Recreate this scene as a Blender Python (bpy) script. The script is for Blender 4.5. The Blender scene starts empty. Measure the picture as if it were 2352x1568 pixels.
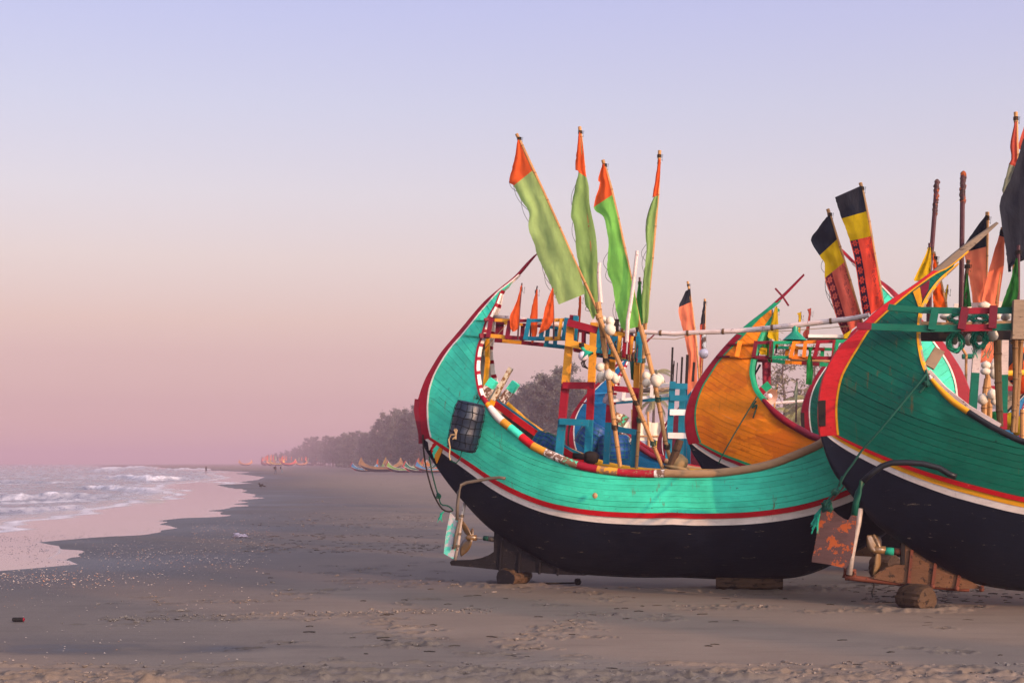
import bpy, math, random
import numpy as np
from mathutils import Vector, Matrix, noise as mnoise

SC = bpy.context.scene
COL = SC.collection
R = math.radians
rng = np.random.default_rng(7)
random.seed(7)

# ------------------------------------------------------------------ camera, sky, sun, exposure
F, EYE, CX, HY = 3267.0, 2.2, 1176.0, 1062.0      # focal length in picture units, eye height, principal column, horizon row
cd = bpy.data.cameras.new("camera")
cam = bpy.data.objects.new("camera", cd); COL.objects.link(cam)
cam.location = (0, 0, EYE); cam.rotation_euler = (R(90), 0, 0)
cd.sensor_width = 36; cd.lens = F / 2352 * 36; cd.shift_y = (HY - 784) / 2352
cd.clip_start = 0.1; cd.clip_end = 20000
SC.camera = cam

SUN_DIR = Vector((0.70, -0.714, 0)).normalized()   # ground direction from the scene towards the sun
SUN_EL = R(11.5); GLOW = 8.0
world = bpy.data.worlds.new("World"); SC.world = world; world.use_nodes = True
nt = world.node_tree; nt.nodes.clear()
def N(t, **kw):
    n = nt.nodes.new(t)
    for k, v in kw.items(): setattr(n, k, v)
    return n
out = N("ShaderNodeOutputWorld")
tc = N("ShaderNodeTexCoord")
sep = N("ShaderNodeSeparateXYZ"); nt.links.new(tc.outputs["Generated"], sep.inputs[0])
mr = N("ShaderNodeMapRange"); mr.inputs[1].default_value = 0.0; mr.inputs[2].default_value = 1.0
mr.inputs[3].default_value = 0; mr.inputs[4].default_value = 1
sq = N("ShaderNodeMath", operation="POWER"); sq.inputs[1].default_value = 0.5
ab = N("ShaderNodeMath", operation="MAXIMUM"); ab.inputs[1].default_value = 0.0
nt.links.new(sep.outputs[2], ab.inputs[0]); nt.links.new(ab.outputs[0], sq.inputs[0])
def ramp(stops):
    r = N("ShaderNodeValToRGB"); cr = r.color_ramp
    cr.interpolation = "EASE" if False else "LINEAR"
    while len(cr.elements) < len(stops): cr.elements.new(0.5)
    for e, (p, c) in zip(cr.elements, stops): e.position = p; e.color = (*c, 1)
    nt.links.new(sq.outputs[0], r.inputs[0]); return r
def hx(s, k=1.0):
    s = s.lstrip("#"); o = []
    for i in (0, 2, 4):
        c = int(s[i:i+2], 16) / 255
        o.append((c / 12.92 if c <= .04045 else ((c + .055) / 1.055) ** 2.4) * k)
    return tuple(o)
def sp(y): return math.sqrt(max(0.0, math.sin(math.atan((HY - y) / F))))
SKY_A = [(0.0, hx("#d3a6ae")), (sp(1020), hx("#cb99a8")), (sp(930), hx("#be829c")), (sp(820), hx("#ca8c97")), (sp(741), hx("#d9a39d")), (sp(600), hx("#e3c1bb")),
         (sp(450), hx("#e1ced3")), (sp(250), hx("#d4cce1")), (sp(0), hx("#c4c1ea")), (0.75, hx("#b4b6e2")), (1.0, hx("#a6aadc"))]
SKY_B = [(0.0, hx("#d3b2b6")), (sp(1020), hx("#d0a8b0")), (sp(930), hx("#cda5ad")), (sp(820), hx("#d7b3b2")), (sp(741), hx("#dfc1bd")), (sp(600), hx("#e4cdca")),
         (sp(450), hx("#e0d1d7")), (sp(250), hx("#d3cce1")), (sp(0), hx("#c4c1ea")), (0.75, hx("#b4b6e2")), (1.0, hx("#a6aadc"))]
ra, rb = ramp(SKY_A), ramp(SKY_B)
# the pink belt stands opposite the sun and fades out sideways
dot = N("ShaderNodeVectorMath", operation="DOT_PRODUCT"); dot.inputs[1].default_value = (-SUN_DIR.x, -SUN_DIR.y, 0)
nt.links.new(tc.outputs["Generated"], dot.inputs[0])
mf = N("ShaderNodeMapRange", interpolation_type="SMOOTHSTEP")
mf.inputs[1].default_value = 0.35; mf.inputs[2].default_value = 0.95
nt.links.new(dot.outputs["Value"], mf.inputs[0])
mx = N("ShaderNodeMix", data_type="RGBA")
nt.links.new(mf.outputs[0], mx.inputs[0]); nt.links.new(rb.outputs[0], mx.inputs[6]); nt.links.new(ra.outputs[0], mx.inputs[7])
bg = N("ShaderNodeBackground"); bg.inputs[1].default_value = 0.84
nt.links.new(mx.outputs[2], bg.inputs[0])
sky = N("ShaderNodeTexSky", sky_type="NISHITA"); sky.sun_disc = False
sky.sun_elevation = SUN_EL; sky.sun_rotation = math.atan2(SUN_DIR.x, SUN_DIR.y); sky.air_density = 1.0; sky.dust_density = 1.0; sky.ozone_density = 1.0
bg2 = N("ShaderNodeBackground"); bg2.inputs[1].default_value = 0.05
nt.links.new(sky.outputs[0], bg2.inputs[0])
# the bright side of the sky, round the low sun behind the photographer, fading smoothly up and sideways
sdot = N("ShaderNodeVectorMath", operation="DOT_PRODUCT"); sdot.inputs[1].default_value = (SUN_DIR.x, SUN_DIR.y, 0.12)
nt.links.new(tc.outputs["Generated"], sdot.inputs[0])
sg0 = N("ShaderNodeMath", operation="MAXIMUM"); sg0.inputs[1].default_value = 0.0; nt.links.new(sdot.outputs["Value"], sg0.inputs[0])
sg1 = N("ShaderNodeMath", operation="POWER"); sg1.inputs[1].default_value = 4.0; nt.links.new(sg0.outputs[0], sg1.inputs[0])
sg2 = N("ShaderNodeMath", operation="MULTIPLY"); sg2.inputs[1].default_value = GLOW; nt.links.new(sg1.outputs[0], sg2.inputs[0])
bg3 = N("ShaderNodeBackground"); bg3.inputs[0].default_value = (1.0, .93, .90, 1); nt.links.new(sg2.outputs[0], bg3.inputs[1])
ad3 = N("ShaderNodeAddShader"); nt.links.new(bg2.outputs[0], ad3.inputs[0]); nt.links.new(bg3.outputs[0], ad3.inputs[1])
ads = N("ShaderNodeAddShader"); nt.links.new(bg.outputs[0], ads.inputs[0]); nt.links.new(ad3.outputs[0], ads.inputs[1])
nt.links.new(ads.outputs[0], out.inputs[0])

sl = bpy.data.lights.new("sun", "SUN"); sl.energy = 5.0; sl.angle = R(0.6); sl.color = (1.0, 0.56, 0.30)
sun = bpy.data.objects.new("sun", sl); COL.objects.link(sun)
sd = Vector((SUN_DIR.x * math.cos(SUN_EL), SUN_DIR.y * math.cos(SUN_EL), math.sin(SUN_EL)))
sun.rotation_euler = sd.to_track_quat("Z", "Y").to_euler(); sun.location = sd * 60

SC.view_settings.view_transform = "Standard"; SC.view_settings.look = "None"
SC.view_settings.exposure = 0.0; SC.view_settings.gamma = 1.0; SC.view_settings.use_curve_mapping = False
SC.render.engine = "CYCLES"
SC.cycles.use_denoising = True
SC.cycles.max_bounces = 6; SC.cycles.diffuse_bounces = 3; SC.cycles.glossy_bounces = 3; SC.cycles.transmission_bounces = 3
SC.cycles.volume_bounces = 0; SC.cycles.caustics_reflective = False; SC.cycles.caustics_refractive = False
SC.cycles.sample_clamp_indirect = 6

# ------------------------------------------------------------------ helpers
def W(px, py, Y):
    return Vector(((px - CX) / F * Y, Y, EYE - (py - HY) / F * Y))
def G0(px, py, z=0.0):
    Y = F * (EYE - z) / (py - HY)
    return Vector(((px - CX) / F * Y, Y, z))
def Z(x0, y0, s):
    return lambda x, y: ((x0 + x / s) * .57422, (y0 + y / s) * .57422)
Z1, Z2, Z3 = Z(1600, 950, 2.0909), Z(1600, 1600, 1.96), Z(2600, 1000, 1.7425)
Z4, Z5, Z6 = Z(3200, 700, 2.24), Z(3200, 1300, 2.24), Z(3200, 1900, 2.614)
Z8, ZP, ZE, ZF = Z(1950, 450, 1.7425), Z(2200, 1350, 2.8517), Z(3750, 400, 1.7428), Z(3750, 1200, 2.6127)
ZR, ZT, ZU, ZV, ZW = Z(3000, 1200, 3.485), Z(2450, 1500, 3.92), Z(1900, 1350, 3.136), Z(2250, 1100, 3.92), Z(1880, 1200, 5.004)

MATS = {}
def mat_base(name):
    m = bpy.data.materials.new(name); m.use_nodes = True
    t = m.node_tree; b = t.nodes["Principled BSDF"]
    MATS[name] = m
    return m, t, b
def nd(t, typ, **kw):
    n = t.nodes.new(typ)
    for k, v in kw.items(): setattr(n, k, v)
    return n
def tnoise(t, coord, scale, detail=4, rough=.55, stretch=None):
    if stretch:
        mp = nd(t, "ShaderNodeMapping"); mp.inputs["Scale"].default_value = stretch
        t.links.new(coord, mp.inputs[0]); coord = mp.outputs[0]
    n = nd(t, "ShaderNodeTexNoise"); n.inputs["Scale"].default_value = scale; n.inputs["Detail"].default_value = detail; n.inputs["Roughness"].default_value = rough
    t.links.new(coord, n.inputs["Vector"]); return n.outputs["Fac"]
def tramp(t, fac, stops, interp="LINEAR"):
    r = nd(t, "ShaderNodeValToRGB"); cr = r.color_ramp; cr.interpolation = interp
    while len(cr.elements) < len(stops): cr.elements.new(.5)
    for e, (p, c) in zip(cr.elements, stops):
        e.position = p; e.color = (*c, 1) if not isinstance(c, (int, float)) else (c, c, c, 1)
    t.links.new(fac, r.inputs[0]); return r.outputs[0]
def tmix(t, fac, a, b, blend="MIX"):
    m = nd(t, "ShaderNodeMix", data_type="RGBA", blend_type=blend)
    for sock, v in ((m.inputs[0], fac), (m.inputs[6], a), (m.inputs[7], b)):
        if hasattr(v, "is_linked") or isinstance(v, bpy.types.NodeSocket): t.links.new(v, sock)
        elif isinstance(v, (int, float)): sock.default_value = v
        else: sock.default_value = (*v, 1)
    return m.outputs[2]
def tmath(t, op, a, b=None):
    m = nd(t, "ShaderNodeMath", operation=op)
    for s, v in ((m.inputs[0], a), (m.inputs[1], b)):
        if v is None: continue
        if isinstance(v, bpy.types.NodeSocket): t.links.new(v, s)
        else: s.default_value = v
    return m.outputs[0]
def scl(c, k): return tuple(min(1, x * k) for x in c)

def paint(name, col, chip=None, amt=0.0, rough=.55, var=.28, dirt=.35, grain=1.0, streak=0.0, stretch=(1, 1, 1), spec=.16, patch=None):
    """weathered oil paint on wood: tone patches, dirt in the grain, chips to the wood, vertical rust runs"""
    m, t, b = mat_base(name)
    co = nd(t, "ShaderNodeTexCoord").outputs["Object"]
    oi = nd(t, "ShaderNodeObjectInfo").outputs["Random"]
    big = tnoise(t, co, 1.3, 5, .6)
    c = tramp(t, big, [(.3, scl(col, 1 - var)), (.7, scl(col, 1 + var * .6))])
    fine = tnoise(t, co, 14, 6, .65, (.35, 1, 1.6))
    c = tmix(t, tmath(t, "MULTIPLY", tramp(t, fine, [(.5, 0.), (.72, 1.)]), dirt), c, scl(col, .35))
    if patch:
        c = tmix(t, tmath(t, "MULTIPLY", tramp(t, tnoise(t, co, .75, 4, .62, (1, 1, 1.6)), [(.50, 0.), (.53, 1.)]), .8), c, patch)
    v = tmath(t, "ADD", tmath(t, "MULTIPLY", oi, .16), .92)
    cc = nd(t, "ShaderNodeCombineColor"); [t.links.new(v, cc.inputs[i]) for i in range(3)]
    c = tmix(t, 1.0, c, cc.outputs[0], "MULTIPLY")
    if streak:
        st = tnoise(t, co, 5.0, 3, .6, (3.2, 3.2, .28)); sp_ = tnoise(t, co, 1.1, 2)
        f = tmath(t, "MULTIPLY", tramp(t, st, [(.60, 0.), (.70, 1.)]), tramp(t, sp_, [(.5, 0.), (.62, 1.)]))
        c = tmix(t, tmath(t, "MULTIPLY", f, streak), c, hx("#6b4a22"))
    if amt:
        cn = tnoise(t, co, 11, 8, .7, stretch)
        th = .72 - amt * .35
        c = tmix(t, tramp(t, cn, [(th, 0.), (th + .025, 1.)]), c, chip or hx("#7a6652"))
    t.links.new(c, b.inputs["Base Color"])
    rr = tramp(t, big, [(.3, rough * .8), (.7, min(1, rough * 1.2))]); t.links.new(rr, b.inputs["Roughness"])
    b.inputs["Specular IOR Level"].default_value = spec
    if grain:
        bp = nd(t, "ShaderNodeBump"); bp.inputs["Strength"].default_value = .35 * grain; bp.inputs["Distance"].default_value = .01
        t.links.new(tnoise(t, co, 22, 6, .7, (.25, 1, 1)), bp.inputs["Height"]); t.links.new(bp.outputs[0], b.inputs["Normal"])
    return m
def cloth(name, col, trans=.45, var=.18, pattern=None):
    m, t, b = mat_base(name)
    co = nd(t, "ShaderNodeTexCoord").outputs["Object"]
    c = tramp(t, tnoise(t, co, 2.2, 5, .6), [(.3, scl(col, 1 - var)), (.7, scl(col, 1 + var))])
    if pattern:      # printed ornament by the cloth's own UV: a dark band of six-petalled flowers, a blotchy scroll border
        uv = nd(t, "ShaderNodeTexCoord").outputs["UV"]; sx = nd(t, "ShaderNodeSeparateXYZ"); t.links.new(uv, sx.inputs[0]); U, V = sx.outputs[0], sx.outputs[1]
        def flower(u0, half, n):
            a = tmath(t, "DIVIDE", tmath(t, "SUBTRACT", U, u0), half); b_ = tmath(t, "MULTIPLY", tmath(t, "SUBTRACT", tmath(t, "FRACT", tmath(t, "MULTIPLY", V, n)), .5), 2.0)
            d = tmath(t, "SQRT", tmath(t, "ADD", tmath(t, "MULTIPLY", a, a), tmath(t, "MULTIPLY", b_, b_))); th = tmath(t, "COSINE", tmath(t, "MULTIPLY", tmath(t, "ARCTAN2", b_, a), 6.0))
            e = tmath(t, "SUBTRACT", d, tmath(t, "MULTIPLY", th, .16)); return tramp(t, e, [(.10, 1.), (.14, 0.), (.24, 0.), (.28, 1.), (.34, 1.), (.38, 0.), (.62, 0.), (.66, 1.)])
        f1 = tmath(t, "MULTIPLY", flower(.20, .17, 16), tramp(t, U, [(.03, 0.), (.05, 1.), (.36, 1.), (.38, 0.)]))
        vo = nd(t, "ShaderNodeTexVoronoi"); mp = nd(t, "ShaderNodeMapping"); mp.inputs["Scale"].default_value = (9, 40, 1); t.links.new(uv, mp.inputs[0]); t.links.new(mp.outputs[0], vo.inputs["Vector"]); vo.inputs["Scale"].default_value = 1
        f2 = tmath(t, "MULTIPLY", tramp(t, vo.outputs["Distance"], [(.18, 1.), (.24, 0.), (.36, 0.), (.40, 1.), (.5, 1.), (.56, 0.)]), tmath(t, "MULTIPLY", tramp(t, U, [(.60, 0.), (.78, .8), (.98, .95)]), tramp(t, tnoise(t, uv, 9, 2), [(.45, .15), (.55, 1.)])))
        c = tmix(t, tmath(t, "MAXIMUM", f1, f2), c, pattern)
    t.links.new(c, b.inputs["Base Color"]); b.inputs["Roughness"].default_value = .9; b.inputs["Specular IOR Level"].default_value = .1
    tr = nd(t, "ShaderNodeBsdfTranslucent"); t.links.new(c, tr.inputs[0])
    ms = nd(t, "ShaderNodeMixShader"); ms.inputs[0].default_value = trans
    bp = nd(t, "ShaderNodeBump"); bp.inputs["Strength"].default_value = .55; bp.inputs["Distance"].default_value = .05
    t.links.new(tnoise(t, co, 5, 5, .6, (1.6, 1.6, .55)), bp.inputs["Height"]); t.links.new(bp.outputs[0], b.inputs["Normal"])
    t.links.new(b.outputs[0], ms.inputs[1]); t.links.new(tr.outputs[0], ms.inputs[2])
    t.links.new(ms.outputs[0], t.nodes["Material Output"].inputs[0])
    return m

WOODC = hx("#85715e")
M = dict(
    teal=paint("teal_paint", hx("#3fd6b4"), hx("#375a52"), .2, streak=.8, dirt=.34, var=.34),
    dgreen=paint("dark_green_paint", hx("#005f4c"), hx("#033026"), .24, streak=.9, dirt=.4),
    orange=paint("orange_paint", hx("#f58a18"), hx("#a8501a"), .14, dirt=.25, streak=.25, patch=hx("#d06c18")),
    blue=paint("blue_paint", hx("#0b6a9c"), hx("#0d3d55"), .12),
    farblue=paint("pale_blue_paint", hx("#3a86ad"), dirt=.2), fargreen=paint("grass_green_paint", hx("#7ea33e"), dirt=.2),
    fartan=paint("tan_paint", hx("#b8814f"), dirt=.5), faryellow=paint("bright_yellow_paint", hx("#d9a32a"), dirt=.3),
    red=paint("red_paint", hx("#b3141f"), hx("#c9a06a"), .14), bred=paint("bright_red_paint", hx("#d62a2e"), hx("#8e1a1c"), .22, dirt=.5, grain=2),
    maroon=paint("maroon_paint", hx("#8c1428"), hx("#5a4038"), .12), dmaroon=paint("dark_maroon_paint", hx("#701a2c"), hx("#58424a"), .15),
    white=paint("white_paint", hx("#ded3cc"), hx("#8a7468"), .16, streak=.3), cwhite=paint("chipped_white_paint", hx("#ded6d0"), hx("#6b4f42"), .72),
    black=paint("black_tar", hx("#071122"), hx("#6d6153"), .225, rough=.5, dirt=.5, grain=1.4, stretch=(.22, .6, 1.3), spec=.28),
    yellow=paint("yellow_paint", hx("#d6961c"), hx("#6e5436"), .2), byellow=paint("ochre_paint", hx("#c98b2b"), hx("#75603f"), .3),
    bteal=paint("blue_teal_paint", hx("#0f6f88"), hx("#705a4c"), .2), wgreen=paint("green_trim_paint", hx("#149468"), hx("#0b5c44"), .12),
    chipteal=paint("chipped_teal_paint", hx("#7a5d48"), hx("#3dc7a0"), .55), chipyellow=paint("chipped_ochre_paint", hx("#c58a2c"), hx("#7d6049"), .68), chipred=paint("chipped_red_paint", hx("#9c1b2b"), hx("#84674f"), .5),
    rail=paint("bare_rail_wood", hx("#9c7d5c"), hx("#6e5640"), .3, rough=.7, stretch=(.3, 1, 1)), wood=paint("weathered_wood", hx("#8d7a66"), hx("#4d4036"), .35, rough=.85, grain=2, stretch=(.25, 1, 1)),
    paintedwood=paint("peeling_wood", hx("#c9bba4"), hx("#7b5534"), .62, rough=.8), inner=paint("inner_planking", hx("#9d9a90"), hx("#6d675e"), .3, rough=.85),
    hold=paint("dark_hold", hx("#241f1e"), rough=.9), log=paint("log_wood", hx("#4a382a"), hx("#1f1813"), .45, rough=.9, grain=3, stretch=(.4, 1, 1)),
    keelwood=paint("tarred_timber", hx("#1b191d"), hx("#3e362f"), .25, rough=.85, grain=2.5), rawkeel=paint("raw_keel_timber", hx("#6a4b36"), hx("#33261d"), .42, rough=.85, grain=3),
    bamboo=paint("bamboo", hx("#a5794a"), hx("#7d5c3c"), .22, rough=.5, dirt=.3), oldbamboo=paint("old_bamboo", hx("#83613c"), hx("#4f3a28"), .3, rough=.6, dirt=.4), node=paint("bamboo_joint", hx("#5d452f")), pole=paint("whitewashed_pole", hx("#c8b8b4"), hx("#6a4a50"), .35, rough=.7),
    darkpole=paint("dark_stained_pole", hx("#4a2c33"), hx("#8f7d78"), .25), rust=paint("rusty_steel", hx("#4a3738"), hx("#8c4522"), .56, stretch=(.45, .45, .45), rough=.75, grain=2, var=.4), rustbar=paint("rusted_bar", hx("#6b3b2c"), hx("#3c2620"), .4, rough=.8),
    plate=paint("scuffed_rudder_plate", hx("#a7a3a6"), hx("#59c2ae"), .62, rough=.5), steel=paint("worn_steel", hx("#9a8e86"), hx("#5c463c"), .35, rough=.35, spec=.7), bronze=paint("bronze", hx("#6e5330"), hx("#3e3022"), .3, rough=.35, spec=.8),
    pipe=paint("galvanised_pipe", hx("#5e544a"), rough=.4), hose=paint("black_hose", hx("#1e2126"), hx("#4a3038"), .1, rough=.4), ghose=paint("green_hose", hx("#0c4638"), rough=.45),
    rope=paint("green_rope", hx("#174439"), rough=.9), drope=paint("dark_rope", hx("#2a2624"), rough=.9), trope=paint("twine", hx("#a58a66"), rough=.9), frayed=paint("frayed_rope", hx("#1d9078"), rough=.9), line=paint("green_fishing_line", hx("#0f8468"), rough=.6),
    float=paint("white_float_plastic", hx("#c6baa8"), hx("#8d806c"), .2, rough=.55, var=.18), drum=paint("blue_drum_plastic", hx("#0a1a2e"), hx("#1d3d5c"), .1, rough=.45, spec=.5, var=.15), bdrum=paint("bright_blue_drum_plastic", hx("#0a3a70"), rough=.4), net=paint("drum_net_cord", hx("#11181d"), rough=.9), gnet=paint("green_net_cord", hx("#1f5f58"), rough=.9),
    lamp=paint("green_enamel", hx("#128f6c"), rough=.25, spec=.6), tin=paint("tin_lamp", hx("#b58e7a"), rough=.3, spec=.6), bulb=paint("bulb_glass", hx("#cfc2cc"), rough=.15, spec=.7, grain=0), hat=paint("brown_hat_cloth", hx("#8a7350"), rough=.95),
    f_orange=cloth("orange_flag_cloth", hx("#e8632f"), .55), f_green=cloth("lime_flag_cloth", hx("#a9c678"), .6), f_green2=cloth("moss_flag_cloth", hx("#8aac62"), .5), f_lime=cloth("bright_lime_flag_cloth", hx("#88d460"), .6), f_dgreen=cloth("dark_green_flag_cloth", hx("#1f5a26"), .3),
    f_black=cloth("black_flag_cloth", hx("#20232c"), .1), f_yellow=cloth("yellow_flag_cloth", hx("#c9a312"), .35), f_peach=cloth("peach_flag_cloth", hx("#ee8560"), .5), f_hot=cloth("bright_orange_flag_cloth", hx("#f0641e"), .5),
    f_print=cloth("printed_red_flag_cloth", hx("#f0503a"), .45, pattern=hx("#3a2436")), f_faded=cloth("faded_printed_cloth", hx("#dd6a55"), .45, pattern=hx("#6a2a34")), f_rust=cloth("rust_flag_cloth", hx("#a8483a"), .3), f_maroon=cloth("striped_maroon_cloth", hx("#8f3040"), .2), f_grey=cloth("olive_grey_cloth", hx("#8a917c"), .4), f_bgreen=cloth("green_towel_cloth", hx("#146b34"), .2),
    tarp=cloth("white_sheet_cloth", hx("#e6d6c0"), .2, .08), ytarp=cloth("yellow_sheet_cloth", hx("#dfb81e"), .2), gtarp=cloth("grey_sheet_cloth", hx("#9aa3b4"), .2), thatch=paint("dry_thatch", hx("#6d5a44"), rough=.95), bag=cloth("clear_plastic_bag", hx("#c9bcc8"), .5),
)

class MB:
    """collects geometry and links it as ONE mesh object"""
    def __init__(s): s.v, s.f, s.m, s.uv = [], [], [], None
    def add(s, vs, fs, mi=0):
        o = len(s.v); s.v += [tuple(v) for v in vs]
        s.f += [tuple(i + o for i in f) for f in fs]
        s.m += [mi] * len(fs) if isinstance(mi, int) else list(mi)
    def grid(s, rows, mi=0, close=False, flip=False):
        n = len(rows[0]); fs, ms = [], []
        for i in range(len(rows) - 1):
            for j in range(n if close else n - 1):
                k = (j + 1) % n
                q = (i * n + j, i * n + k, (i + 1) * n + k, (i + 1) * n + j)
                fs.append(q[::-1] if flip else q); ms.append(mi if isinstance(mi, int) else mi[min(i, len(mi) - 1)])
        s.add([p for r in rows for p in r], fs, ms)
    def tube(s, pts, r, n=8, mi=0, cap=True, flat=None):
        pts = [Vector(p) for p in pts]; rows = []
        for i, p in enumerate(pts):
            d = (pts[min(i + 1, len(pts) - 1)] - pts[max(i - 1, 0)]).normalized()
            u = d.orthogonal().normalized() if abs(d.z) > .95 else d.cross(Vector((0, 0, 1))).normalized()
            w = u.cross(d); rr = r[i] if isinstance(r, (list, tuple)) else r
            rows.append([p + (u * math.cos(2 * math.pi * k / n) + w * math.sin(2 * math.pi * k / n)) * rr for k in range(n)])
        o = len(s.v); s.grid(rows, mi, True)
        if cap:
            e = len(s.v) - n; m0 = mi if isinstance(mi, int) else mi[0]; m1 = mi if isinstance(mi, int) else mi[-1]
            s.f += [tuple(range(o + n - 1, o - 1, -1)), tuple(range(e, e + n))]; s.m += [m0, m1]
    def beam(s, pts, w, h, mi=0, up=(0, 0, 1)):
        """rectangular section w (sideways) x h (along up); mi may list one material per segment"""
        pts = [Vector(p) for p in pts]; rows = []
        for i, p in enumerate(pts):
            d = (pts[min(i + 1, len(pts) - 1)] - pts[max(i - 1, 0)]).normalized(); upv = Vector(up)
            if abs(d.dot(upv)) > .98: upv = Vector((0, 1, 0))
            sd_ = d.cross(upv).normalized(); uu = sd_.cross(d).normalized()
            rows.append([p + sd_ * a * w / 2 + uu * b * h / 2 for a, b in ((-1, -1), (1, -1), (1, 1), (-1, 1))])
        o = len(s.v); s.grid(rows, mi, True); e = len(s.v) - 4
        m0 = mi if isinstance(mi, int) else mi[0]; m1 = mi if isinstance(mi, int) else mi[-1]
        s.f += [(o + 3, o + 2, o + 1, o), (e, e + 1, e + 2, e + 3)]; s.m += [m0, m1]
    def ball(s, c, rx, ry=None, rz=None, rot=None, nu=14, nv=9, mi=0, dent=0.0):
        ry = ry or rx; rz = rz or rx; c = Vector(c); rows = []
        ph = random.random() * 9
        for i in range(nv + 1):
            a = math.pi * i / nv; row = []
            for j in range(nu):
                b = 2 * math.pi * j / nu; k = 1 + dent * mnoise.noise(Vector((math.cos(b) * math.sin(a) * 1.7 + ph, math.sin(b) * math.sin(a) * 1.7, math.cos(a) * 1.7)))
                p = Vector((rx * math.sin(a) * math.cos(b) * k, ry * math.sin(a) * math.sin(b) * k, rz * math.cos(a) * k))
                row.append(c + (rot @ p if rot else p))
            rows.append(row)
        s.grid(rows, mi, True, True)
    def prism(s, poly, axis, th, mi=0):
        """polygon of 3D points extruded both ways along axis by th/2"""
        a = Vector(axis).normalized() * th / 2; n = len(poly); P = [Vector(p) for p in poly]
        vs = [p - a for p in P] + [p + a for p in P]
        s.add(vs, [tuple(range(n)), tuple(range(2 * n - 1, n - 1, -1))] + [(i, i + n, (i + 1) % n + n, (i + 1) % n) for i in range(n)], mi)
    def build(s, name, mats, parent=None, base=None, smooth=False):
        me = bpy.data.meshes.new(name)
        vs = s.v if base is None else [(x - base[0], y - base[1], z - base[2]) for x, y, z in s.v]
        me.from_pydata(vs, [], s.f)
        mats = mats if isinstance(mats, (list, tuple)) else [mats]
        for m in mats: me.materials.append(m if isinstance(m, bpy.types.Material) else M[m])
        if len(mats) > 1: me.polygons.foreach_set("material_index", s.m)
        if smooth: me.polygons.foreach_set("use_smooth", [True] * len(s.f))
        if smooth == 2: me.update(); me.set_sharp_from_angle(angle=R(32))
        if s.uv: 
            uvl = me.uv_layers.new(name="UVMap"); flat = []
            for f in s.f:
                for i in f: flat += s.uv[i]
            uvl.data.foreach_set("uv", flat)
        me.update()
        o = bpy.data.objects.new(name, me); COL.objects.link(o)
        if parent: o.parent = parent
        return o

def tag(o, label, cat, group=None):
    o["label"] = label; o["category"] = cat
    if group: o["group"] = group
    return o
def thing(name, label, cat, base=(0, 0, 0), group=None, rz=0):
    o = bpy.data.objects.new(name, None); COL.objects.link(o); o.empty_display_size = .2
    o.location = base; o.rotation_euler = (0, 0, rz)
    return tag(o, label, cat, group)
def single(mb, name, mats, label, cat, group=None, smooth=False, base=None):
    """a thing that is one mesh, its origin at its lowest point"""
    if base is None:
        v = np.array(s_v := mb.v); base = (v[:, 0].mean(), v[:, 1].mean(), v[:, 2].min())
    o = mb.build(name, mats, None, base, smooth); o.location = base
    return tag(o, label, cat, group)
def copy_tree(o, parent=None):
    c = o.copy(); COL.objects.link(c); c.parent = parent
    for ch in o.children: copy_tree(ch, c)
    return c

def dense(pts, n):
    """Catmull-Rom through pts, resampled evenly by length"""
    p = np.array(pts, float); k = len(p)
    if k < 3: q = p
    else:
        e = np.vstack([2 * p[0] - p[1], p, 2 * p[-1] - p[-2]]); q = []
        for i in range(k - 1):
            p0, p1, p2, p3 = e[i], e[i + 1], e[i + 2], e[i + 3]
            for u in np.linspace(0, 1, 12, endpoint=False):
                q.append(.5 * (2 * p1 + (p2 - p0) * u + (2 * p0 - 5 * p1 + 4 * p2 - p3) * u * u + (3 * p1 - p0 - 3 * p2 + p3) * u ** 3))
        q.append(p[-1]); q = np.array(q)
    return resample(q, n)
def resample(q, n):
    q = np.asarray(q, float); d = np.r_[0, np.cumsum(np.linalg.norm(np.diff(q, axis=0), axis=1))]
    t = np.linspace(0, d[-1], n)
    return np.stack([np.interp(t, d, q[:, i]) for i in range(q.shape[1])], 1)
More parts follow.
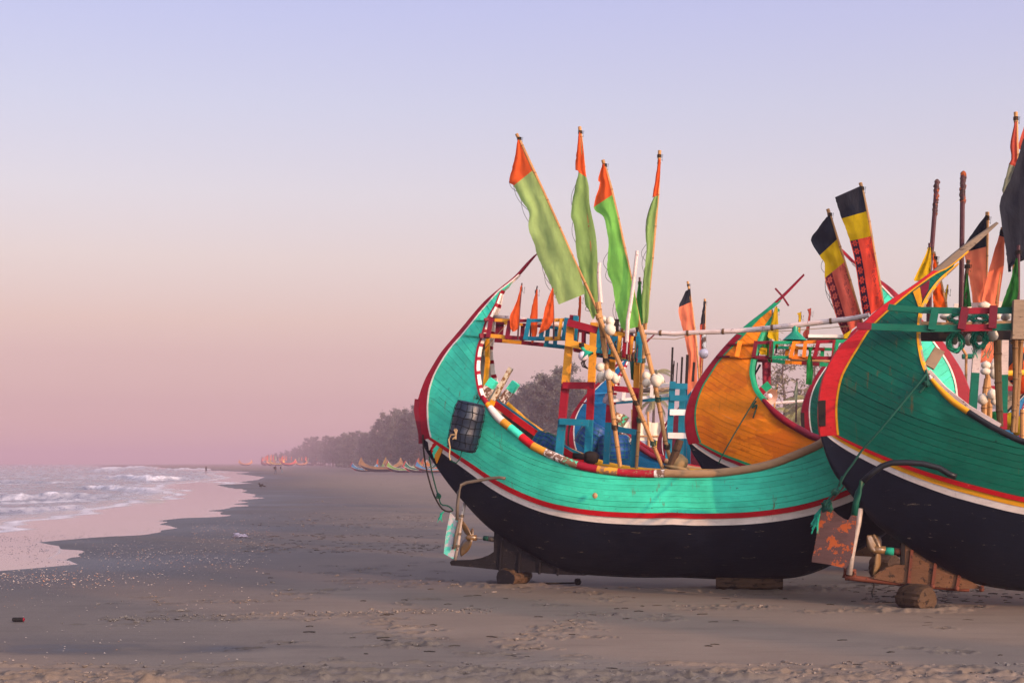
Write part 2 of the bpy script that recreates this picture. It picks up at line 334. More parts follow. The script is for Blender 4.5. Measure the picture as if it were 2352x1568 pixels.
# ------------------------------------------------------------------ moon boats
class Boat:
    """crescent boat; local x along the keel (stern negative), y across (away from the beach walker positive), z up"""
    def __init__(s, name, label, X0, Y0, yaw, group="moon boats drawn up in a row on the sand", Lh=5.2, Bm=1.3):
        s.X0, s.Y0, s.th = X0, Y0, R(yaw)
        s.ax = (math.cos(s.th), -math.sin(s.th)); s.tr = (math.sin(s.th), math.cos(s.th))
        s.Bm = Bm
        s.root = thing(name, label, "boat", (X0, Y0, 0), group, -s.th)
    def l(s, px, py, y=0.0):
        """picture point -> local point on the plane at local y"""
        dx, dz = (px - CX) / F, -(py - HY) / F
        t = (s.X0 * s.tr[0] + s.Y0 * s.tr[1] + y) / (dx * s.tr[0] + s.tr[1])
        wx, wy, wz = dx * t - s.X0, t - s.Y0, EYE + dz * t
        return Vector((wx * s.ax[0] + wy * s.ax[1], y, wz))
    def w(s, px, py, y=0.0):
        p = s.l(px, py, y)
        return Vector((s.X0 + p.x * s.ax[0] + p.y * s.tr[0], s.Y0 + p.x * s.ax[1] + p.y * s.tr[1], p.z))
    def lw(s, p):
        return Vector((s.X0 + p[0] * s.ax[0] + p[1] * s.tr[0], s.Y0 + p[0] * s.ax[1] + p[1] * s.tr[1], p[2]))
    # half breadth from the distance to the outer profile
    def B(s, x, z):
        x = np.atleast_1d(np.asarray(x, float)); z = np.atleast_1d(np.asarray(z, float))
        a, b = s.O[:-1], s.O[1:]; ab = b - a; L2 = (ab ** 2).sum(1) + 1e-12
        xm = -np.abs(x)
        P = np.stack([xm, z], 1)[:, None, :]
        t = np.clip(((P - a) * ab).sum(2) / L2, 0, 1); d2 = ((a + ab * t[..., None] - P) ** 2).sum(2)
        i = d2.argmin(1); r = np.arange(len(i)); d = np.sqrt(d2[r, i]); tt = t[r, i]
        hw = s.hw[i] * (1 - tt) + s.hw[i + 1] * tt
        fi = (i + tt) / (len(s.O) - 1)
        bm = s.Bm * (.16 + .84 * np.clip((fi - .05) / .17, 0, 1) ** 1.2) * np.clip(1 - (np.abs(x) / s.Lh) ** 2.6, .05, 1)
        return hw + bm * (1 - np.exp(-d / .82))
    def curve(s, pts, n=60, kind="B"):
        out_ = []
        for p in dense(pts, n):
            q = s.l(p[0], p[1], -.08)
            if kind == "B":
                for _ in range(5): q = s.l(p[0], p[1], -float(s.B(q.x, q.z)[0]))
            out_.append((q.x, q.z))
        c = np.array(out_)
        if kind != "open":
            k = np.clip(1 + c[:, 0] / 2.5, 0, 1) ** 1.5; c[:, 0] -= c[-1, 0] * k / max(k[-1], 1e-6); c[-1, 0] = 0
        return c
    def P(s, q, side=-1, out_=0.0):
        b = s.B(q[:, 0], q[:, 1]) + out_
        return [Vector((x, side * bb, z)) for (x, z), bb in zip(q, b)]

    def hull(s, O, A, R_, G, bands, col, stem="maroon", trim="white", nplanks=27, nmid=6.5, q=3.4, lowi=None, plank_far=True, inner="inner",
             bandm=("red", "white"), throat=None, railr=.07, railn=("rail",), railf="yellow", stripes=("maroon", "white"), trimw=.075, cap=True, planks_only_near=False):
        oc = [s.l(p[0], p[1], -.06) for p in dense(O, 110)]
        s.O = np.array([(p.x, p.z) for p in oc]); s.O[:, 0] -= s.O[-1, 0] * np.clip(1 + s.O[:, 0] / 2.5, 0, 1) ** 1.5; s.O[-1, 0] = 0
        s.Lh = abs(s.O[:, 0]).max() * 1.03
        no = len(s.O); f = np.linspace(0, 1, no); s.hw = np.interp(f, [0, .12, .42, .6, 1], [.022, .05, .10, .075, .06])
        A2 = s.curve(A, 60, "open2"); 
        def cur(p, n, end): 
            c = []
            for a in dense(p, n):
                u = s.l(a[0], a[1], -.2)
                for _ in range(5): u = s.l(a[0], a[1], -float(s.B(u.x, u.z)[0]))
                c.append((u.x, u.z))
            c = np.array(c)
            if end:
                k = np.clip(1 + c[:, 0] / 2.5, 0, 1) ** 1.5; c[:, 0] -= c[-1, 0] * k; c[-1, 0] = 0
            return c
        A2 = cur(A, 60, False); Rl = cur(R_, 80, True); Gl = cur(G, 110, True)
        s.A, s.R, s.G = A2, Rl, Gl
        nose = A2[-1]
        io = int(((s.O - nose) ** 2).sum(1).argmin()); ik = io       # the outer profile point beside the nose
        # --- planks
        ar = A2[::-1]; dA = np.r_[0, np.cumsum(np.linalg.norm(np.diff(ar, axis=0), axis=1))]
        # the plank field ends where stem edge and gunwale meet
        apex = throat if throat is not None else 1.0
        Lp = dA[-1] * apex
        zR = lambda x: np.interp(x, Rl[:, 0], Rl[:, 1])
        pm = (Gl[-1, 1] - Rl[-1, 1]) / nmid
        def line(k):
            d = Lp * k / nplanks; xs = float(np.interp(d, dA, ar[:, 0])); zs = float(np.interp(d, dA, ar[:, 1]))
            u = np.linspace(0, 1, 46) ** 1.25; x = xs + (0 - xs) * u
            om = k * pm; os_ = zs - zR(xs)
            return np.stack([x, zR(x) + om + (os_ - om) * (1 - u) ** q], 1)
        def clip(ln):
            g0, g1 = Gl[:-1], Gl[1:]; e = g1 - g0
            for i in range(len(ln) - 1):
                p, d = ln[i], ln[i + 1] - ln[i]
                den = d[0] * e[:, 1] - d[1] * e[:, 0]; den = np.where(abs(den) < 1e-12, 1e-12, den)
                w_ = g0 - p; t = (w_[:, 0] * e[:, 1] - w_[:, 1] * e[:, 0]) / den; v = (w_[:, 0] * d[1] - w_[:, 1] * d[0]) / den
                h = np.where((t >= -1e-6) & (t <= 1) & (v >= 0) & (v <= 1))[0]
                h = [j for j in h if i > 0 or t[j] > .02]
                if len(h):
                    j = h[np.argmin(t[h])]; return np.vstack([ln[:i + 1], p + d * t[j]]), j, v[j]
            return ln, None, None
        lines = [clip(line(k)) for k in range(nplanks)]
        apx = np.array([[np.interp(Lp, dA, ar[:, 0]), np.interp(Lp, dA, ar[:, 1])]])
        mcol = M[col]; minn = M[inner]; ndup = []
        for k in range(nplanks):
            lo, jl, vl = lines[k]
            if k + 1 < nplanks: hi, jh, vh = lines[k + 1]
            else: hi, jh, vh = np.vstack([apx, apx + 1e-4]), 0, 0
            if jl is None and jh is not None: hi = np.vstack([hi, Gl[jh + 1:]])
            full = jl is None
            n = 34 if full else 14
            a, b = resample(lo, n), resample(hi, n)
            if full: a[-1, 0] = b[-1, 0] = 0
            if full:
                m_ = np.array([-1, 1]); a = np.vstack([a, (a[:-1] * m_)[::-1]]); b = np.vstack([b, (b[:-1] * m_)[::-1]])
            wv = b - a; wl = np.linalg.norm(wv, axis=1, keepdims=True) + 1e-9
            gap = np.minimum(random.choice((.0012, .002, .0028, .004)), wl * .3); ai, bi = a + wv / wl * gap, b - wv / wl * gap
            jit = random.uniform(0, .006)
            po, qo, qi, pi_ = s.P(ai, -1, jit), s.P(bi, -1, jit), s.P(b, -1, -.03), s.P(a, -1, -.03)
            mb = MB(); mb.grid([list(r) for r in zip(po, qo, qi, pi_)], 0, True)
            nn = len(a)
            mb.m = [0 if (i % 4) in (0, 1, 3) else 1 for i in range(len(mb.f))]
            mb.f += [(0, 1, 2, 3), tuple(4 * (nn - 1) + i for i in (3, 2, 1, 0))]; mb.m += [0, 0]
            o = mb.build("plank", [mcol, minn], s.root, smooth=2)
            ndup.append((o, full))
        for o, full in ndup:
            for sx, sy in (((1, -1),) if full else ((1, -1), (-1, 1), (-1, -1))):
                c = o.copy(); COL.objects.link(c); c.scale = (sx, sy, 1)
        # --- stem and stern posts
        o1 = resample(s.O[:io + 1], 50); a1 = resample(A2, 50)
        mb = MB(); rows = []
        hwO = np.interp(np.linspace(0, 1, 50), [0, .25, 1], [.022, .055, .10])
        bA = s.B(a1[:, 0], a1[:, 1]) + .012
        for i in range(50):
            (x, z), (u, v) = o1[i], a1[i]
            fx, fz = (x - u), (z - v); fl = math.hypot(fx, fz) + 1e-6
            rows.append([Vector((u, -bA[i], v)), Vector((x, -hwO[i], z)), Vector((x + fx / fl * .02, 0, z + fz / fl * .02)), Vector((x, hwO[i], z)), Vector((u, bA[i], v)), Vector((u, 0, v))])
        mb.grid(rows, 0, True); e = len(mb.v) - 6; mb.f += [(5, 4, 3, 2, 1, 0), tuple(range(e, e + 6))]; mb.m += [0, 0]
        post = mb.build("stem_post", stem, s.root); s.post = post
        c = post.copy(); COL.objects.link(c); c.scale = (-1, 1, 1)
        # thin trim line between post and planks
        tg = np.gradient(a1, axis=0); tg /= np.linalg.norm(tg, axis=1, keepdims=True) + 1e-9
        nrm = np.stack([-tg[:, 1], tg[:, 0]], 1)
        if ((a1[30] + nrm[30] * .1 - o1[30]) ** 2).sum() < ((a1[30] - o1[30]) ** 2).sum(): nrm = -nrm
        cut = slice(int(50 * (1 - apex) * .75), 50); aa = a1[cut]; nn_ = nrm[cut]; wd = .027 * np.linspace(.6, 1, len(aa))[:, None]
        q0, q1 = s.P(aa - nn_ * .004, -1, .016), s.P(aa + nn_ * wd, -1, .016); q2 = s.P(aa + nn_ * wd, -1, -.01); q3 = s.P(aa, -1, -.01)
        mb = MB(); mb.grid([list(r) for r in zip(q0, q1, q2, q3)], 0, True)
        tr_ = mb.build("stem_trim", trim, s.root)
        for sx, sy in ((1, -1), (-1, 1), (-1, -1)):
            c = tr_.copy(); COL.objects.link(c); c.scale = (sx, sy, 1)
        # --- strakes under the planks, then the tarred bottom
        ob = resample(s.O[io:], 80); ob[-1, 0] = 0; r0 = resample(Rl, 80); m2 = np.array([-1, 1])
        full = lambda c: np.vstack([c, (c[:-1] * m2)[::-1]])
        dr = ob - r0; dl = np.linalg.norm(dr, axis=1, keepdims=True); dr = dr / (dl + 1e-6)
        off = 0.0; taper = np.clip(np.linspace(.62, 1.6, 80), 0, 1)[:, None]
        prev = r0
        for bi_, (wd, mm, prd) in enumerate(bands):
            off += wd; nx = r0 + dr * np.minimum(off * taper, dl * .8)
            pa, pb = full(prev), full(nx)
            g = [list(r) for r in zip(s.P(pa, -1, prd), s.P(pb, -1, prd), s.P(pb, -1, -.05), s.P(pa, -1, -.05))]
            mb = MB(); mb.grid(g, 0, True); e = len(mb.v) - 4; mb.f += [(3, 2, 1, 0), tuple(range(e, e + 4))]; mb.m += [0, 0]
            st = mb.build("rubbing_strake" if prd > .015 else "painted_strake", mm, s.root)
            c = st.copy(); COL.objects.link(c); c.scale = (1, -1, 1)
            prev = nx
        s.W1 = prev
        wf, of = full(prev), full(ob); rows = []
        for i in range(len(wf)):
            seg = [wf[i] * (1 - t) + of[i] * t for t in (0, .12, .3, .5, .7, .86, .96)]
            sa = np.array(seg); near = s.P(sa, -1, 0.0); near.append(Vector((of[i][0], 0, of[i][1] - .012)))
            rows.append(near + [Vector((p.x, -p.y, p.z)) for p in near[-2::-1]])
        mb = MB(); mb.grid(rows, 0, False, True)
        s.bottom = mb.build("hull_bottom", "black", s.root, smooth=True)
        # --- gunwale: striped cap on the crescent, rounded rail along the waist
        gi = lowi
        g1 = Gl[:gi + 1]; tg = np.gradient(g1, axis=0); tg /= np.linalg.norm(tg, axis=1, keepdims=True) + 1e-9
        nv = np.stack([-tg[:, 1], tg[:, 0]], 1)
        if s.dist(g1[gi // 2] + nv[gi // 2] * .1) < s.dist(g1[gi // 2]): nv = -nv
        k0 = int(len(g1) * .30); g1, nv = g1[k0:], nv[k0:]
        tw = trimw * np.clip(np.linspace(.3, 2.2, len(g1)), 0, 1)[:, None]
        i0, i1, i2 = g1 - nv * .012, g1 + nv * tw * .38, g1 + nv * tw
        if cap:
            mb = MB(); nseg = len(g1) - 1
            b0 = s.B(g1[:, 0], g1[:, 1])
            rows = [[Vector((a[0], -(b + .014), a[1])), Vector((c_[0], -(b + .014), c_[1])), Vector((d_[0], -(b - .012), d_[1])), Vector((d_[0], -(b - .055), d_[1])), Vector((a[0], -(b - .055), a[1]))] for a, c_, d_, b in zip(i0, i1, i2, b0)]
            mb.grid(rows, 0, True)
            mb.m = [(0 if (k % 5) == 0 else (1 if (k // 5) % 4 != 0 else 0)) for k in range(len(mb.f))]
            cp = mb.build("gunwale_cap", list(stripes), s.root)
            for sx, sy in ((1, -1), (-1, 1), (-1, -1)):
                c = cp.copy(); COL.objects.link(c); c.scale = (sx, sy, 1)
        g2 = resample(Gl[gi:], 44); g2[-1, 0] = 0; gf = full(g2); bb = s.B(gf[:, 0], gf[:, 1])
        s.rail_c = [(x, z + railr * .75, b) for (x, z), b in zip(gf, bb)]
        ns = len(gf) - 1
        rr = [railr * min(1, .55 + .45 * min(i, ns - i) / 5) for i in range(ns + 1)]
        mb = MB(); mb.tube([(x, -(b - .01), z) for x, z, b in s.rail_c], rr, 10, [s.seg(i, ns, railn) for i in range(ns)])
        uniq = [m for m, _ in railn]
        mb.build("gunwale_rail", uniq, s.root, smooth=True)
        mb = MB(); mb.tube([(x, b - .01, z) for x, z, b in s.rail_c], rr, 8, 0); mb.build("gunwale_rail", railf, s.root, smooth=True)
        # --- inside: sole and side lining
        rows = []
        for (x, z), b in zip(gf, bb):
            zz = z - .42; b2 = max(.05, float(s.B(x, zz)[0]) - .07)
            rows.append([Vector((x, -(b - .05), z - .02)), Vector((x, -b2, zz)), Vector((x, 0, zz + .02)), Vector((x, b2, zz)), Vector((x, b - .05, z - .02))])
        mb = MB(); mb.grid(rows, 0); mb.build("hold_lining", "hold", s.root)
    def dist(s, p):
        a, b = s.O[:-1], s.O[1:]; ab = b - a
        t = np.clip(((p - a) * ab).sum(1) / ((ab ** 2).sum(1) + 1e-12), 0, 1)
        return float((((a + ab * t[:, None]) - p) ** 2).sum(1).min() ** .5)
    def seg(s, i, n, spec):
        """which paint lies on rail piece i: spec is [(material, share of the rail's length)]"""
        u = (i + .5) / n; acc = 0
        for k, (_, sh) in enumerate(spec):
            acc += sh
            if u <= acc: return k
        return len(spec) - 1
    def part_beam(s, name, pts, w, h, mats, up=(0, 0, 1), parent=None):
        """pts: (px, py, y); mats: one name, or one per segment"""
        L = [s.l(*p) for p in pts]
        if isinstance(mats, str): mats = [mats]
        uniq = list(dict.fromkeys(mats)); mi = [uniq.index(m) for m in mats]
        if len(mats) == 1: mi = 0
        mb = MB(); mb.beam(L, w, h, mi, up); return mb.build(name, uniq, parent or s.root)
    def split_beam(s, name, p0, p1, w, h, mats, parent=None):
        """a straight timber painted in blocks of colour"""
        n = len(mats); pts = [tuple(a + (b - a) * i / n for a, b in zip(p0, p1)) for i in range(n + 1)]
        return s.part_beam(name, pts, w, h, mats, parent=parent)
    def part_tube(s, name, pts, r, mat, n=8, parent=None, smooth=True):
        mb = MB(); mb.tube([s.l(*p) for p in pts], r, n); return mb.build(name, mat, parent or s.root, smooth=smooth)
    def part_prism(s, name, pts, th, mat, parent=None, y=0.0):
        mb = MB(); mb.prism([s.l(p[0], p[1], y) for p in pts], (0, 1, 0), th); return mb.build(name, mat, parent or s.root)

# outlines read off the photograph for the near boat; others follow theirs or take this one rescaled
O1 = [(1233, 580.5), (1208, 605), (1182.5, 633), (1149, 660), (1116, 688), (1090, 716.5), (1067, 744.7), (1039, 778), (1013.5, 808.8), (993, 842), (977.6, 870), (965, 903.6), (958.5, 930), (957, 955), (960.5, 988), (971, 1019), (985, 1045), (1014.7, 1091),
      (1036, 1120), (1065, 1154), (1099, 1191), (1136, 1223), (1188, 1256), (1249, 1292), (1311, 1314), (1401, 1322), (1480, 1325), (1574, 1325)]
A1 = [(1233.8, 581.5), (1213, 606), (1191, 631), (1166, 652), (1145, 668), (1121.5, 694), (1101, 717.5), (1081, 743), (1058, 771), (1035, 797), (1014.5, 827), (996.5, 860), (986, 891), (981.5, 921.6), (981.2, 952), (984, 983), (989, 1004)]
R1 = [(989, 1005), (1035, 1034), (1083, 1065), (1141, 1103), (1212, 1137), (1285, 1159), (1387, 1173), (1505, 1178), (1574, 1177)]
G1 = [(1234.3, 582), (1215, 606), (1194, 632), (1171, 655), (1151, 670), (1139, 697), (1125, 721.6), (1116, 738), (1111, 754), (1105.5, 773.5), (1097, 798), (1093, 825.6), (1091.7, 847.6), (1094.5, 875), (1100, 902.5), (1108, 919),
      (1118, 933), (1141, 963), (1168, 986), (1197, 1009.5), (1223, 1030), (1255.6, 1046), (1285, 1058), (1314, 1069), (1358, 1080), (1417, 1088.6), (1475, 1093.6), (1534, 1095), (1574, 1094)]
def remap(c, nose, kx, ky): return [((x - 989) * kx + nose[0], (y - 1005) * ky + nose[1]) for x, y in c]
def lowidx(g, key, n=110):
    """index, in the n-point resample, of the gunwale point where crescent turns into rail"""
    d = dense(g, n); return int(((d - np.array(key)) ** 2).sum(1).argmin())
BAND_RW = [(.085, "red", .03), (.115, "white", .004)]
# ---- the near turquoise boat
b1 = Boat("moon_boat", "large turquoise crescent boat with black bottom standing on logs, four lime flags on its rack", 2.92, 24.6, 15)
b1.hull(O1, A1, R1, G1, BAND_RW, "teal", stem="maroon", trim="white", throat=.835, lowi=lowidx(G1, (1108, 919)),
        railn=(("maroon", .018), ("orange", .022), ("white", .045), ("byellow", .02), ("teal", .04), ("red", .028), ("byellow", .032), ("cwhite", .05), ("chipteal", .04), ("maroon", .04), ("chipyellow", .05), ("chipred", .075), ("cwhite", .03), ("rail", .6)),
        railf="yellow")
# painted bands wrapped round the nose of the tarred bottom
for pts, mat in (([(983, 1012), (990, 1008), (999, 1014), (986, 1034)], "white"), ([(988, 1023), (1000, 1015), (1005, 1019), (992, 1042)], "red"),
                 ([(992, 1034), (1005, 1020), (1011, 1024), (997, 1052)], "teal"), ([(997, 1046), (1011, 1025), (1018, 1030), (1003, 1064)], "byellow")):
    q = [b1.l(*p_, -.12) for p_ in pts]
    for _ in range(5): q = [b1.l(p_[0], p_[1], -float(b1.B(v.x, v.z)[0]) - .012) for p_, v in zip(pts, q)]
    mb = MB(); mb.prism(q, (0, 1, 0), .03); mb.build("nose_band", mat, b1.root)
# supports and trim inside the stern
b1.part_beam("stern_bracket", [(1119, 745, .18), (1120, 830, .16), (1111, 925, .1)], .07, .09, "yellow")
b1.part_beam("stern_bracket", [(1101, 771, -.5), (1110, 771, -.44), (1122, 772, -.3)], .045, .075, "dmaroon")
b1.part_beam("stern_bracket", [(1112, 734, -.36), (1126, 734, -.3), (1136, 735, -.25)], .045, .055, "dmaroon")
# thin battens across the outer planking at the height of the rack
for x0, y0, x1, y1 in ((1094, 734.5, 1114, 735.5), (1067, 769, 1103, 773)):
    q = [b1.l(x0 + (x1 - x0) * t, y0 + (y1 - y0) * t, -.3) for t in np.linspace(0, 1, 5)]
    for _ in range(5): q = [b1.l(x0 + (x1 - x0) * t, y0 + (y1 - y0) * t, -float(b1.B(p.x, p.z)[0]) - .02) for p, t in zip(q, np.linspace(0, 1, 5))]
    mb = MB(); mb.beam(q, .04, .022); mb.build("batten", "teal", b1.root)
# --- net rack: two ladder-like sides from the stern to the frame
def zz(f, pts, y): return [(*f(a, b), y) for a, b in pts]
def yl(a, b, t): return a + (b - a) * t
nr = -.42; fr_ = .55
b1.part_beam("rack_rail", zz(ZW, [(430, 400), (500, 400), (780, 410), (980, 415), (1180, 410), (1440, 408), (1640, 405), (1900, 395), (2060, 390)], nr), .045, .055,
             ["dmaroon", "byellow", "byellow", "dmaroon", "bteal", "byellow", "byellow", "byellow"])
b1.part_beam("rack_rail", zz(ZW, [(210, 700), (390, 715), (560, 725), (730, 745), (1080, 765), (1280, 770), (1500, 775), (1800, 770), (2060, 775)], nr), .045, .068,
             ["dmaroon", "byellow", "byellow", "dmaroon", "bteal", "bteal", "byellow", "byellow"])
b1.part_beam("rack_rail", zz(ZW, [(480, 455), (690, 465), (1060, 490), (1450, 525), (2050, 590)], fr_), .045, .05, ["dmaroon", "byellow", "dmaroon", "bteal"])
b1.part_beam("rack_rail", zz(ZW, [(400, 800), (650, 815), (1035, 850), (1480, 895), (2100, 965)], fr_), .045, .07, ["dmaroon", "byellow", "dmaroon", "bteal"])
for x0, y0, x1, y1, m in ((425, 360, 360, 745, "dmaroon"), (800, 410, 740, 775, "dmaroon"), (1190, 370, 1105, 790, "bteal"), (1830, 370, 1775, 795, "byellow"), (1940, 355, 1865, 800, "bteal"), (1450, 570, 1410, 790, "bteal")):
    b1.part_beam("rack_rung", [(*ZW(x0, y0), nr - .05), (*ZW(x1, y1), nr - .05)], .072 if m != "byellow" else .05, .04, m, up=(0, 1, 0))
for x0, y0, x1, y1, m in ((555, 470, 540, 830, "dmaroon"), (1060, 500, 1035, 860, "dmaroon"), (1560, 560, 1530, 900, "bteal"), (640, 470, 615, 820, "dmaroon"), (1720, 570, 1700, 920, "bteal")):
    b1.part_beam("rack_rung", [(*ZW(x0, y0), fr_ + .05), (*ZW(x1, y1), fr_ + .05)], .07, .04, m, up=(0, 1, 0))
b1.part_tube("boom_pole", zz(ZW, [(480, 340), (900, 370), (1500, 455), (2080, 540)], .05), .04, "pole")
b1.part_tube("brace_line", zz(ZW, [(205, 1075), (770, 450)], -.1), .007, "trope", 5)
# --- frame posts in three colours from top to foot
def post(name, top, foot, y, w=.115, cuts=(.42, .68), cols=("byellow", "maroon", "bteal"), twin=0):
    pts = [tuple(a + (b - a) * t for a, b in zip((*top, y), (*foot, y))) for t in (0, cuts[0], cuts[1], 1)]
    b1.part_beam(name, pts, w, w * .8, list(cols), up=(0, 1, 0))
post("rack_post", (1311, 748), (1284, 1048), -.72, .125, (.445, .715))
post("rack_post", ZP(505, -170), ZP(430, 1420), -.25, .12, (.425, .695))
post("rack_post", ZP(730, -40), ZP(640, 1440), .35, .105, (.40, .68))
post("rack_post", ZP(1012, -180), ZP(950, 1480), .62, .1, (.465, .74))
b1.part_beam("cross_beam", zz(ZP, [(148, 545), (500, 548)], -.82), .07, .115, "maroon"); b1.part_beam("cross_beam", zz(ZP, [(112, 955), (440, 972)], -.83), .07, .11, "bteal")
b1.part_beam("cross_beam", zz(ZP, [(735, 578), (1015, 608)], .27), .06, .10, "maroon"); b1.part_beam("cross_beam", zz(ZP, [(758, 1040), (980, 1080)], .27), .06, .10, "bteal")
b1.part_beam("cross_beam", zz(ZV, [(85, 745), (540, 865)], -.85), .09, .12, "maroon"); b1.part_beam("cross_beam", zz(ZV, [(55, 1055), (290, 1110), (520, 1185)], -.87), .08, .115, ["byellow", "byellow"])
b1.part_beam("cross_beam", zz(ZV, [(200, 850), (470, 905)], -.1), .06, .07, "dmaroon"); b1.part_beam("cross_beam", zz(ZV, [(180, 1170), (540, 1235)], -.1), .06, .07, "dmaroon")
b1.part_beam("frame_stub", zz(ZV, [(175, 630), (165, 720)], -.4), .12, .09, "dmaroon", up=(0, 1, 0)); b1.part_beam("frame_stub", zz(ZV, [(215, 640), (185, 1060)], -.45), .085, .07, "bteal", up=(0, 1, 0))
b1.part_beam("frame_stub", zz(ZV, [(335, 890), (330, 1110)], -.2), .07, .06, "dmaroon", up=(0, 1, 0)); b1.part_beam("frame_stub", zz(ZV, [(505, 700), (490, 830)], -.25), .10, .08, "pole", up=(0, 1, 0))
# right-hand part of the frame, a cage of thin rungs
b1.part_beam("rack_rail", zz(ZV, [(540, 850), (800, 900), (1000, 960), (1190, 1010)], -.2), .05, .085, ["bteal", "byellow", "dmaroon"]); b1.part_beam("rack_rail", zz(ZV, [(520, 1200), (760, 1235), (1000, 1280), (1180, 1310)], -.2), .05, .09, ["dmaroon", "byellow", "dmaroon"])
b1.part_beam("rack_rail", zz(ZV, [(530, 1250), (860, 1300), (1240, 1345)], .1), .09, .07, "bteal")
b1.part_beam("rack_shelf", zz(ZV, [(830, 870), (1085, 935)], .1), .3, .06, "black")
for x0, y0, x1, y1, w_, m in ((575, 835, 545, 1220, .085, "bteal"), (740, 930, 720, 1240, .07, "bteal"), (825, 960, 815, 1200, .09, "bteal"), (905, 950, 880, 1220, .06, "byellow"), (985, 960, 960, 1290, .06, "maroon"), (1065, 960, 1045, 1240, .055, "maroon"), (1095, 960, 1070, 1240, .05, "byellow"),
                         (1215, 890, 1200, 1310, .09, "bteal"), (1175, 960, 1170, 1290, .045, "bteal"), (620, 860, 605, 1230, .05, "bteal"), (850, 690, 840, 880, .08, "hold"), (1172, 820, 1170, 900, .04, "hold")):
    b1.part_beam("rack_rung", [(*ZV(x0, y0), -.26), (*ZV(x1, y1), -.26)], w_, .05, m, up=(0, 1, 0))
# twine wound round the lower rail, and loose wires
for x in (850, 900, 935, 1040, 1075, 1100, 1130, 1150):
    p = b1.l(*ZV(x, 1215 + (x - 700) * .17), -.2); mb = MB()
    mb.tube([p + Vector((0, math.cos(a) * .055, math.sin(a) * .075)) for a in np.linspace(0, 6.283, 10)], .014, 5); mb.build("twine_winding", random.choice(["trope", "rope", "trope"]), b1.root)
for seed in range(16):
    rr_ = random.Random(seed); x = rr_.uniform(540, 1190); y0 = 960 + (x - 540) * .2; L = rr_.uniform(120, 330)
    pts = [(*ZV(x + rr_.uniform(-25, 25) * (i > 0), y0 + L * i / 5), -.3 + rr_.uniform(-.03, .03)) for i in range(6)]
    b1.part_tube("loose_wire", pts, .0055, rr_.choice(["drope", "drope", "rope", "trope", "maroon"]), 4)
# fittings: boxed posts and sticks at the stern, inner rails
b1.part_beam("mooring_post", zz(ZU, [(110, 745), (180, 620), (240, 530)], -.35), .15, .15, ["cwhite", "teal"]); b1.part_beam("mooring_post", zz(ZU, [(320, 830), (440, 670), (515, 565)], .35), .15, .14, ["cwhite", "teal"])
b1.part_beam("tiller_stick", zz(ZU, [(205, 850), (228, 785), (452, 380)], -.15), .085, .08, ["yellow", "paintedwood"])
b1.part_beam("inner_rail", zz(ZU, [(240, 820), (500, 1010), (800, 1225), (1200, 1470), (1500, 1590)], .05), .04, .11, "red"); b1.part_beam("inner_rail", zz(ZU, [(250, 795), (520, 985), (840, 1215), (1200, 1425), (1500, 1560)], .12), .04, .10, "bteal")
b1.part_tube("exhaust_pipe", zz(ZU, [(1230, 1480), (1400, 1495)], -.35), .055, "hold", 12); b1.part_tube("exhaust_pipe", zz(ZU, [(1380, 1490), (1420, 1497), (1500, 1510), (1540, 1520)], -.33), [.08, .11, .11, .07], "hold", 12)
# --- stern gear: skeg, straps, propeller, rudder
b1.part_prism("skeg", [Z2(*p) for p in ((745, 1020), (742, 1185), (700, 1212), (640, 1234), (560, 1250), (412, 1253), (398, 1268), (408, 1292), (600, 1308), (800, 1330), (1100, 1350), (1260, 1364), (1460, 1370), (1300, 1290), (1100, 1160), (950, 1060))], .12, "keelwood")
for pts in (((800, 1070), (782, 1330)), ((945, 1150), (930, 1340)), ((1098, 1240), (1092, 1352)), ((1238, 1310), (1236, 1362))):
    for y in (-.085, .085): b1.part_beam("strap", zz(Z2, pts, y), .035, .03, "keelwood", up=(0, 1, 0))
    b1.part_tube("strap_bolt", [(*Z2(pts[1][0], pts[1][1]), -.11), (*Z2(pts[1][0], pts[1][1]), .11)], .028, "keelwood")
b1.part_tube("propeller_shaft", zz(Z2, [(515, 1072), (660, 1082), (745, 1088)], 0), .02, "steel"); b1.part_tube("shaft_sleeve", zz(Z2, [(655, 1080), (700, 1084)], 0), .045, "rope"); b1.part_tube("shaft_sleeve", zz(Z2, [(698, 1084), (748, 1090)], 0), .05, "pipe")
def blade(bt, root_, tip_, w, side, mat="bronze", twist=.12):
    """one leaf of a screw: a curved pointed oval with thickness"""
    a, t = bt.l(*root_, 0), bt.l(*tip_, 0); d = t - a; L = d.length; d.normalize(); n_ = Vector((0, 1, 0)); sd_ = d.cross(n_).normalized(); rows = []
    for i in range(9):
        u = i / 8; ww = w * math.sin(math.pi * (.12 + .88 * u) ** .8) * (1 if u < 1 else .02) + .01
        c = a + d * L * u + sd_ * side * .10 * math.sin(u * 2.2) * L; tw = side * (.9 - .7 * u) * 1.0
        ex = (sd_ * math.cos(tw) + n_ * math.sin(tw)) * ww; th = (n_ * math.cos(tw) - sd_ * math.sin(tw)) * .012 * (1.1 - u)
        rows.append([c - ex, c - ex * .4 - th, c + ex * .4 - th, c + ex, c + ex * .4 + th, c - ex * .4 + th])
    mb = MB(); mb.grid(rows, 0, True); mb.f += [(5, 4, 3, 2, 1, 0), tuple(range(48, 54))]; mb.m += [0, 0]
    return mb
def propeller(bt, hub, tips, hubr=.06, mat="bronze"):
    mb = MB(); p = bt.l(*hub, 0); mb.tube([p - Vector((.10, 0, 0)), p - Vector((.06, 0, 0)), p + Vector((.1, 0, 0))], [hubr * .4, hubr, hubr * .9], 12)
    h = mb.build("propeller", mat, bt.root, smooth=True)
    for tip_, w, sd_ in tips: blade(bt, hub, tip_, w, sd_).build("blade", mat, h, smooth=True)
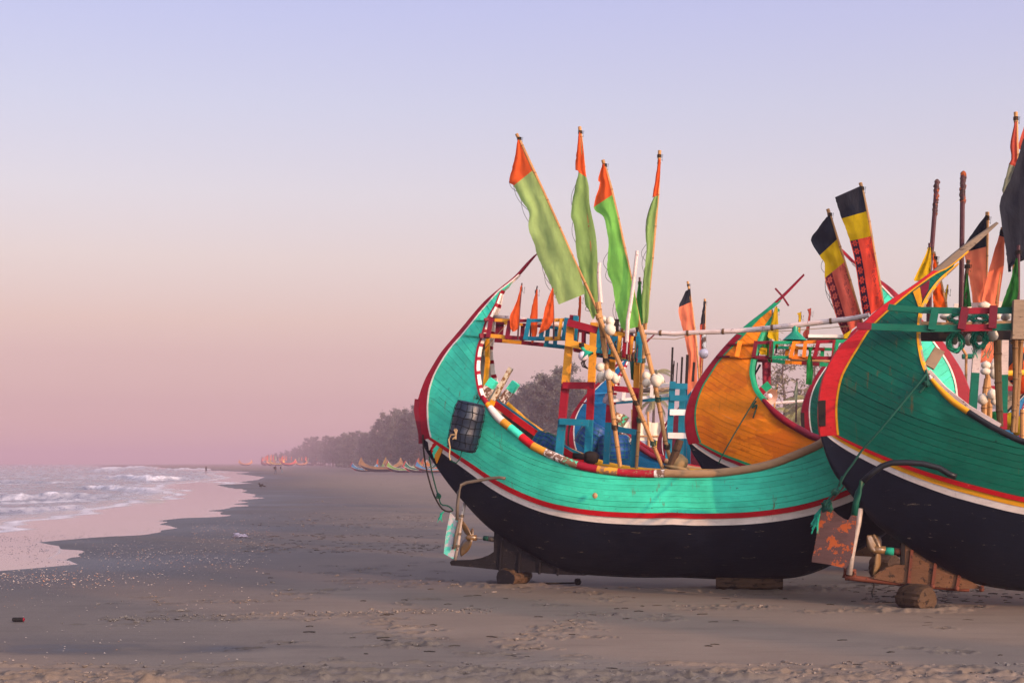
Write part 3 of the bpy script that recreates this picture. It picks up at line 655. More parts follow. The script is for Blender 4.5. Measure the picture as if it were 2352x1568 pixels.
propeller(b1, Z2(558, 1076), [(Z2(500, 938), .075, 1), (Z2(490, 1228), .13, -1), (Z2(576, 1003), .05, 1)])
b1.part_prism("rudder_blade", [Z2(*p) for p in ((396, 880), (425, 915), (466, 930), (462, 1000), (440, 1250), (400, 1232), (345, 1200), (360, 1060), (380, 960))], .04, "plate")
b1.part_tube("rudder_post", zz(Z2, [(506, 805), (480, 930), (455, 1130), (430, 1250)], 0), .032, "steel")
for x, y in ((483, 905), (462, 1045), (447, 1140)): b1.part_tube("rudder_clamp", zz(Z2, [(x + 1, y - 9), (x - 1, y + 9)], 0), .05, "pipe")
b1.part_tube("rudder_tube", zz(Z2, [(470, 925), (440, 1050), (420, 1165)], -.07), .03, "pipe", 10)
b1.part_tube("tiller_pipe", zz(Z2, [(826, 613), (780, 606), (700, 613), (600, 632), (520, 645), (480, 665), (460, 720), (450, 830), (447, 940)], -.95), .029, "pipe", 10)
def rope(bt, pts, y, r=.012, mat="rope", name="rope", f=Z2):
    q = dense([f(*p) for p in pts], 26); return bt.part_tube(name, [(a, b, y) for a, b in q], r, mat, 6)
rope(b1, [(180, 270), (188, 420), (212, 560), (250, 700), (290, 790), (330, 850), (375, 872), (412, 868)], -.14, .016, "drope")
rope(b1, [(228, 440), (252, 570), (282, 690), (302, 750), (322, 815), (370, 825), (405, 848), (416, 868)], -.14, .014, "rope")
mb = MB(); mb.ball(b1.l(*Z2(302, 748), -.14), .05, .05, .055, nu=8, nv=6, dent=.5); mb.build("rope_knot", "rope", b1.root)
mb = MB(); c = b1.l(*Z2(350, 868), -.14)
for k in range(14): mb.tube([c, c + Vector((-.05 - random.random() * .04, random.uniform(-.03, .03), -.05)), c + Vector((-.10 + random.uniform(-.05, .05), random.uniform(-.05, .05), -.16 + random.uniform(-.05, .05)))], .006, 4)
mb.build("frayed_rope_end", "frayed", b1.root)
mb = MB(); mb.ball(b1.l(*Z2(1528, 747), -1.22), .045, .03, .05, nu=10, nv=6); mb.build("hull_plug", "rail", b1.root)
b1.part_beam("stem_fender", [(*Z1(160, 1352), 0), (*Z1(152, 1440), 0), (*Z2(150, 130), 0), (*Z2(178, 260), 0), (*Z2(180, 340), 0)], .24, .09, "dmaroon", up=(1, 0, .2))

# ---- the dark green boat nearest the right edge
O2 = [(2292, 510), (2209, 568.5), (2150, 617), (2093.7, 658), (2042.5, 691.6), (2001.5, 725), (1965.6, 764), (1935, 791), (1914, 820), (1896, 856), (1886, 889), (1881.5, 926), (1881, 964), (1884, 996), (1891, 1024), (1899, 1049), (1914, 1082), (1932, 1107), (1951, 1129),
      (1978, 1163), (2013, 1203), (2070, 1247), (2123, 1284), (2189, 1319.5), (2244, 1339), (2299, 1350), (2352, 1356), (2460, 1364), (2661, 1367)]
A2_ = [(2294, 513), (2240, 562), (2180, 612), (2149, 627), (2093.7, 666), (2050, 702), (2014, 735), (1993.8, 758), (1970.7, 795), (1950, 828.5), (1932, 864), (1923, 900), (1919, 939), (1920.7, 977), (1923, 999)]
R2 = [(1923, 999), (1986, 1028.5), (2060, 1059), (2119, 1080), (2196, 1103), (2273, 1123), (2352, 1142), (2460, 1160), (2661, 1172)]
G2 = [(2296, 515), (2244, 566), (2192, 613), (2160, 640), (2135, 671), (2117, 704), (2110, 728), (2107, 767), (2109, 793), (2114.5, 823), (2121, 844), (2131, 864), (2151.7, 890), (2187.6, 926), (2221, 949), (2257, 972), (2293, 992.6), (2352, 1021), (2450, 1047), (2661, 1062)]
b2 = Boat("moon_boat", "dark green crescent boat with bright red stem at the right edge, weathered bare wooden tip", 9.5, 20.9, 11)
b2.hull(O2, A2_, R2, G2, [(.07, "red", .03), (.075, "yellow", .012), (.10, "white", .004)], "dgreen", stem="bred", trim="yellow", throat=.80, nplanks=29, nmid=7,
        lowi=lowidx(G2, (2131, 864)), stripes=("yellow", "wood"), railn=(("cwhite", .01), ("yellow", .10), ("hose", .9)), railf="yellow", railr=.045, trimw=.05)
b2.post.data.materials.append(M["wood"])
for p in b2.post.data.polygons:
    if p.center.z > 5.08: p.material_index = 1
b2.part_prism("stem_fender", [Z5(*p) for p in ((160, 680), (228, 675), (228, 905), (165, 905))], .27, "hold")
b2.part_beam("side_rail", [(*Z5(1150, 415), -.62), (*Z5(1290, 570), -.68), (*Z5(1500, 735), -.85), (*Z5(1790, 905), -.95)], .05, .08, "pole")
b2.part_beam("mooring_post", zz(Z5, [(1155, 375), (1250, 220)], -.35), .17, .16, "wood")
# painted panels close to the tip
for pts, mat in (([(1012, 1046), (1074, 1002), (1094, 1120), (1085, 1178), (1060, 1178)], "yellow"), ([(1077, 1000), (1163, 938), (1150, 1030), (1098, 1120)], "dmaroon")):
    q = [b2.l(*Z4(*p_), -.2) for p_ in pts]
    for _ in range(5): q = [b2.l(*Z4(*p_), -float(b2.B(v.x, v.z)[0]) - .014) for p_, v in zip(pts, q)]
    mb = MB(); mb.prism(q, (0, 1, 0), .012); mb.build("painted_panel", mat, b2.root)
# timber rack
b2.part_beam("rack_rail", zz(Z4, [(790, 1180), (830, 1190), (1080, 1210), (1480, 1218), (1730, 1215), (1960, 1212), (2300, 1215)], -.62), .06, .09, ["dgreen", "dgreen", "dgreen", "maroon", "dgreen", "dgreen"])
b2.part_beam("rack_rail", zz(Z4, [(510, 1350), (640, 1358), (1080, 1375), (1440, 1372), (1720, 1365), (1940, 1358), (2300, 1350)], -.66), .06, .10, ["dmaroon", "dgreen", "dgreen", "maroon", "dgreen", "dgreen"])
b2.part_beam("rack_rail", zz(Z4, [(1070, 1440), (1500, 1445), (2300, 1440)], .4), .10, .16, "hold")
b2.part_beam("rack_rail", zz(Z4, [(1080, 1325), (1300, 1335), (1900, 1318)], .35), .05, .05, "rail"); b2.part_beam("rack_rail", zz(Z4, [(1380, 1180), (1700, 1165), (2300, 1130)], .5), .06, .09, "white")
for x0, y0, x1, y1, m in ((1212, 1195, 1180, 1385, "dgreen"), (1480, 1185, 1445, 1380, "dmaroon"), (1735, 1170, 1722, 1372, "dmaroon"), (1955, 1120, 1950, 1375, "dgreen")):
    b2.part_beam("rack_rung", [(*Z4(x0, y0), -.71), (*Z4(x1, y1), -.71)], .11, .05, m, up=(0, 1, 0))
b2.part_beam("rack_post", zz(ZF, [(418, 470), (395, 760), (365, 1170)], -.3), .11, .1, ["pole", "dgreen"], up=(0, 1, 0)); b2.part_beam("rack_post", zz(ZF, [(705, 420), (698, 780), (690, 1180), (688, 1350)], .3), .10, .09, ["pole", "dgreen", "maroon"], up=(0, 1, 0))
b2.part_beam("rack_post", zz(Z5, [(2000, -220), (1985, 130)], -.7), .28, .2, "wood", up=(0, 1, 0))
def bamboo(pts, r, parent=None, name="bamboo_strut", every=.42, mat="bamboo"):
    """a cane with swollen joints; pts in the parent's space"""
    q = resample(np.array([tuple(p) for p in pts]), 60); L = np.linalg.norm(np.diff(q, axis=0), axis=1).sum()
    mb = MB(); n = max(2, int(L / every)); P_, rr_, mi = [], [], []
    ph = random.random() * .6
    ts = [0]
    for k in range(n + 1):
        t = (k + ph) / n
        if .01 < t < .99: ts += [t - .012 / L * 2, t - .006 / L, t + .006 / L, t + .012 / L * 2]
    ts.append(1); f = np.linspace(0, 1, 60)
    for i, t in enumerate(ts):
        P_.append(Vector([np.interp(t, f, q[:, k]) for k in range(3)])); inner = 0 < i < len(ts) - 1 and (i - 1) % 4 in (1, 2)
        rr_.append(r * (1 - .22 * t) * (1.14 if inner else 1.0))
    for i in range(len(ts) - 1): mi.append(1 if 0 < i < len(ts) - 2 and (i - 1) % 4 == 1 else 0)
    mb.tube(P_, rr_, 9, mi); return mb.build(name, [mat, "node"], parent, smooth=False)
for pts, y, r in (([(625, 420), (632, 800), (655, 1320)], -.2, .058), ([(812, 410), (815, 900), (785, 1380)], -.4, .042), ([(872, 405), (850, 800), (815, 1380)], -.35, .04)):
    bamboo([b2.l(*ZF(a, b), y) for a, b in pts], r, b2.root, mat="oldbamboo")
# stern gear
b2.part_prism("skeg", [Z6(*p) for p in ((1080, 700), (1085, 925), (1000, 930), (900, 960), (800, 1020), (740, 1070), (1130, 1140), (1400, 1160), (1650, 1182), (1920, 1180), (1700, 1060), (1400, 900), (1200, 790))], .13, "rawkeel")
b2.part_tube("skeg_shoe", zz(Z6, [(470, 1065), (600, 1078), (800, 1100), (1140, 1135), (1400, 1158), (1640, 1180), (1770, 1185)], 0), .045, "rustbar")
b2.part_tube("heel_bracket", zz(Z6, [(468, 1070), (470, 985), (568, 1000), (562, 1070)], 0), .04, "rustbar")
for pts in (((1172, 780), (1135, 1145)), ((1420, 905), (1385, 1160)), ((1668, 1040), (1640, 1182)), ((1905, 1150), (1900, 1190))):
    for y in (-.09, .09): b2.part_beam("strap", zz(Z6, pts, y), .045, .03, "rustbar", up=(0, 1, 0))
    b2.part_tube("strap_bolt", [(*Z6(*pts[1]), -.12), (*Z6(*pts[1]), .12)], .04, "rustbar")
b2.part_tube("propeller_shaft", zz(Z6, [(835, 788), (1000, 795), (1080, 800)], 0), .022, "steel"); b2.part_tube("shaft_sleeve", zz(Z6, [(890, 790), (980, 797)], 0), .06, "frayed"); b2.part_tube("shaft_sleeve", zz(Z6, [(985, 795), (1075, 803)], 0), .055, "rustbar")
b2.part_beam("stern_timber", zz(Z6, [(1075, 700), (1072, 930)], 0), .06, .16, "hold", up=(0, 1, 0))
propeller(b2, Z6(825, 780), [(Z6(690, 640), .15, -1), (Z6(785, 612), .05, 1), (Z6(738, 1065), .06, 1)], .065)
b2.part_prism("rudder_blade", [Z6(*p) for p in ((215, 345), (340, 360), (400, 415), (460, 455), (505, 468), (540, 405), (590, 425), (575, 640), (545, 830), (500, 945), (480, 972), (300, 930), (122, 905), (125, 870), (150, 760), (175, 620), (195, 480))], .05, "rust", y=-.12)
b2.part_tube("rudder_post", zz(Z6, [(630, 345), (610, 500), (575, 660), (540, 850), (515, 1040)], -.05), .045, "steel")
b2.part_tube("tiller_hose", zz(Z5, [(1400, 1358), (1340, 1335), (1250, 1280), (1100, 1240), (960, 1230), (820, 1232), (730, 1265), (650, 1320), (560, 1400)], -1.0), .045, "hose", 10); b2.part_tube("tiller_hose", zz(Z6, [(655, 60), (610, 180), (585, 290), (565, 420)], -.75), .05, "ghose", 10)
q = dense([Z5(*p) for p in ((1130, 440), (900, 720), (700, 960), (560, 1115), (480, 1230), (400, 1340), (350, 1440))], 30)
b2.part_tube("rope", [(a, b, -1.05 + .3 * abs(i / 29 - .4)) for i, (a, b) in enumerate(q)], .017, "rope", 6)
rope(b2, [(440, 10), (400, 120), (370, 170), (300, 250), (255, 320)], -.5, .018, "rope", f=Z6); rope(b2, [(465, 110), (400, 190), (330, 260), (290, 310)], -.3, .014, "drope", f=Z6)
rope(b2, [(1125, 400), (1140, 470), (1130, 530), (1070, 605)], -.8, .02, "rope", f=Z5)
for px, y, r in ((Z6(372, 170), -.5, .06), (Z6(275, 320), -.4, .10), (Z5(1130, 525), -.8, .05)):
    mb = MB(); mb.ball(b2.l(*px, y), r, r, r * .9, nu=9, nv=6, dent=.6); mb.build("rope_knot", "rope", b2.root)
mb = MB(); c = b2.l(*Z6(225, 335), -.3)
for k in range(26): mb.tube([c, c + Vector((-.05 + random.uniform(-.05, .03), random.uniform(-.03, .03), -.12)), c + Vector((-.10 + random.uniform(-.07, .05), random.uniform(-.05, .05), -.33 + random.uniform(-.08, .08)))], .007, 4)
mb.build("frayed_rope_end", "frayed", b2.root)
rope(b2, [(770, 1110), (772, 1160), (755, 1220), (760, 1275)], 0, .012, "drope", f=Z6)

# ---- the orange boat between them
O3 = [(1847, 629.6), (1802.7, 673), (1766, 706), (1723.6, 739), (1690.6, 768.6), (1651, 811.5), (1618, 854), (1595, 890.5), (1580, 926.8), (1574, 959.8), (1576, 992.7), (1582, 1018), (1590, 1040), (1603, 1060), (1620, 1085), (1690, 1150), (1760, 1200), (1900, 1255), (2020, 1275), (2148, 1280)]
A3 = [(1848, 632), (1806, 676), (1770, 709), (1743, 731), (1704, 773), (1657.7, 819.7), (1631, 857.6), (1611.5, 890.5), (1598, 930), (1595.7, 963), (1600, 992.7), (1608, 1016)]
R3 = [(1608, 1016), (1657.7, 1040.5), (1697, 1055), (1760, 1078), (1850, 1102), (2000, 1122), (2148, 1126)]
G3 = [(1850, 632), (1815, 676), (1790, 706), (1764, 739), (1746, 772), (1730, 811.5), (1723, 848), (1725, 871), (1733.5, 897), (1753, 923.5), (1779.6, 953), (1809, 976), (1849, 999), (1868.6, 1009), (1960, 1035), (2060, 1048), (2148, 1052)]
b3 = Boat("moon_boat", "orange crescent boat with green edging and a crossbar on its tip, behind the turquoise boat", 8.3, 27.9, 11)
b3.hull(O3, A3, R3, G3, [(.06, "wgreen", .02), (.085, "maroon", .02), (.13, "white", .004)], "orange", stem="maroon", trim="wgreen", throat=.78, nplanks=27, lowi=lowidx(G3, (1753, 923)),
        stripes=("wgreen", "wgreen"), railn=(("maroon", .12), ("dmaroon", .88)), railf="wgreen", trimw=.09)
b3.post.data.materials.append(M["wgreen"])
for p in b3.post.data.polygons:
    if 4.75 < p.center.z < 5.62 and p.center.x < -3.1: p.material_index = 1
b3.part_beam("tip_crossbar", zz(Z3, [(873, 267), (925, 325), (966, 388)], -.03), .05, .035, "dmaroon")
for pts in ([(465, 740), (560, 742), (640, 748), (720, 745)], [(545, 658), (640, 655), (730, 655)]):
    q = [(*Z3(*p), -.3) for p in pts]
    for _ in range(5): q = [(a, b, -float(b3.B(b3.l(a, b, y).x, b3.l(a, b, y).z)[0]) - .03) for a, b, y in q]
    b3.part_beam("batten", q, .05, .035, ["dmaroon"] + ["orange"] * (len(q) - 2))
b3.part_beam("batten", [(*Z3(628, 635), -.32), (*Z3(605, 745), -.4)], .09, .03, "orange", up=(0, 1, 0))
rope(b3, [(745, 1020), (690, 1110), (600, 1260), (520, 1400), (475, 1490)], -1.0, .014, "rope", f=Z3); rope(b3, [(740, 1050), (710, 1100), (745, 1080), (718, 1170)], -.75, .017, "rope", f=Z3)
b3.part_beam("mooring_post", zz(Z3, [(755, 1010), (790, 970), (835, 935)], -.3), .15, .15, ["maroon", "wgreen"])
nr, fr_ = -.4, .5
b3.part_beam("rack_rail", zz(ZR, [(55, 592), (300, 592), (600, 590), (940, 582), (1200, 575), (1450, 572)], nr), .045, .062, ["dmaroon", "wgreen", "orange", "maroon", "wgreen"]); b3.part_beam("rack_rail", zz(ZR, [(10, 795), (300, 797), (545, 798), (890, 805), (1150, 808), (1450, 810)], nr), .045, .062, ["dmaroon", "wgreen", "orange", "maroon", "wgreen"])
b3.part_beam("rack_rail", zz(ZR, [(100, 640), (300, 655), (540, 665), (790, 672), (1040, 685), (1400, 690)], fr_), .045, .06, ["dmaroon", "wgreen", "orange", "maroon", "wgreen"]); b3.part_beam("rack_rail", zz(ZR, [(20, 835), (310, 845), (490, 862), (720, 875), (970, 895), (1400, 915)], fr_), .045, .075, ["dmaroon", "wgreen", "orange", "dmaroon", "wgreen"])
for x0, y0, x1, y1, m in ((85, 570, 50, 800, "dmaroon"), (300, 570, 285, 800, "dmaroon"), (335, 575, 290, 800, "wgreen"), (620, 580, 565, 805, "orange"), (775, 565, 750, 800, "orange"), (960, 560, 895, 815, "maroon"), (1180, 555, 1160, 815, "maroon"), (1225, 550, 1165, 815, "wgreen")):
    b3.part_beam("rack_rung", [(*ZR(x0, y0), nr - .05), (*ZR(x1, y1), nr - .05)], .075, .04, m, up=(0, 1, 0))
for x0, y0, x1, y1, m in ((525, 680, 505, 800, "orange"), (650, 640, 630, 880, "orange"), (1010, 690, 1000, 900, "wgreen")):
    b3.part_beam("rack_rung", [(*ZR(x0, y0), fr_ + .05), (*ZR(x1, y1), fr_ + .05)], .075, .04, m, up=(0, 1, 0))
b3.part_beam("rack_shelf", zz(ZR, [(810, 520), (1360, 525)], .1), .7, .06, "white")
b3.part_tube("rack_pole", zz(ZR, [(560, 835), (1130, 850)], -.45), .02, "bamboo")

# ---- the blue boat further back, with its own ladder rack
def small_boat(name, label, nose, kx, ky, depth, col, stem, trim, **kw):
    px = (1574 - 989) * kx + nose[0]; bt = Boat(name, label, (px - CX) / F * depth, depth, kw.pop("yaw", 11), Bm=kw.pop("Bm", 1.3))
    c = [remap(x, nose, kx, ky) for x in (O1, A1, R1, G1)]
    bt.hull(*c, kw.pop("bands", BAND_RW), col, stem=stem, trim=trim, throat=.835, lowi=lowidx(c[3], remap([(1108, 919)], nose, kx, ky)[0]), **kw)
    return bt
b4 = small_boat("moon_boat", "blue crescent boat with maroon stem seen through the rack of the turquoise boat", (1323, 1034), .74, .628, 37.0, "blue", "maroon", "white", stripes=("maroon", "white"), railn=(("cwhite", .08), ("dmaroon", .12), ("rail", .8)), railf="red", nplanks=22, nmid=6, q=3.0)
b4.part_prism("stem_fender", [ZP(*p) for p in ((205, 1190), (222, 1000), (262, 985), (245, 1100), (250, 1250), (215, 1240))], .24, "hold")
b4.part_beam("batten", [(*ZP(495, 637), -.42), (*ZP(665, 630), -.30)], .05, .04, "blue"); b4.part_beam("batten", [(*ZP(340, 745), -.2), (*ZP(480, 742), -.5), (*ZP(665, 745), -.55)], .05, .04, ["maroon", "blue"])
for y, m in ((-.4, "white"), (.5, "bteal")):
    b4.part_beam("rack_rail", [(*ZP(725, 610 + (y > 0) * -8), y), (*ZP(1400, 520 + (y > 0) * 55), y)], .05, .065 if y < 0 else .07, m); b4.part_beam("rack_rail", [(*ZP(720, 720 + (y > 0) * 22), y), (*ZP(1385, 650 + (y > 0) * 40), y)], .05, .075 if y < 0 else .085, m)
b4.part_beam("rack_rail", zz(ZP, [(735, 575), (1050, 585)], .2), .06, .05, "wood"); b4.part_tube("rack_pole", zz(ZP, [(1060, 600), (1250, 595), (1380, 590)], 0), .06, "wood")
for x0, y0, x1, y1 in ((850, 600, 835, 715), (1165, 560, 1155, 680)): b4.part_beam("rack_rung", [(*ZP(x0, y0), -.46), (*ZP(x1, y1), -.46)], .085, .05, "white", up=(0, 1, 0))
for x0, x1, y0, y1, y, m in ((1400, 1345, 500, 1440, -.6, "bteal"), (1515, 1480, 540, 1440, -.3, "bteal"), (1550, 1530, 540, 1440, .5, "bteal"), (1590, 1580, 540, 1440, .7, "bteal")):
    b4.part_beam("rack_post", [(*ZP(x0, y0), y), (*ZP(x1, y1), y)], .15 if y < 0 else .1, .1, m, up=(0, 1, 0))
for y0, m in ((553, "bteal"), (688, "bteal"), (850, "white"), (1115, "white")): b4.part_beam("ladder_rung", [(*ZP(1345 + (y0 < 1000) * 22, y0), -.68), (*ZP(1570, y0 + 3), -.66)], .08, .15, m)
for x, y0, y1, w_ in ((1395, 110, 500, .05), (1412, 265, 540, .03), (1450, 285, 560, .025), (1505, 220, 540, .05), (1565, 195, 560, .07), (1410, 300, 420, .04), (1640, 280, 500, .06)):
    b4.part_beam("rack_stick", [(*ZP(x + 4, y0), 0), (*ZP(x - 12, y1), 0)], w_, w_, "hold", up=(0, 1, 0))
b4.part_tube("mooring_post", zz(ZP, [(750, 950), (785, 860)], -.2), .11, "paintedwood", 8); b4.part_beam("mooring_post", zz(ZP, [(800, 1000), (870, 890)], .1), .2, .18, "chipteal")
b5 = small_boat("moon_boat", "green boat with magenta-red stem and white edge, mostly hidden behind the dark green boat", (1864, 995), .735, .735, 34.0, "dgreen", "maroon", "white", nplanks=20, nmid=6, q=3.2, railn=(("maroon", .2), ("dmaroon", .8)), railf="red")
b5.part_prism("stem_fender", [Z5(*p) for p in ((5, 785), (38, 785), (42, 945), (12, 940))], .24, "hold")
b6 = small_boat("moon_boat", "dull maroon boat with white edge, small behind the orange stem", (1524, 1046), .46, .43, 52.0, "dmaroon", "dmaroon", "white", nplanks=16, nmid=5, railn=(("white", .2), ("dmaroon", .8)), railf="maroon")
# ------------------------------------------------------------------ shoreline, sand, sea
SEA = -0.035
_sh = [(0, 1140), (350, 1112), (690, 1080), (600, 1052), (430, 1030), (515, 985), (525, 925), (330, 893), (700, 860), (1100, 830), (1300, 800), (1520, 772), (1450, 755), (1350, 745), (1450, 720), (1345, 710), (1600, 680), (1750, 660), (1860, 635),
       (1665, 622), (1900, 597), (2090, 583), (1930, 568), (2095, 547), (2020, 538), (2250, 515), (2120, 503), (2180, 490), (2060, 465), (2120, 452), (1950, 430), (1840, 402), (2200, 358), (2260, 338), (2120, 320), (1990, 305), (2150, 295), (1900, 283), (1600, 272)]
SHORE = [G0(x * .26857, 1004.9 + y * .26857, SEA)[:2] for x, y in _sh]
SHORE = [(SHORE[0][0] - 18, SHORE[0][1] - 9), (-45, 2), (-70, -40)][::-1] + [tuple(p) for p in SHORE]
SHORE += [(-330, 1100), (-420, 1700), (-500, 4000)]
SHORE = np.array(SHORE)
def shore_sd(x, y):
    """signed distance to the waterline, positive on the sand"""
    p = np.stack([x, y], 1); best = np.full(len(x), 1e9); sgn = np.ones(len(x))
    a, b = SHORE[:-1], SHORE[1:]
    for i in range(len(a)):
        e = b[i] - a[i]; t = np.clip(((p - a[i]) @ e) / (e @ e), 0, 1); d = np.linalg.norm(a[i] + t[:, None] * e - p, axis=1)
        best = np.minimum(best, d)
    # inside test: count crossings of a ray to the east
    cnt = np.zeros(len(x), int)
    for i in range(len(a)):
        (x0, y0), (x1, y1) = a[i], b[i]
        if y0 == y1: continue
        hit = ((y >= min(y0, y1)) & (y < max(y0, y1))); xi = x0 + (y - y0) / (y1 - y0) * (x1 - x0)
        cnt += (hit & (xi > x))
    # the coast runs from south to north: an odd number of crossings to the east means water
    return np.where(cnt % 2 == 1, -best, best)
def vnoise(x, y, s, seed=0, oct=3):
    """smooth value noise on numpy arrays, -1..1"""
    out_ = np.zeros(len(x)); amp, tot = 1.0, 0
    for o in range(oct):
        g = np.random.default_rng(seed + o).random((257, 257)) * 2 - 1; g[256] = g[0]; g[:, 256] = g[:, 0]
        u, v = x / s * 2 ** o, y / s * 2 ** o; iu, iv = np.floor(u).astype(int), np.floor(v).astype(int); fu, fv = u - iu, v - iv
        fu, fv = fu * fu * (3 - 2 * fu), fv * fv * (3 - 2 * fv); iu %= 256; iv %= 256
        out_ += amp * ((g[iu, iv] * (1 - fu) + g[iu + 1, iv] * fu) * (1 - fv) + (g[iu, iv + 1] * (1 - fu) + g[iu + 1, iv + 1] * fu) * fv)
        tot += amp; amp *= .5
    return out_ / tot
def polar(rows_r, angs):
    r, a = np.meshgrid(rows_r, angs, indexing="ij")
    return (r * np.sin(a)).ravel(), (r * np.cos(a)).ravel(), len(rows_r), len(angs)
def polar_mesh(name, x, y, z, nr, na, keep=None):
    idx = np.arange(nr * na).reshape(nr, na)
    q = np.stack([idx[:-1, :-1], idx[:-1, 1:], idx[1:, 1:], idx[1:, :-1]], -1).reshape(-1, 4)
    if keep is not None:
        q = q[keep[q].any(1)]; used = np.unique(q); mp = np.full(nr * na, -1); mp[used] = np.arange(len(used)); q = mp[q]; x, y, z = x[used], y[used], z[used]
    else: used = np.arange(nr * na)
    me = bpy.data.meshes.new(name); me.vertices.add(len(x)); me.vertices.foreach_set("co", np.stack([x, y, z], 1).ravel())
    me.loops.add(q.size); me.loops.foreach_set("vertex_index", q.ravel().astype(np.int32)); me.polygons.add(len(q))
    me.polygons.foreach_set("loop_start", (np.arange(len(q)) * 4).astype(np.int32)); me.polygons.foreach_set("use_smooth", np.ones(len(q), bool))
    me.update(calc_edges=True)
    o = bpy.data.objects.new(name, me); COL.objects.link(o); return o, used
def attr(o, name, v):
    a = o.data.attributes.new(name, "FLOAT", "POINT"); a.data.foreach_set("value", v.astype(np.float32))

rows_px = np.r_[np.linspace(2200, 600, 60), np.arange(598, 506, -2.0), np.arange(506, 60, -1.05), np.geomspace(60, 2.4, 90)[1:]]
rad = F * EYE / rows_px
ang = np.r_[np.linspace(-math.pi, -.42, 40), np.linspace(-.405, .405, 780), np.linspace(.42, math.pi, 40)]
x, y, nr_, na_ = polar(rad, ang)
sdist = shore_sd(x, y)
z = np.where(sdist > 0, SEA + np.minimum(sdist, 7) / 7 * (-SEA), SEA + sdist * .02 - .03 * np.clip(-sdist / .5, 0, 1)); z = np.maximum(z, -1.2)
far = np.clip((np.hypot(x, y) - 60) / 60, 0, 1); near = 1 - far
rough = np.clip(sdist / 9, 0.12, 1)
z += near * (vnoise(x, y, 5.0, 1) * .012 + vnoise(x, y, .9, 11) * .0025 * rough + vnoise(x, y * 2.2, .28, 21) * .0016 * rough)
z += far * vnoise(x, y, 14, 5) * .02 * np.clip(sdist / 20, 0, 1)
dark = np.zeros(len(x)); turned = np.zeros(len(x))
def stamp(cx, cy, rx, ry, depth, rim, rot=0.0, rag=.5):
    global z
    m = np.where((np.abs(x - cx) < rx * 2.6) & (np.abs(y - cy) < ry * 2.6 + .05))[0]
    if not len(m): return
    dx, dy = x[m] - cx, y[m] - cy; c, s_ = math.cos(rot), math.sin(rot)
    u, v = (dx * c + dy * s_) / rx, (-dx * s_ + dy * c) / ry; d = np.hypot(u, v) * (1 + rag * vnoise(x[m], y[m], .12, 31, 2))
    z[m] += -depth * np.exp(-d ** 4) + rim * np.exp(-((d - 1.35) / .45) ** 2)
    turned[m] = np.maximum(turned[m], np.exp(-(d / 1.6) ** 4))
def ridge(pts, w, h, rag, seed):
    """a ploughed or dragged line: ragged low bank along picture points on the sand"""
    global z
    q = resample(np.array([G0(*p)[:2] for p in pts]), 90); lo, hi = q.min(0) - w * 5, q.max(0) + w * 5
    m = np.where((x > lo[0]) & (x < hi[0]) & (y > lo[1]) & (y < hi[1]))[0]
    if not len(m): return
    p = np.stack([x[m], y[m]], 1); best = np.full(len(m), 1e9)
    for i in range(len(q) - 1):
        e = q[i + 1] - q[i]; t = np.clip(((p - q[i]) @ e) / (e @ e), 0, 1); best = np.minimum(best, np.linalg.norm(q[i] + t[:, None] * e - p, axis=1))
    n1 = vnoise(x[m], y[m], .5, seed, 3); n2 = vnoise(x[m], y[m], .13, seed + 7, 2)
    k = np.exp(-(best / w) ** 2) * np.clip(.45 + n1 * 1.1 * rag + n2 * .9 * rag, 0, 2)
    z[m] += h * k; turned[m] = np.maximum(turned[m], np.clip(k * .8, 0, 1))
rs = random.Random(3)
# cart and drag lines
ridge([(-40, 1440), (420, 1425), (800, 1412), (1100, 1398), (1300, 1372)], .05, .012, .8, 101); ridge([(240, 1419), (480, 1418), (850, 1404), (1000, 1395)], .07, .03, 1.0, 111)
ridge([(-60, 1527), (500, 1526), (1000, 1522), (1500, 1524), (2000, 1529), (2420, 1536)], .055, .034, .9, 121); ridge([(-60, 1531), (700, 1530), (1600, 1529), (2420, 1541)], .03, -.02, .5, 131)
for i, (yy, h, w_) in enumerate(((1541, .02, .05), (1549, .03, .06), (1558, .04, .07), (1568, .055, .09), (1580, .05, .1))):
    ridge([(-60, yy + rs.uniform(-2, 2)), (600, yy + 2), (1200, yy + rs.uniform(-3, 3)), (1800, yy), (2420, yy + rs.uniform(-2, 3))], w_, h, 1.3, 141 + 10 * i)
for yy in (1253, 1262, 1270): ridge([(560, yy + 8), (900, yy), (1300, yy - 6)], .06, .02, 1.2, 301 + yy)
for yy, x0, x1 in ((1100, 720, 1010), (1112, 780, 1000), (1130, 700, 1000), (1155, 650, 1005), (1180, 640, 1010), (1205, 620, 1020), (1232, 600, 1040)): ridge([(x0, yy + 2), ((x0 + x1) / 2, yy), (x1, yy - 2)], .10, .03, 1.3, 401 + yy)
# footprints and scuffs, where the photograph shows them
marks = []
for x0, y0, x1, y1, n in ((820, 1412, 960, 1492, 20), (1190, 1350, 1480, 1365, 10), (1130, 1510, 1400, 1395, 16), (700, 1350, 960, 1340, 16), (250, 1390, 700, 1380, 12), (1250, 1440, 1520, 1400, 10), (500, 1262, 1000, 1250, 40), (1080, 1200, 620, 1195, 30),
                         (760, 1315, 1000, 1300, 14), (960, 1180, 700, 1150, 20), (1500, 1390, 2100, 1400, 12), (1800, 1345, 2100, 1335, 18), (2100, 1375, 2330, 1345, 16), (800, 1330, 1100, 1345, 12), (100, 1430, 1000, 1400, 12), (600, 1230, 980, 1220, 20), (1400, 1545, 2300, 1550, 30), (0, 1550, 1300, 1545, 50)):
    for i in range(n):
        t = rs.random(); marks.append((x0 + (x1 - x0) * t + rs.gauss(0, 30), y0 + (y1 - y0) * t + rs.gauss(0, 8)))
for i in range(60): marks.append((rs.uniform(560, 2350), rs.uniform(1230, 1540)))
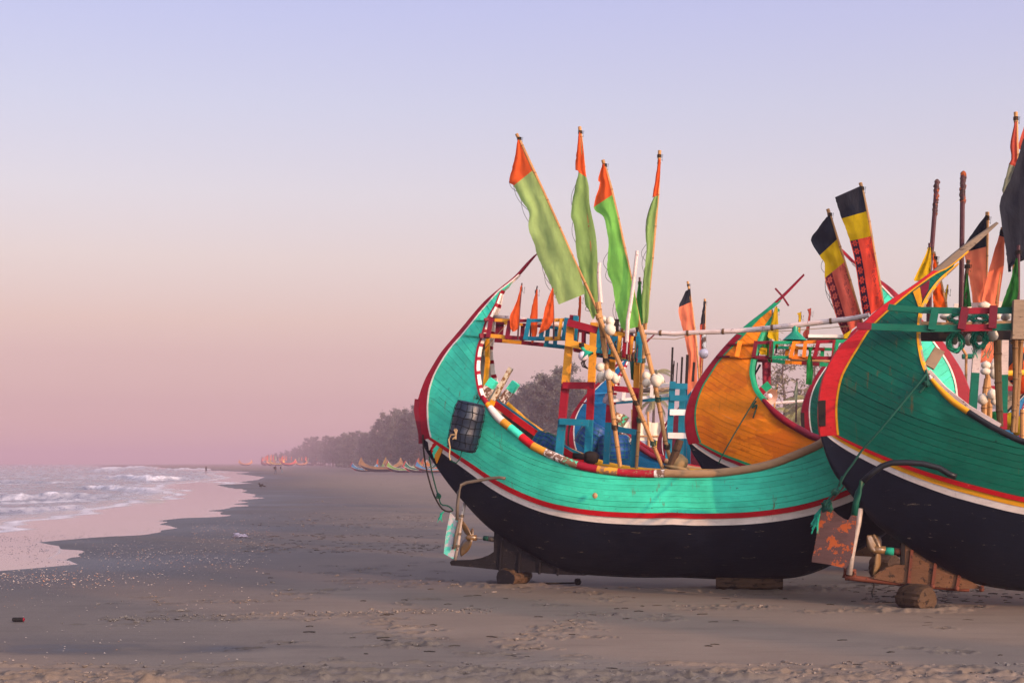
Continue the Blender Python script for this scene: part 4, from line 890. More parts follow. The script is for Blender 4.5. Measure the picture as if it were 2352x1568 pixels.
for px, py in marks:
    if py < 1085: continue
    g = G0(px, py); s_ = rs.uniform(.6, 1.3)
    stamp(g.x, g.y, .13 * s_, .06 * s_ + .0012 * g.y, .022 * s_, .014 * s_, rs.uniform(-.5, .5), .8)
for px, py, rx, ry in ((1166, 1343, .42, .34), (1722, 1356, .85, .24), (2112, 1400, .36, .30)):      # sand pressed down and piled round the logs
    g = G0(px, py); stamp(g.x, g.y + .1, rx, ry, .03, .055, 0, .35)
wet = np.exp(-(np.clip(sdist, 0, None) / 8.5) ** 1.6) * (.9 + .3 * vnoise(x, y, 4, 51))
# a thin film left lower down the beach, bottom left of the picture
gx = G0(640, 1488); wet = np.maximum(wet, .75 * np.exp(-(((x - gx.x - (-2.2)) / 3.0) ** 2 + ((y - gx.y) / .55) ** 2) ** 2) * np.clip(.8 + vnoise(x, y, .7, 61), 0, 1.2))
wet = np.maximum(wet, .45 * np.exp(-(((x + 7) / 4) ** 2 + ((y - 17.5) / 1.2) ** 2)))
sand, _ = polar_mesh("sand", x, y, z, nr_, na_); sand["kind"] = "structure"
attr(sand, "wet", np.clip(wet, 0, 1)); attr(sand, "turned", turned)
m, t, b = mat_base("beach_sand")
co = nd(t, "ShaderNodeTexCoord").outputs["Object"]
c = tramp(t, tnoise(t, co, .5, 5, .6), [(.3, hx("#6c5e53")), (.7, hx("#7e6f62"))])
c = tmix(t, .28, c, tramp(t, tnoise(t, co, 60, 3, .7), [(.3, hx("#41382f")), (.7, hx("#948270"))]))
c = tmix(t, tmath(t, "MULTIPLY", tramp(t, tnoise(t, co, 2.2, 6, .65, (.25, 1.4, 1)), [(.52, 0.), (.72, 1.)]), .35), c, hx("#4d433a"))
at = nd(t, "ShaderNodeAttribute", attribute_name="turned"); c = tmix(t, tmath(t, "MULTIPLY", at.outputs["Fac"], .5), c, hx("#54493d"))
aw = nd(t, "ShaderNodeAttribute", attribute_name="wet"); c = tmix(t, aw.outputs["Fac"], c, hx("#242222"))
t.links.new(c, b.inputs["Base Color"])
t.links.new(tramp(t, aw.outputs["Fac"], [(0., .88), (.6, .6), (1., .38)]), b.inputs["Roughness"]); b.inputs["Specular IOR Level"].default_value = .25
bp = nd(t, "ShaderNodeBump"); bp.inputs["Strength"].default_value = .32; bp.inputs["Distance"].default_value = .01
hgt = tmath(t, "ADD", tnoise(t, co, 9, 6, .7, (.6, 1.5, 1)), tmath(t, "MULTIPLY", tnoise(t, co, 70, 3, .6), .35)); t.links.new(hgt, bp.inputs["Height"]); t.links.new(bp.outputs[0], b.inputs["Normal"])
sand.data.materials.append(m)
SANDX, SANDY, SANDZ = x, y, z

# the sea: ripples and a few low breakers running in
rows_px = np.r_[np.arange(262, 60, -1.2), np.arange(60, 8, -.45), np.geomspace(8, 2.5, 30)[1:]]
rad = F * (EYE - SEA) / rows_px; ang = np.r_[np.linspace(-1.5, -.42, 60), np.linspace(-.40, -.02, 620)]
x, y, nr_, na_ = polar(rad, ang); sdist = shore_sd(x, y); off = np.clip(-sdist, 0, None); z = np.full(len(x), SEA); foam = np.zeros(len(x)); dist = np.hypot(x, y)
active = np.clip((off - 5.0) / 4, 0, 1)
U_, V_ = x * .96 - y * .27, x * .27 + y * .96         # across and along the wave crests
warp = vnoise(U_, V_ * .3, 6, 71) * 1.6
z += active * np.clip(dist / 70, .3, 1.5) * (.030 * np.sin((U_ + warp) * 1.35) + .05 * vnoise(U_, V_ * .22, 1.5, 81, 4) + .028 * vnoise(U_, V_ * .5, .6, 85, 3))
lace = vnoise(U_, V_ * .16, 1.3, 91, 5)
foam = np.maximum(foam, .75 * active * np.clip(lace * 2.6 - .25, 0, 1)); foam = np.maximum(foam, .35 * active * np.clip(vnoise(U_, V_ * .3, .5, 93, 3) * 2 + .1, 0, 1))
edge_ = off - 5.4 - vnoise(x, y, 5, 95) * 1.4
foam = np.maximum(foam, .95 * np.exp(-(edge_ / .35) ** 2) * (.35 + .65 * np.clip(vnoise(x, y, .9, 96) + .5, 0, 1))); foam = np.maximum(foam, .6 * np.exp(-((edge_ - 2.3) / .4) ** 2) * np.clip(vnoise(x, y, 1.5, 97) * 2 + .3, 0, 1))
foam = np.maximum(foam, .12 * np.exp(-((sdist + .03) / .04) ** 2))
def breaker(pts, h, w, fo, seed):
    global z, foam
    q = resample(np.array([G0(px, py, SEA)[:2] for px, py in pts]), 60); p = np.stack([x, y], 1); best = np.full(len(x), 1e9); sg = np.zeros(len(x)); par = np.zeros(len(x))
    m = np.where((x > q[:, 0].min() - 20) & (x < q[:, 0].max() + 20) & (y > q[:, 1].min() - 25) & (y < q[:, 1].max() + 25))[0]
    for i in range(len(q) - 1):
        e = q[i + 1] - q[i]; t_ = np.clip(((p[m] - q[i]) @ e) / (e @ e), 0, 1); dv = p[m] - (q[i] + t_[:, None] * e); d = np.linalg.norm(dv, axis=1)
        k = d < best[m]; j = m[k]; best[j] = d[k]; sg[j] = np.sign(dv[k][:, 1]); par[j] = (i + t_[k]) / (len(q) - 1)
    d = best[m] * np.where(sg[m] > 0, 1, -1) + vnoise(x[m], y[m], 2.5, seed) * w * .22      # negative: the shore side
    env = np.clip(par[m] * 8, 0, 1) * np.clip((1 - par[m]) * 5, 0, 1) * (.8 + .35 * vnoise(x[m], y[m], 2, seed + 1))
    z[m] += 1.5 * h * env * np.where(d < 0, np.exp(-(d / (w * .35)) ** 2), np.exp(-(d / (w * 1.4)) ** 2))
    cr = env * np.where(d < 0, np.exp(-(d / (w * .5)) ** 2), np.exp(-(d / (w * .8)) ** 2)) * np.clip(.75 + .9 * vnoise(x[m], y[m], 1.0, seed + 2), 0, 1)
    foam[m] = np.maximum(foam[m], 1.5 * fo * cr)
breaker([(-60, 1177), (60, 1174), (150, 1169), (225, 1166)], .17, .8, .5, 501); breaker([(-60, 1150), (70, 1147), (180, 1144), (300, 1142)], .30, 1.2, .75, 511)
breaker([(150, 1121), (230, 1122), (330, 1130), (380, 1134)], .28, 1.3, .85, 521); breaker([(270, 1152), (330, 1152), (390, 1151)], .10, .7, .1, 531); breaker([(240, 1097), (290, 1099), (345, 1104), (450, 1100)], .40, 2.2, 1.0, 541)
breaker([(205, 1086), (270, 1079), (330, 1075), (420, 1074)], .75, 5, 1.2, 551); breaker([(380, 1079), (450, 1078), (470, 1079)], .5, 4, 1.1, 561); breaker([(-100, 1070), (100, 1071), (260, 1070)], .6, 8, .7, 571); breaker([(-60, 1110), (40, 1108), (140, 1110)], .2, 2, .3, 581)
breaker([(460, 1106), (540, 1109), (500, 1112)], .06, 1, .9, 591)
sea, used = polar_mesh("sea", x, y, z, nr_, na_, keep=sdist < 2.5); sea["kind"] = "structure"
attr(sea, "foam", np.clip(foam, 0, 1)[used]); attr(sea, "calm", (1 - active)[used])
m, t, b = mat_base("sea_water")
co = nd(t, "ShaderNodeTexCoord").outputs["Object"]
af = nd(t, "ShaderNodeAttribute", attribute_name="foam"); ac = nd(t, "ShaderNodeAttribute", attribute_name="calm")
fz = tmath(t, "MULTIPLY", af.outputs["Fac"], tramp(t, tnoise(t, co, 2.6, 6, .75, (1.2, .5, 1)), [(.36, 0.25), (.56, 1.)]))
c = tmix(t, fz, tmix(t, ac.outputs["Fac"], hx("#504d58"), hx("#8c7f82")), hx("#ece4e4")); t.links.new(c, b.inputs["Base Color"])
t.links.new(tramp(t, fz, [(0., .1), (.5, .6)]), b.inputs["Roughness"]); b.inputs["IOR"].default_value = 1.33
bp = nd(t, "ShaderNodeBump"); bp.inputs["Distance"].default_value = .10
t.links.new(tmath(t, "MULTIPLY", tmath(t, "SUBTRACT", 1.0, ac.outputs["Fac"]), 1.0), bp.inputs["Strength"]); t.links.new(tnoise(t, co, 3.2, 5, .65, (1.4, .6, 1)), bp.inputs["Height"]); t.links.new(bp.outputs[0], b.inputs["Normal"])
sea.data.materials.append(m)

# haze over the beach
hz = MB(); X0, X1, Y0, Y1, Z0, Z1_ = -3600, 3600, -3600, 3600, -2.3, 27
hz.add([(X0, Y0, Z0), (X1, Y0, Z0), (X1, Y1, Z0), (X0, Y1, Z0), (X0, Y0, Z1_), (X1, Y0, Z1_), (X1, Y1, Z1_), (X0, Y1, Z1_)], [(3, 2, 1, 0), (4, 5, 6, 7), (0, 1, 5, 4), (1, 2, 6, 5), (2, 3, 7, 6), (3, 0, 4, 7)])
m = bpy.data.materials.new("sea_haze"); m.use_nodes = True; t = m.node_tree; t.nodes.clear(); MATS["haze"] = m
pv = nd(t, "ShaderNodeVolumePrincipled"); pv.inputs["Color"].default_value = (*hx("#c4abbc"), 1); pv.inputs["Density"].default_value = .0009; pv.inputs["Anisotropy"].default_value = .0
mo = nd(t, "ShaderNodeOutputMaterial"); t.links.new(pv.outputs[0], mo.inputs["Volume"])
haze = hz.build("haze", m); haze["kind"] = "stuff"

# ------------------------------------------------------------------ trees
LEAF = {}
def leafmat(name, dark_, light_):
    m, t, b = mat_base(name); co = nd(t, "ShaderNodeTexCoord").outputs["Object"]
    c = tramp(t, tnoise(t, co, .55, 4, .6), [(.32, dark_), (.68, light_)]); oi = nd(t, "ShaderNodeObjectInfo").outputs["Random"]
    v = tmath(t, "ADD", tmath(t, "MULTIPLY", oi, .4), .8); cc = nd(t, "ShaderNodeCombineColor"); [t.links.new(v, cc.inputs[i]) for i in range(3)]
    c = tmix(t, 1.0, c, cc.outputs[0], "MULTIPLY"); t.links.new(c, b.inputs["Base Color"]); b.inputs["Roughness"].default_value = .8
    tr = nd(t, "ShaderNodeBsdfTranslucent"); t.links.new(c, tr.inputs[0]); ms = nd(t, "ShaderNodeMixShader"); ms.inputs[0].default_value = .3
    t.links.new(b.outputs[0], ms.inputs[1]); t.links.new(tr.outputs[0], ms.inputs[2]); t.links.new(ms.outputs[0], t.nodes["Material Output"].inputs[0]); return m
M["needles"] = leafmat("casuarina_needles", hx("#35403f"), hx("#737263")); M["needles2"] = leafmat("sparse_needles", hx("#4a4a3a"), hx("#7d7050")); M["frond"] = leafmat("palm_frond", hx("#55603c"), hx("#9a9056"))
M["bark"] = paint("tree_bark", hx("#4d4037"), rough=.95, grain=2)
def leaf_object(name, C, L, Wd, mat, parent, seed, droop=.0, up=.35):
    """one crown: a needle-spray face (two triangles folded) at every point of C"""
    g = np.random.default_rng(seed); n = len(C); d = g.normal(size=(n, 3)); d[:, 2] = d[:, 2] * .6 + up - droop; d /= np.linalg.norm(d, axis=1, keepdims=True)
    s_ = np.cross(d, g.normal(size=(n, 3))); s_ /= np.linalg.norm(s_, axis=1, keepdims=True) + 1e-9
    ln = (L * g.uniform(.6, 1.4, n))[:, None]; wd = (Wd * g.uniform(.6, 1.4, n))[:, None]
    a, b_, c_, e = C - d * ln / 2, C + s_ * wd / 2, C + d * ln / 2, C - s_ * wd / 2
    v = np.stack([a, b_, c_, e], 1).reshape(-1, 3); q = np.arange(4 * n).reshape(-1, 4)
    me = bpy.data.meshes.new(name); me.vertices.add(4 * n); me.vertices.foreach_set("co", v.ravel()); me.loops.add(4 * n); me.loops.foreach_set("vertex_index", q.ravel().astype(np.int32))
    me.polygons.add(n); me.polygons.foreach_set("loop_start", (np.arange(n) * 4).astype(np.int32)); me.update(calc_edges=True); me.materials.append(M[mat])
    o = bpy.data.objects.new(name, me); COL.objects.link(o); o.parent = parent; return o
def casuarina(H, seed, spread, nb, per, mat="needles", lsize=(.55, .16), base=.12, label="", group=None, loose=.75):
    """a ragged feathery tree: leaning trunk, rising limbs, sprays along every limb"""
    g = np.random.default_rng(seed); root = thing("casuarina_tree", label, "tree", (0, 0, 0), group)
    tp = [Vector((0, 0, -.3))]; lean = g.normal(0, .02, 2)
    for i in range(1, 9): tp.append(Vector((lean[0] * H * i / 8 + g.normal(0, .12), lean[1] * H * i / 8 + g.normal(0, .12), H * .95 * i / 8)))
    mb = MB(); mb.tube(tp, [H * .016 * (1 - i / 9) + .03 for i in range(9)], 7); pts = []
    for k in range(nb):
        u = base + (1 - base) * (k + g.random()) / nb; j = min(7, int(u * 8)); p = tp[j].lerp(tp[j + 1], u * 8 - j) if u < 1 else tp[8].copy()
        a = g.uniform(0, 6.283); L = spread * (1.15 - u) ** .6 * g.uniform(.5, 1.15) * (1 if u > .25 else .75); rise = g.uniform(.15, .9)
        d = Vector((math.cos(a), math.sin(a), rise)).normalized(); q = [p + d * L * s_ + Vector((0, 0, -.18 * L * s_ * s_ * (1 - rise))) for s_ in (0, .33, .66, 1)]
        mb.tube(q, [.016 * L + .02, .012 * L + .015, .02, .008], 4, cap=False)
        for m_ in range(per):
            s_ = g.uniform(.18, 1.08) ** .8; i0 = min(2, int(min(s_, .999) * 3)); c_ = q[i0].lerp(q[i0 + 1], s_ * 3 - i0); pts.append(np.array(c_) + g.normal(0, 1, 3) * np.array([.5, .5, .38]) * loose * (.5 + .5 * s_))
    mb.build("trunk", "bark", root)
    leaf_object("crown", np.array(pts), lsize[0], lsize[1], mat, root, seed + 5)
    return root
far_label = "dark casuarina tree standing in the hazy tree line behind the distant boats"
protos = [casuarina(16, 900 + i, 4.6 + .4 * (i % 3), 58, 120, label=far_label, group="casuarina trees lining the beach") for i in range(4)]
top = [(540, 1056), (600, 1046), (650, 1036), (690, 1024), (710, 1004), (760, 998), (800, 987), (850, 982), (872, 962), (900, 938), (940, 925), (965, 930), (1010, 925), (1060, 930), (1120, 925), (1170, 905), (1200, 886), (1240, 868), (1258, 850), (1285, 815), (1310, 812), (1345, 840), (1372, 880)]
dep = [(540, 1600), (600, 1350), (690, 1080), (720, 920), (760, 720), (850, 520), (930, 390), (1050, 330), (1180, 280), (1270, 240), (1375, 225)]
rt = random.Random(21); n_t = 0; px = 600.0
while px < 1378:
    D = float(np.interp(px, [p for p, _ in dep], [d for _, d in dep]))
    for row in range(2):
        D2 = D * (1 + .10 * row) + rt.uniform(-6, 8); xx = px + rt.uniform(-5, 5) + row * 9
        ty = float(np.interp(xx, [p for p, _ in top], [d for _, d in top])) + (rt.uniform(0, 10) if row == 0 else rt.uniform(-2, 6)) * 300 / D2
        Ht = EYE + (HY - ty) / F * D2
        Ht = EYE + (Ht - EYE) * (rt.uniform(.90, 1.13) if row == 0 else rt.uniform(.68, .95))
        o = protos[n_t] if n_t < 4 else copy_tree(rt.choice(protos)); n_t += 1
        p = W(xx, HY, D2); o.location = (p.x, p.y, 0); s_ = Ht / 16.6; o.scale = (s_ * rt.uniform(.8, 1.15),) * 2 + (s_,); o.rotation_euler = (0, 0, rt.uniform(0, 6.28))
        for lim, lab, grp in ((700, "faint casuarina fading into haze at the far left end of the tree line", "faint casuarinas at the far end"), (870, "hazy grey casuarina in the low far part of the tree line", "hazy casuarinas of the low tree line"),
                              (1150, "dark casuarina in the high part of the tree line just left of the turquoise stern", "dark casuarinas left of the turquoise stern"), (9999, "tall feathery casuarina seen through the open stern of the turquoise boat", "tall casuarinas behind the turquoise boat")):
            if px < lim: o["label"], o["group"] = lab, grp; break
    px += max(9, 5600 / D) * rt.uniform(.85, 1.15)
# undergrowth closing the foot of the tree line
g = np.random.default_rng(77); px_ = g.uniform(770, 1380, 9000); D_ = np.interp(px_, [p for p, _ in dep], [d for _, d in dep]) * g.uniform(.97, 1.18, 9000)
ug = leaf_object("undergrowth", np.stack([(px_ - CX) / F * D_, D_, np.abs(g.normal(0, 1.6, 9000)) + .2], 1), 1.5, .6, "needles", None, 78); ug["kind"] = "stuff"
# sparse trees behind the orange boat
for px, ty, D, seed, sp_, lab in ((1800, 772, 150, 31, 5.2, "tall sparse tree with open branches seen under the rack of the orange boat"), (1868, 800, 165, 32, 5.0, "smaller sparse tree close right of the tall open one behind the orange boat's rack"), (2010, 800, 170, 33, 5, "sparse tree behind the bow of the turquoise boat")):
    o = casuarina(EYE + (HY - ty) / F * D, seed, sp_, 34, 42, "needles2", (.6, .14), .25, lab, None, .9); p = W(px, HY, D); o.location = (p.x, p.y, 0)
def palm(px, top_py, D, seed, label, nfr=18, L=3.2):
    g = random.Random(seed); H = EYE + (HY - top_py) / F * D; p = W(px, HY, D); root = thing("palm_tree", label, "palm", (p.x, p.y, 0), "palms behind the boats")
    mb = MB(); mb.tube([Vector((math.sin(i / 9) * .5, 0, H * i / 9 - .2 * (i == 0))) for i in range(10)], [.22 - .01 * i for i in range(10)], 8); mb.build("trunk", "bark", root)
    c = Vector((math.sin(1) * .5, 0, H))
    for k in range(nfr):
        a = k * 2.4 + g.uniform(-.3, .3); el = g.uniform(-.5, 1.15); q = []; d = Vector((math.cos(a) * math.cos(el), math.sin(a) * math.cos(el), math.sin(el))); pos = c.copy(); LL = L * g.uniform(.8, 1.1)
        for i in range(9): q.append(pos.copy()); pos += d * LL / 8; d = (d + Vector((0, 0, -.22))).normalized()
        fb = MB(); fb.tube(q, [.035 * (1 - i / 9) + .008 for i in range(9)], 4)
        for i in range(1, 33):
            u = i / 33 * 8; j = min(7, int(u)); b_ = q[j].lerp(q[j + 1], u - j); dd = (q[j + 1] - q[j]).normalized(); sd_ = dd.cross(Vector((0, 0, 1))).normalized(); ll = .75 * math.sin(.35 + 2.5 * i / 33) + .15
            for s_ in (-1, 1):
                t_ = b_ + sd_ * s_ * ll * .6 + dd * ll * .35 + Vector((0, 0, -ll * .55)); fb.add([b_ - dd * .03, b_ + dd * .04, t_], [(0, 1, 2)])
        fb.build("frond", "frond", root)
    return root
palm(1494, 918, 170, 5, "coconut palm with drooping fronds over the white cloth fence", 22, 3.0); palm(1497, 858, 200, 6, "small palm top peeking beside the front float bunch", 16, 2.6); palm(1850, 935, 120, 7, "yellowish palm low behind the orange boat", 18, 3.4); palm(1815, 955, 130, 8, "second low yellowish palm left of its neighbour behind the orange boat", 16, 3.2); palm(2320, 1000, 140, 9, "palm far back at the right edge between the bamboo posts", 16, 3.5)

# white cloth fence behind the blue boat
D = 60.0; fr = thing("cloth_fence", "sunlit white cloth fence on bamboo poles with yellow and grey squares along its foot", "fence", W(1400, HY, D) * 1)
fr.location.z = 0; fb = Vector(fr.location); xs = [1360, 1408, 1452, 1488, 1520, 1556, 1600, 1650]
for i in range(len(xs) - 1):
    mb = MB(); rows = []
    for j in range(7):
        u = j / 6; xx = xs[i] + (xs[i + 1] - xs[i]) * u; sag = 5 * math.sin(math.pi * u); rows.append([W(xx, 966 + sag, D + .05 * math.sin(j * 2 + i)), W(xx, 990, D + .1 * math.sin(j * 1.7)), W(xx, 1011, D)])
    mb.grid(rows); mb.build("cloth_panel", "tarp", fr, fb, True)
    for k, (a, b_) in enumerate(((0, .52), (.55, .98))):
        mb = MB(); xa, xb = xs[i] + (xs[i + 1] - xs[i]) * a, xs[i] + (xs[i + 1] - xs[i]) * b_; q = [W(xa, 1012, D - .02), W(xb, 1012, D - .02), W(xb, 1026, D - .02), W(xa, 1026, D - .02)]
        mb.prism(q, (0, 1, 0), .02); mb.build("lower_panel", ["ytarp", "gtarp"][(i + k) % 2], fr, fb)
    mb = MB(); t0 = W(xs[i], [935, 925, 940, 945, 958, 960, 940][i], D - .1); mb.tube([t0, Vector((t0.x + .1, t0.y, -.1))], .05, 6); mb.build("bamboo_post", "bamboo", fr, fb)
mb = MB(); mb.tube([W(1362, 1000, D - .12), W(1650, 1003, D - .12)], .035, 6); mb.build("bamboo_rail", "bamboo", fr, fb)

# ------------------------------------------------------------------ the far boats: simple crescents with few parts
def far_boat_parts(seed):
    """meshes of a plain crescent boat 9.6 m long: side, bottom, rail, posts"""
    n = 26; t_ = np.linspace(-1, 1, n); L = 4.8
    keel = np.stack([t_ * L * (1 - .0 * t_ ** 2), .15 + 2.3 * np.abs(t_) ** 3.2], 1); wale = np.stack([t_ * L * 1.0, .95 + 1.55 * np.abs(t_) ** 2.6], 1); gun = np.stack([t_ * L * .985 - np.sign(t_) * .55 * np.abs(t_) ** 6, 1.65 + (2.6) * np.abs(t_) ** 3.0], 1)
    bw = 1.25 * (1 - np.abs(t_) ** 2.6) + .05
    def rows(a, b, fa, fb, k=5):
        out_ = []
        for i in range(n):
            r = [(a[i] * (1 - s_) + b[i] * s_, (fa * (1 - s_) + fb * s_) * bw[i]) for s_ in np.linspace(0, 1, k)]
            out_.append([Vector((p[0], -y_, p[1])) for p, y_ in r])
        return out_
    res = {}
    for nm, a, b, fa, fb in (("hull_bottom", keel, wale, .06, .86), ("hull_side", wale, gun, .87, 1.0)):
        mb = MB(); rw = rows(a, b, fa, fb); mb.grid(rw); mb.grid([[Vector((v.x, -v.y, v.z)) for v in r] for r in rw], 0, False, True)
        if nm == "hull_side": mb.grid([[Vector((v.x, v.y * .93, v.z - .02)) for v in r] for r in rw], 0, False, True); mb.grid([[Vector((v.x, -v.y * .93, v.z - .02)) for v in r] for r in rw])
        res[nm] = mb
    for nm, c, f_, r in (("rubbing_strake", wale, .90, .07), ("gunwale_rail", gun, 1.0, .07)):
        mb = MB()
        for s_ in (-1, 1): mb.tube([(c[i][0], s_ * bw[i] * f_, c[i][1]) for i in range(n)], r, 5)
        res[nm] = mb
    for s_ in (0, n - 1):
        mb = MB(); sg = 1 if s_ else -1; r = range(n - 6, n) if s_ else range(5, -1, -1)
        mb.beam([(keel[i][0] + sg * .05, 0, keel[i][1]) for i in r] + [(wale[s_][0] + sg * .06, 0, wale[s_][1]), (gun[s_][0] + sg * .05, 0, gun[s_][1] + .15)], .16, .2, 0, (1, 0, 0)); res["stem_post%d" % (s_ > 0)] = mb
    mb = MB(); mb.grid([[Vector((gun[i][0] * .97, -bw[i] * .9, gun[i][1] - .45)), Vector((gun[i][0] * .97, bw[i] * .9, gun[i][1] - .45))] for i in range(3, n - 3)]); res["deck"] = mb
    return res
FB = far_boat_parts(0); FBM = {}
fproto = thing("beached_boat", "x", "boat")
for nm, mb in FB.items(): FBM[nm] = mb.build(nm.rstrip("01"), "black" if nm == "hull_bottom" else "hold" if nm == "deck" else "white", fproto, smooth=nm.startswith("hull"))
first = [True]
def far_boat(px, py, D, rz, side, strake, stem, label, group, sc=1.0, tilt=0, zs=1.0):
    o = fproto if first[0] else copy_tree(fproto); first[0] = False
    p = W(px, py, D); o.location = (p.x, p.y, -.05); o.rotation_euler = (R(tilt), 0, R(rz)); o.scale = (sc, sc, sc * zs); o["label"] = label; o["group"] = group
    for c in o.children:
        k = c.name.split(".")[0]; mt = {"hull_side": side, "rubbing_strake": strake, "gunwale_rail": strake, "stem_post": stem}.get(k)
        if mt: c.material_slots[0].link = "OBJECT"; c.material_slots[0].material = M[mt]
    return o
gm = "boats beached in the middle distance"
for a in ((838, 1080, 345, 16, "farblue", "white", "red", "pale blue boat with red stem, leftmost of the middle distance boats", .72), (875, 1080, 325, 10, "fartan", "wood", "fartan", "tan wooden boat with tall pointed stern beside the pale blue boat", 1.05),
          (925, 1080, 312, 24, "fargreen", "white", "maroon", "grass green boat with white edge in the middle distance row", .8), (930, 1079, 352, 8, "fartan", "wood", "faryellow", "tan boat whose pale stern rises highest at the right of the middle row", 1.1),
          (965, 1080, 306, 26, "dgreen", "white", "red", "dark green boat with white edge in the middle distance row", .8), (950, 1078, 340, 30, "maroon", "white", "maroon", "maroon striped boat half hidden in the middle row", .8), (995, 1080, 300, 22, "farblue", "orange", "maroon", "blue boat with orange edge just left of the turquoise stern", .85),
          (1015, 1079, 322, 30, "orange", "white", "white", "orange boat with white stem behind the hanging stern ropes", .9), (992, 1078, 345, 40, "faryellow", "red", "faryellow", "yellow tipped boat at the back of the middle row", .9), (898, 1078, 362, 40, "fargreen", "white", "fargreen", "small green boat behind the tan one in the middle row", .6), (1040, 1079, 318, 30, "fargreen", "white", "white", "green boat with white stem at the right end of the middle row", .9),
          (905, 1077, 378, 22, "wood", "white", "wood", "weathered grey boat far at the back of the middle row", .7)):
    far_boat(a[0], a[1], a[2], a[3], *a[4:7], a[7], gm, a[8], 0, .74)
gf_ = "boats crowded at the far end of the beach"
for a in ((564, 1071, 1000, 8, "fartan", "orange", "fartan", "lone tan crescent boat far down the beach at the water's edge", 1.0), (608, 1070, 960, 70, "rust", "red", "maroon", "dark reddish boat end on at the left of the far cluster", 1.0), (622, 1070, 955, 60, "fartan", "orange", "maroon", "brown boat second from left in the far cluster", 1.0), (636, 1069, 930, 6, "faryellow", "yellow", "fartan", "yellow edged boat in the middle of the far cluster", 1.05),
          (662, 1069, 925, 4, "red", "orange", "faryellow", "red crescent boat with bright yellow bow in the far cluster", 1.1), (692, 1069, 980, 10, "fartan", "orange", "wood", "dull tan boat right of the red one in the far cluster", .9), (712, 1069, 990, 15, "hold", "wood", "hold", "dark low boat near the right of the far cluster", .9), (735, 1069, 985, -8, "hold", "wood", "hold", "dark boat at the right end of the far cluster", .9)):
    far_boat(a[0], a[1], a[2], a[3], *a[4:7], a[7], gf_, a[8])
ORD = "first second third fourth fifth sixth seventh eighth ninth tenth eleventh twelfth thirteenth fourteenth fifteenth sixteenth seventeenth eighteenth nineteenth".split()
rf = random.Random(5); gfl = "flags over the far boats"
def far_flag(px, top_py, base_py, D, mat, label, group):
    b_ = W(px, base_py, D); hgt_ = (base_py - top_py) / F * D; o = thing("boat_flag", label, "flag", b_, group)
    mb = MB(); mb.tube([(0, 0, -2.2), (.1, 0, hgt_)], .06, 4); mb.build("pole", "bamboo", o)
    w_ = rf.uniform(.5, 1.0) * hgt_ * .28; mb = MB(); rows = [[Vector((.1 - w_ * (1 - .25 * abs(u - .6)) * min(1, u * 4 + .1) , .2 * math.sin(u * 5), hgt_ * (1 - u * .75))), Vector((.06, 0, hgt_ * (1 - u * .75)))] for u in np.linspace(0, 1, 6)]
    mb.grid(rows); mb.build("cloth", mat, o)
for i, (px, ty) in enumerate(((605, 1049), (611, 1046), (616, 1044), (619, 1048), (624, 1043), (629, 1044), (634, 1046), (639, 1047), (643, 1050), (650, 1046), (655, 1044), (659, 1046), (670, 1047), (688, 1048), (694, 1047), (704, 1047), (709, 1050), (722, 1046), (728, 1047))):
    mt = ["f_hot", "f_peach", "f_hot", "f_grey", "f_peach", "f_hot", "f_green", "f_black", "f_orange", "f_hot"][i % 10]; nm = {"f_hot": "bright orange", "f_peach": "peach", "f_grey": "greyish", "f_green": "green", "f_black": "dark", "f_orange": "rusty orange"}[mt]
    far_flag(px, ty, 1061, 950 + rf.uniform(-15, 15), mt, "tiny %s flag, %s from the left over the far cluster of boats" % (nm, ORD[i]), "tiny flags over the far boats")
for px, ty, mt, nm in ((868, 1053, "f_hot", "small orange flag above the pale blue boat in the middle row"), (962, 1050, "f_peach", "peach flag above the green boat in the middle row"), (972, 1052, "f_hot", "orange flag near the right end of the middle row"), (985, 1056, "f_yellow", "yellow flag left of the turquoise stern in the middle row"), (940, 1058, "f_bgreen", "green flag in the middle row of boats")):
    far_flag(px, ty, 1070, 330, mt, nm, "flags over the middle row")

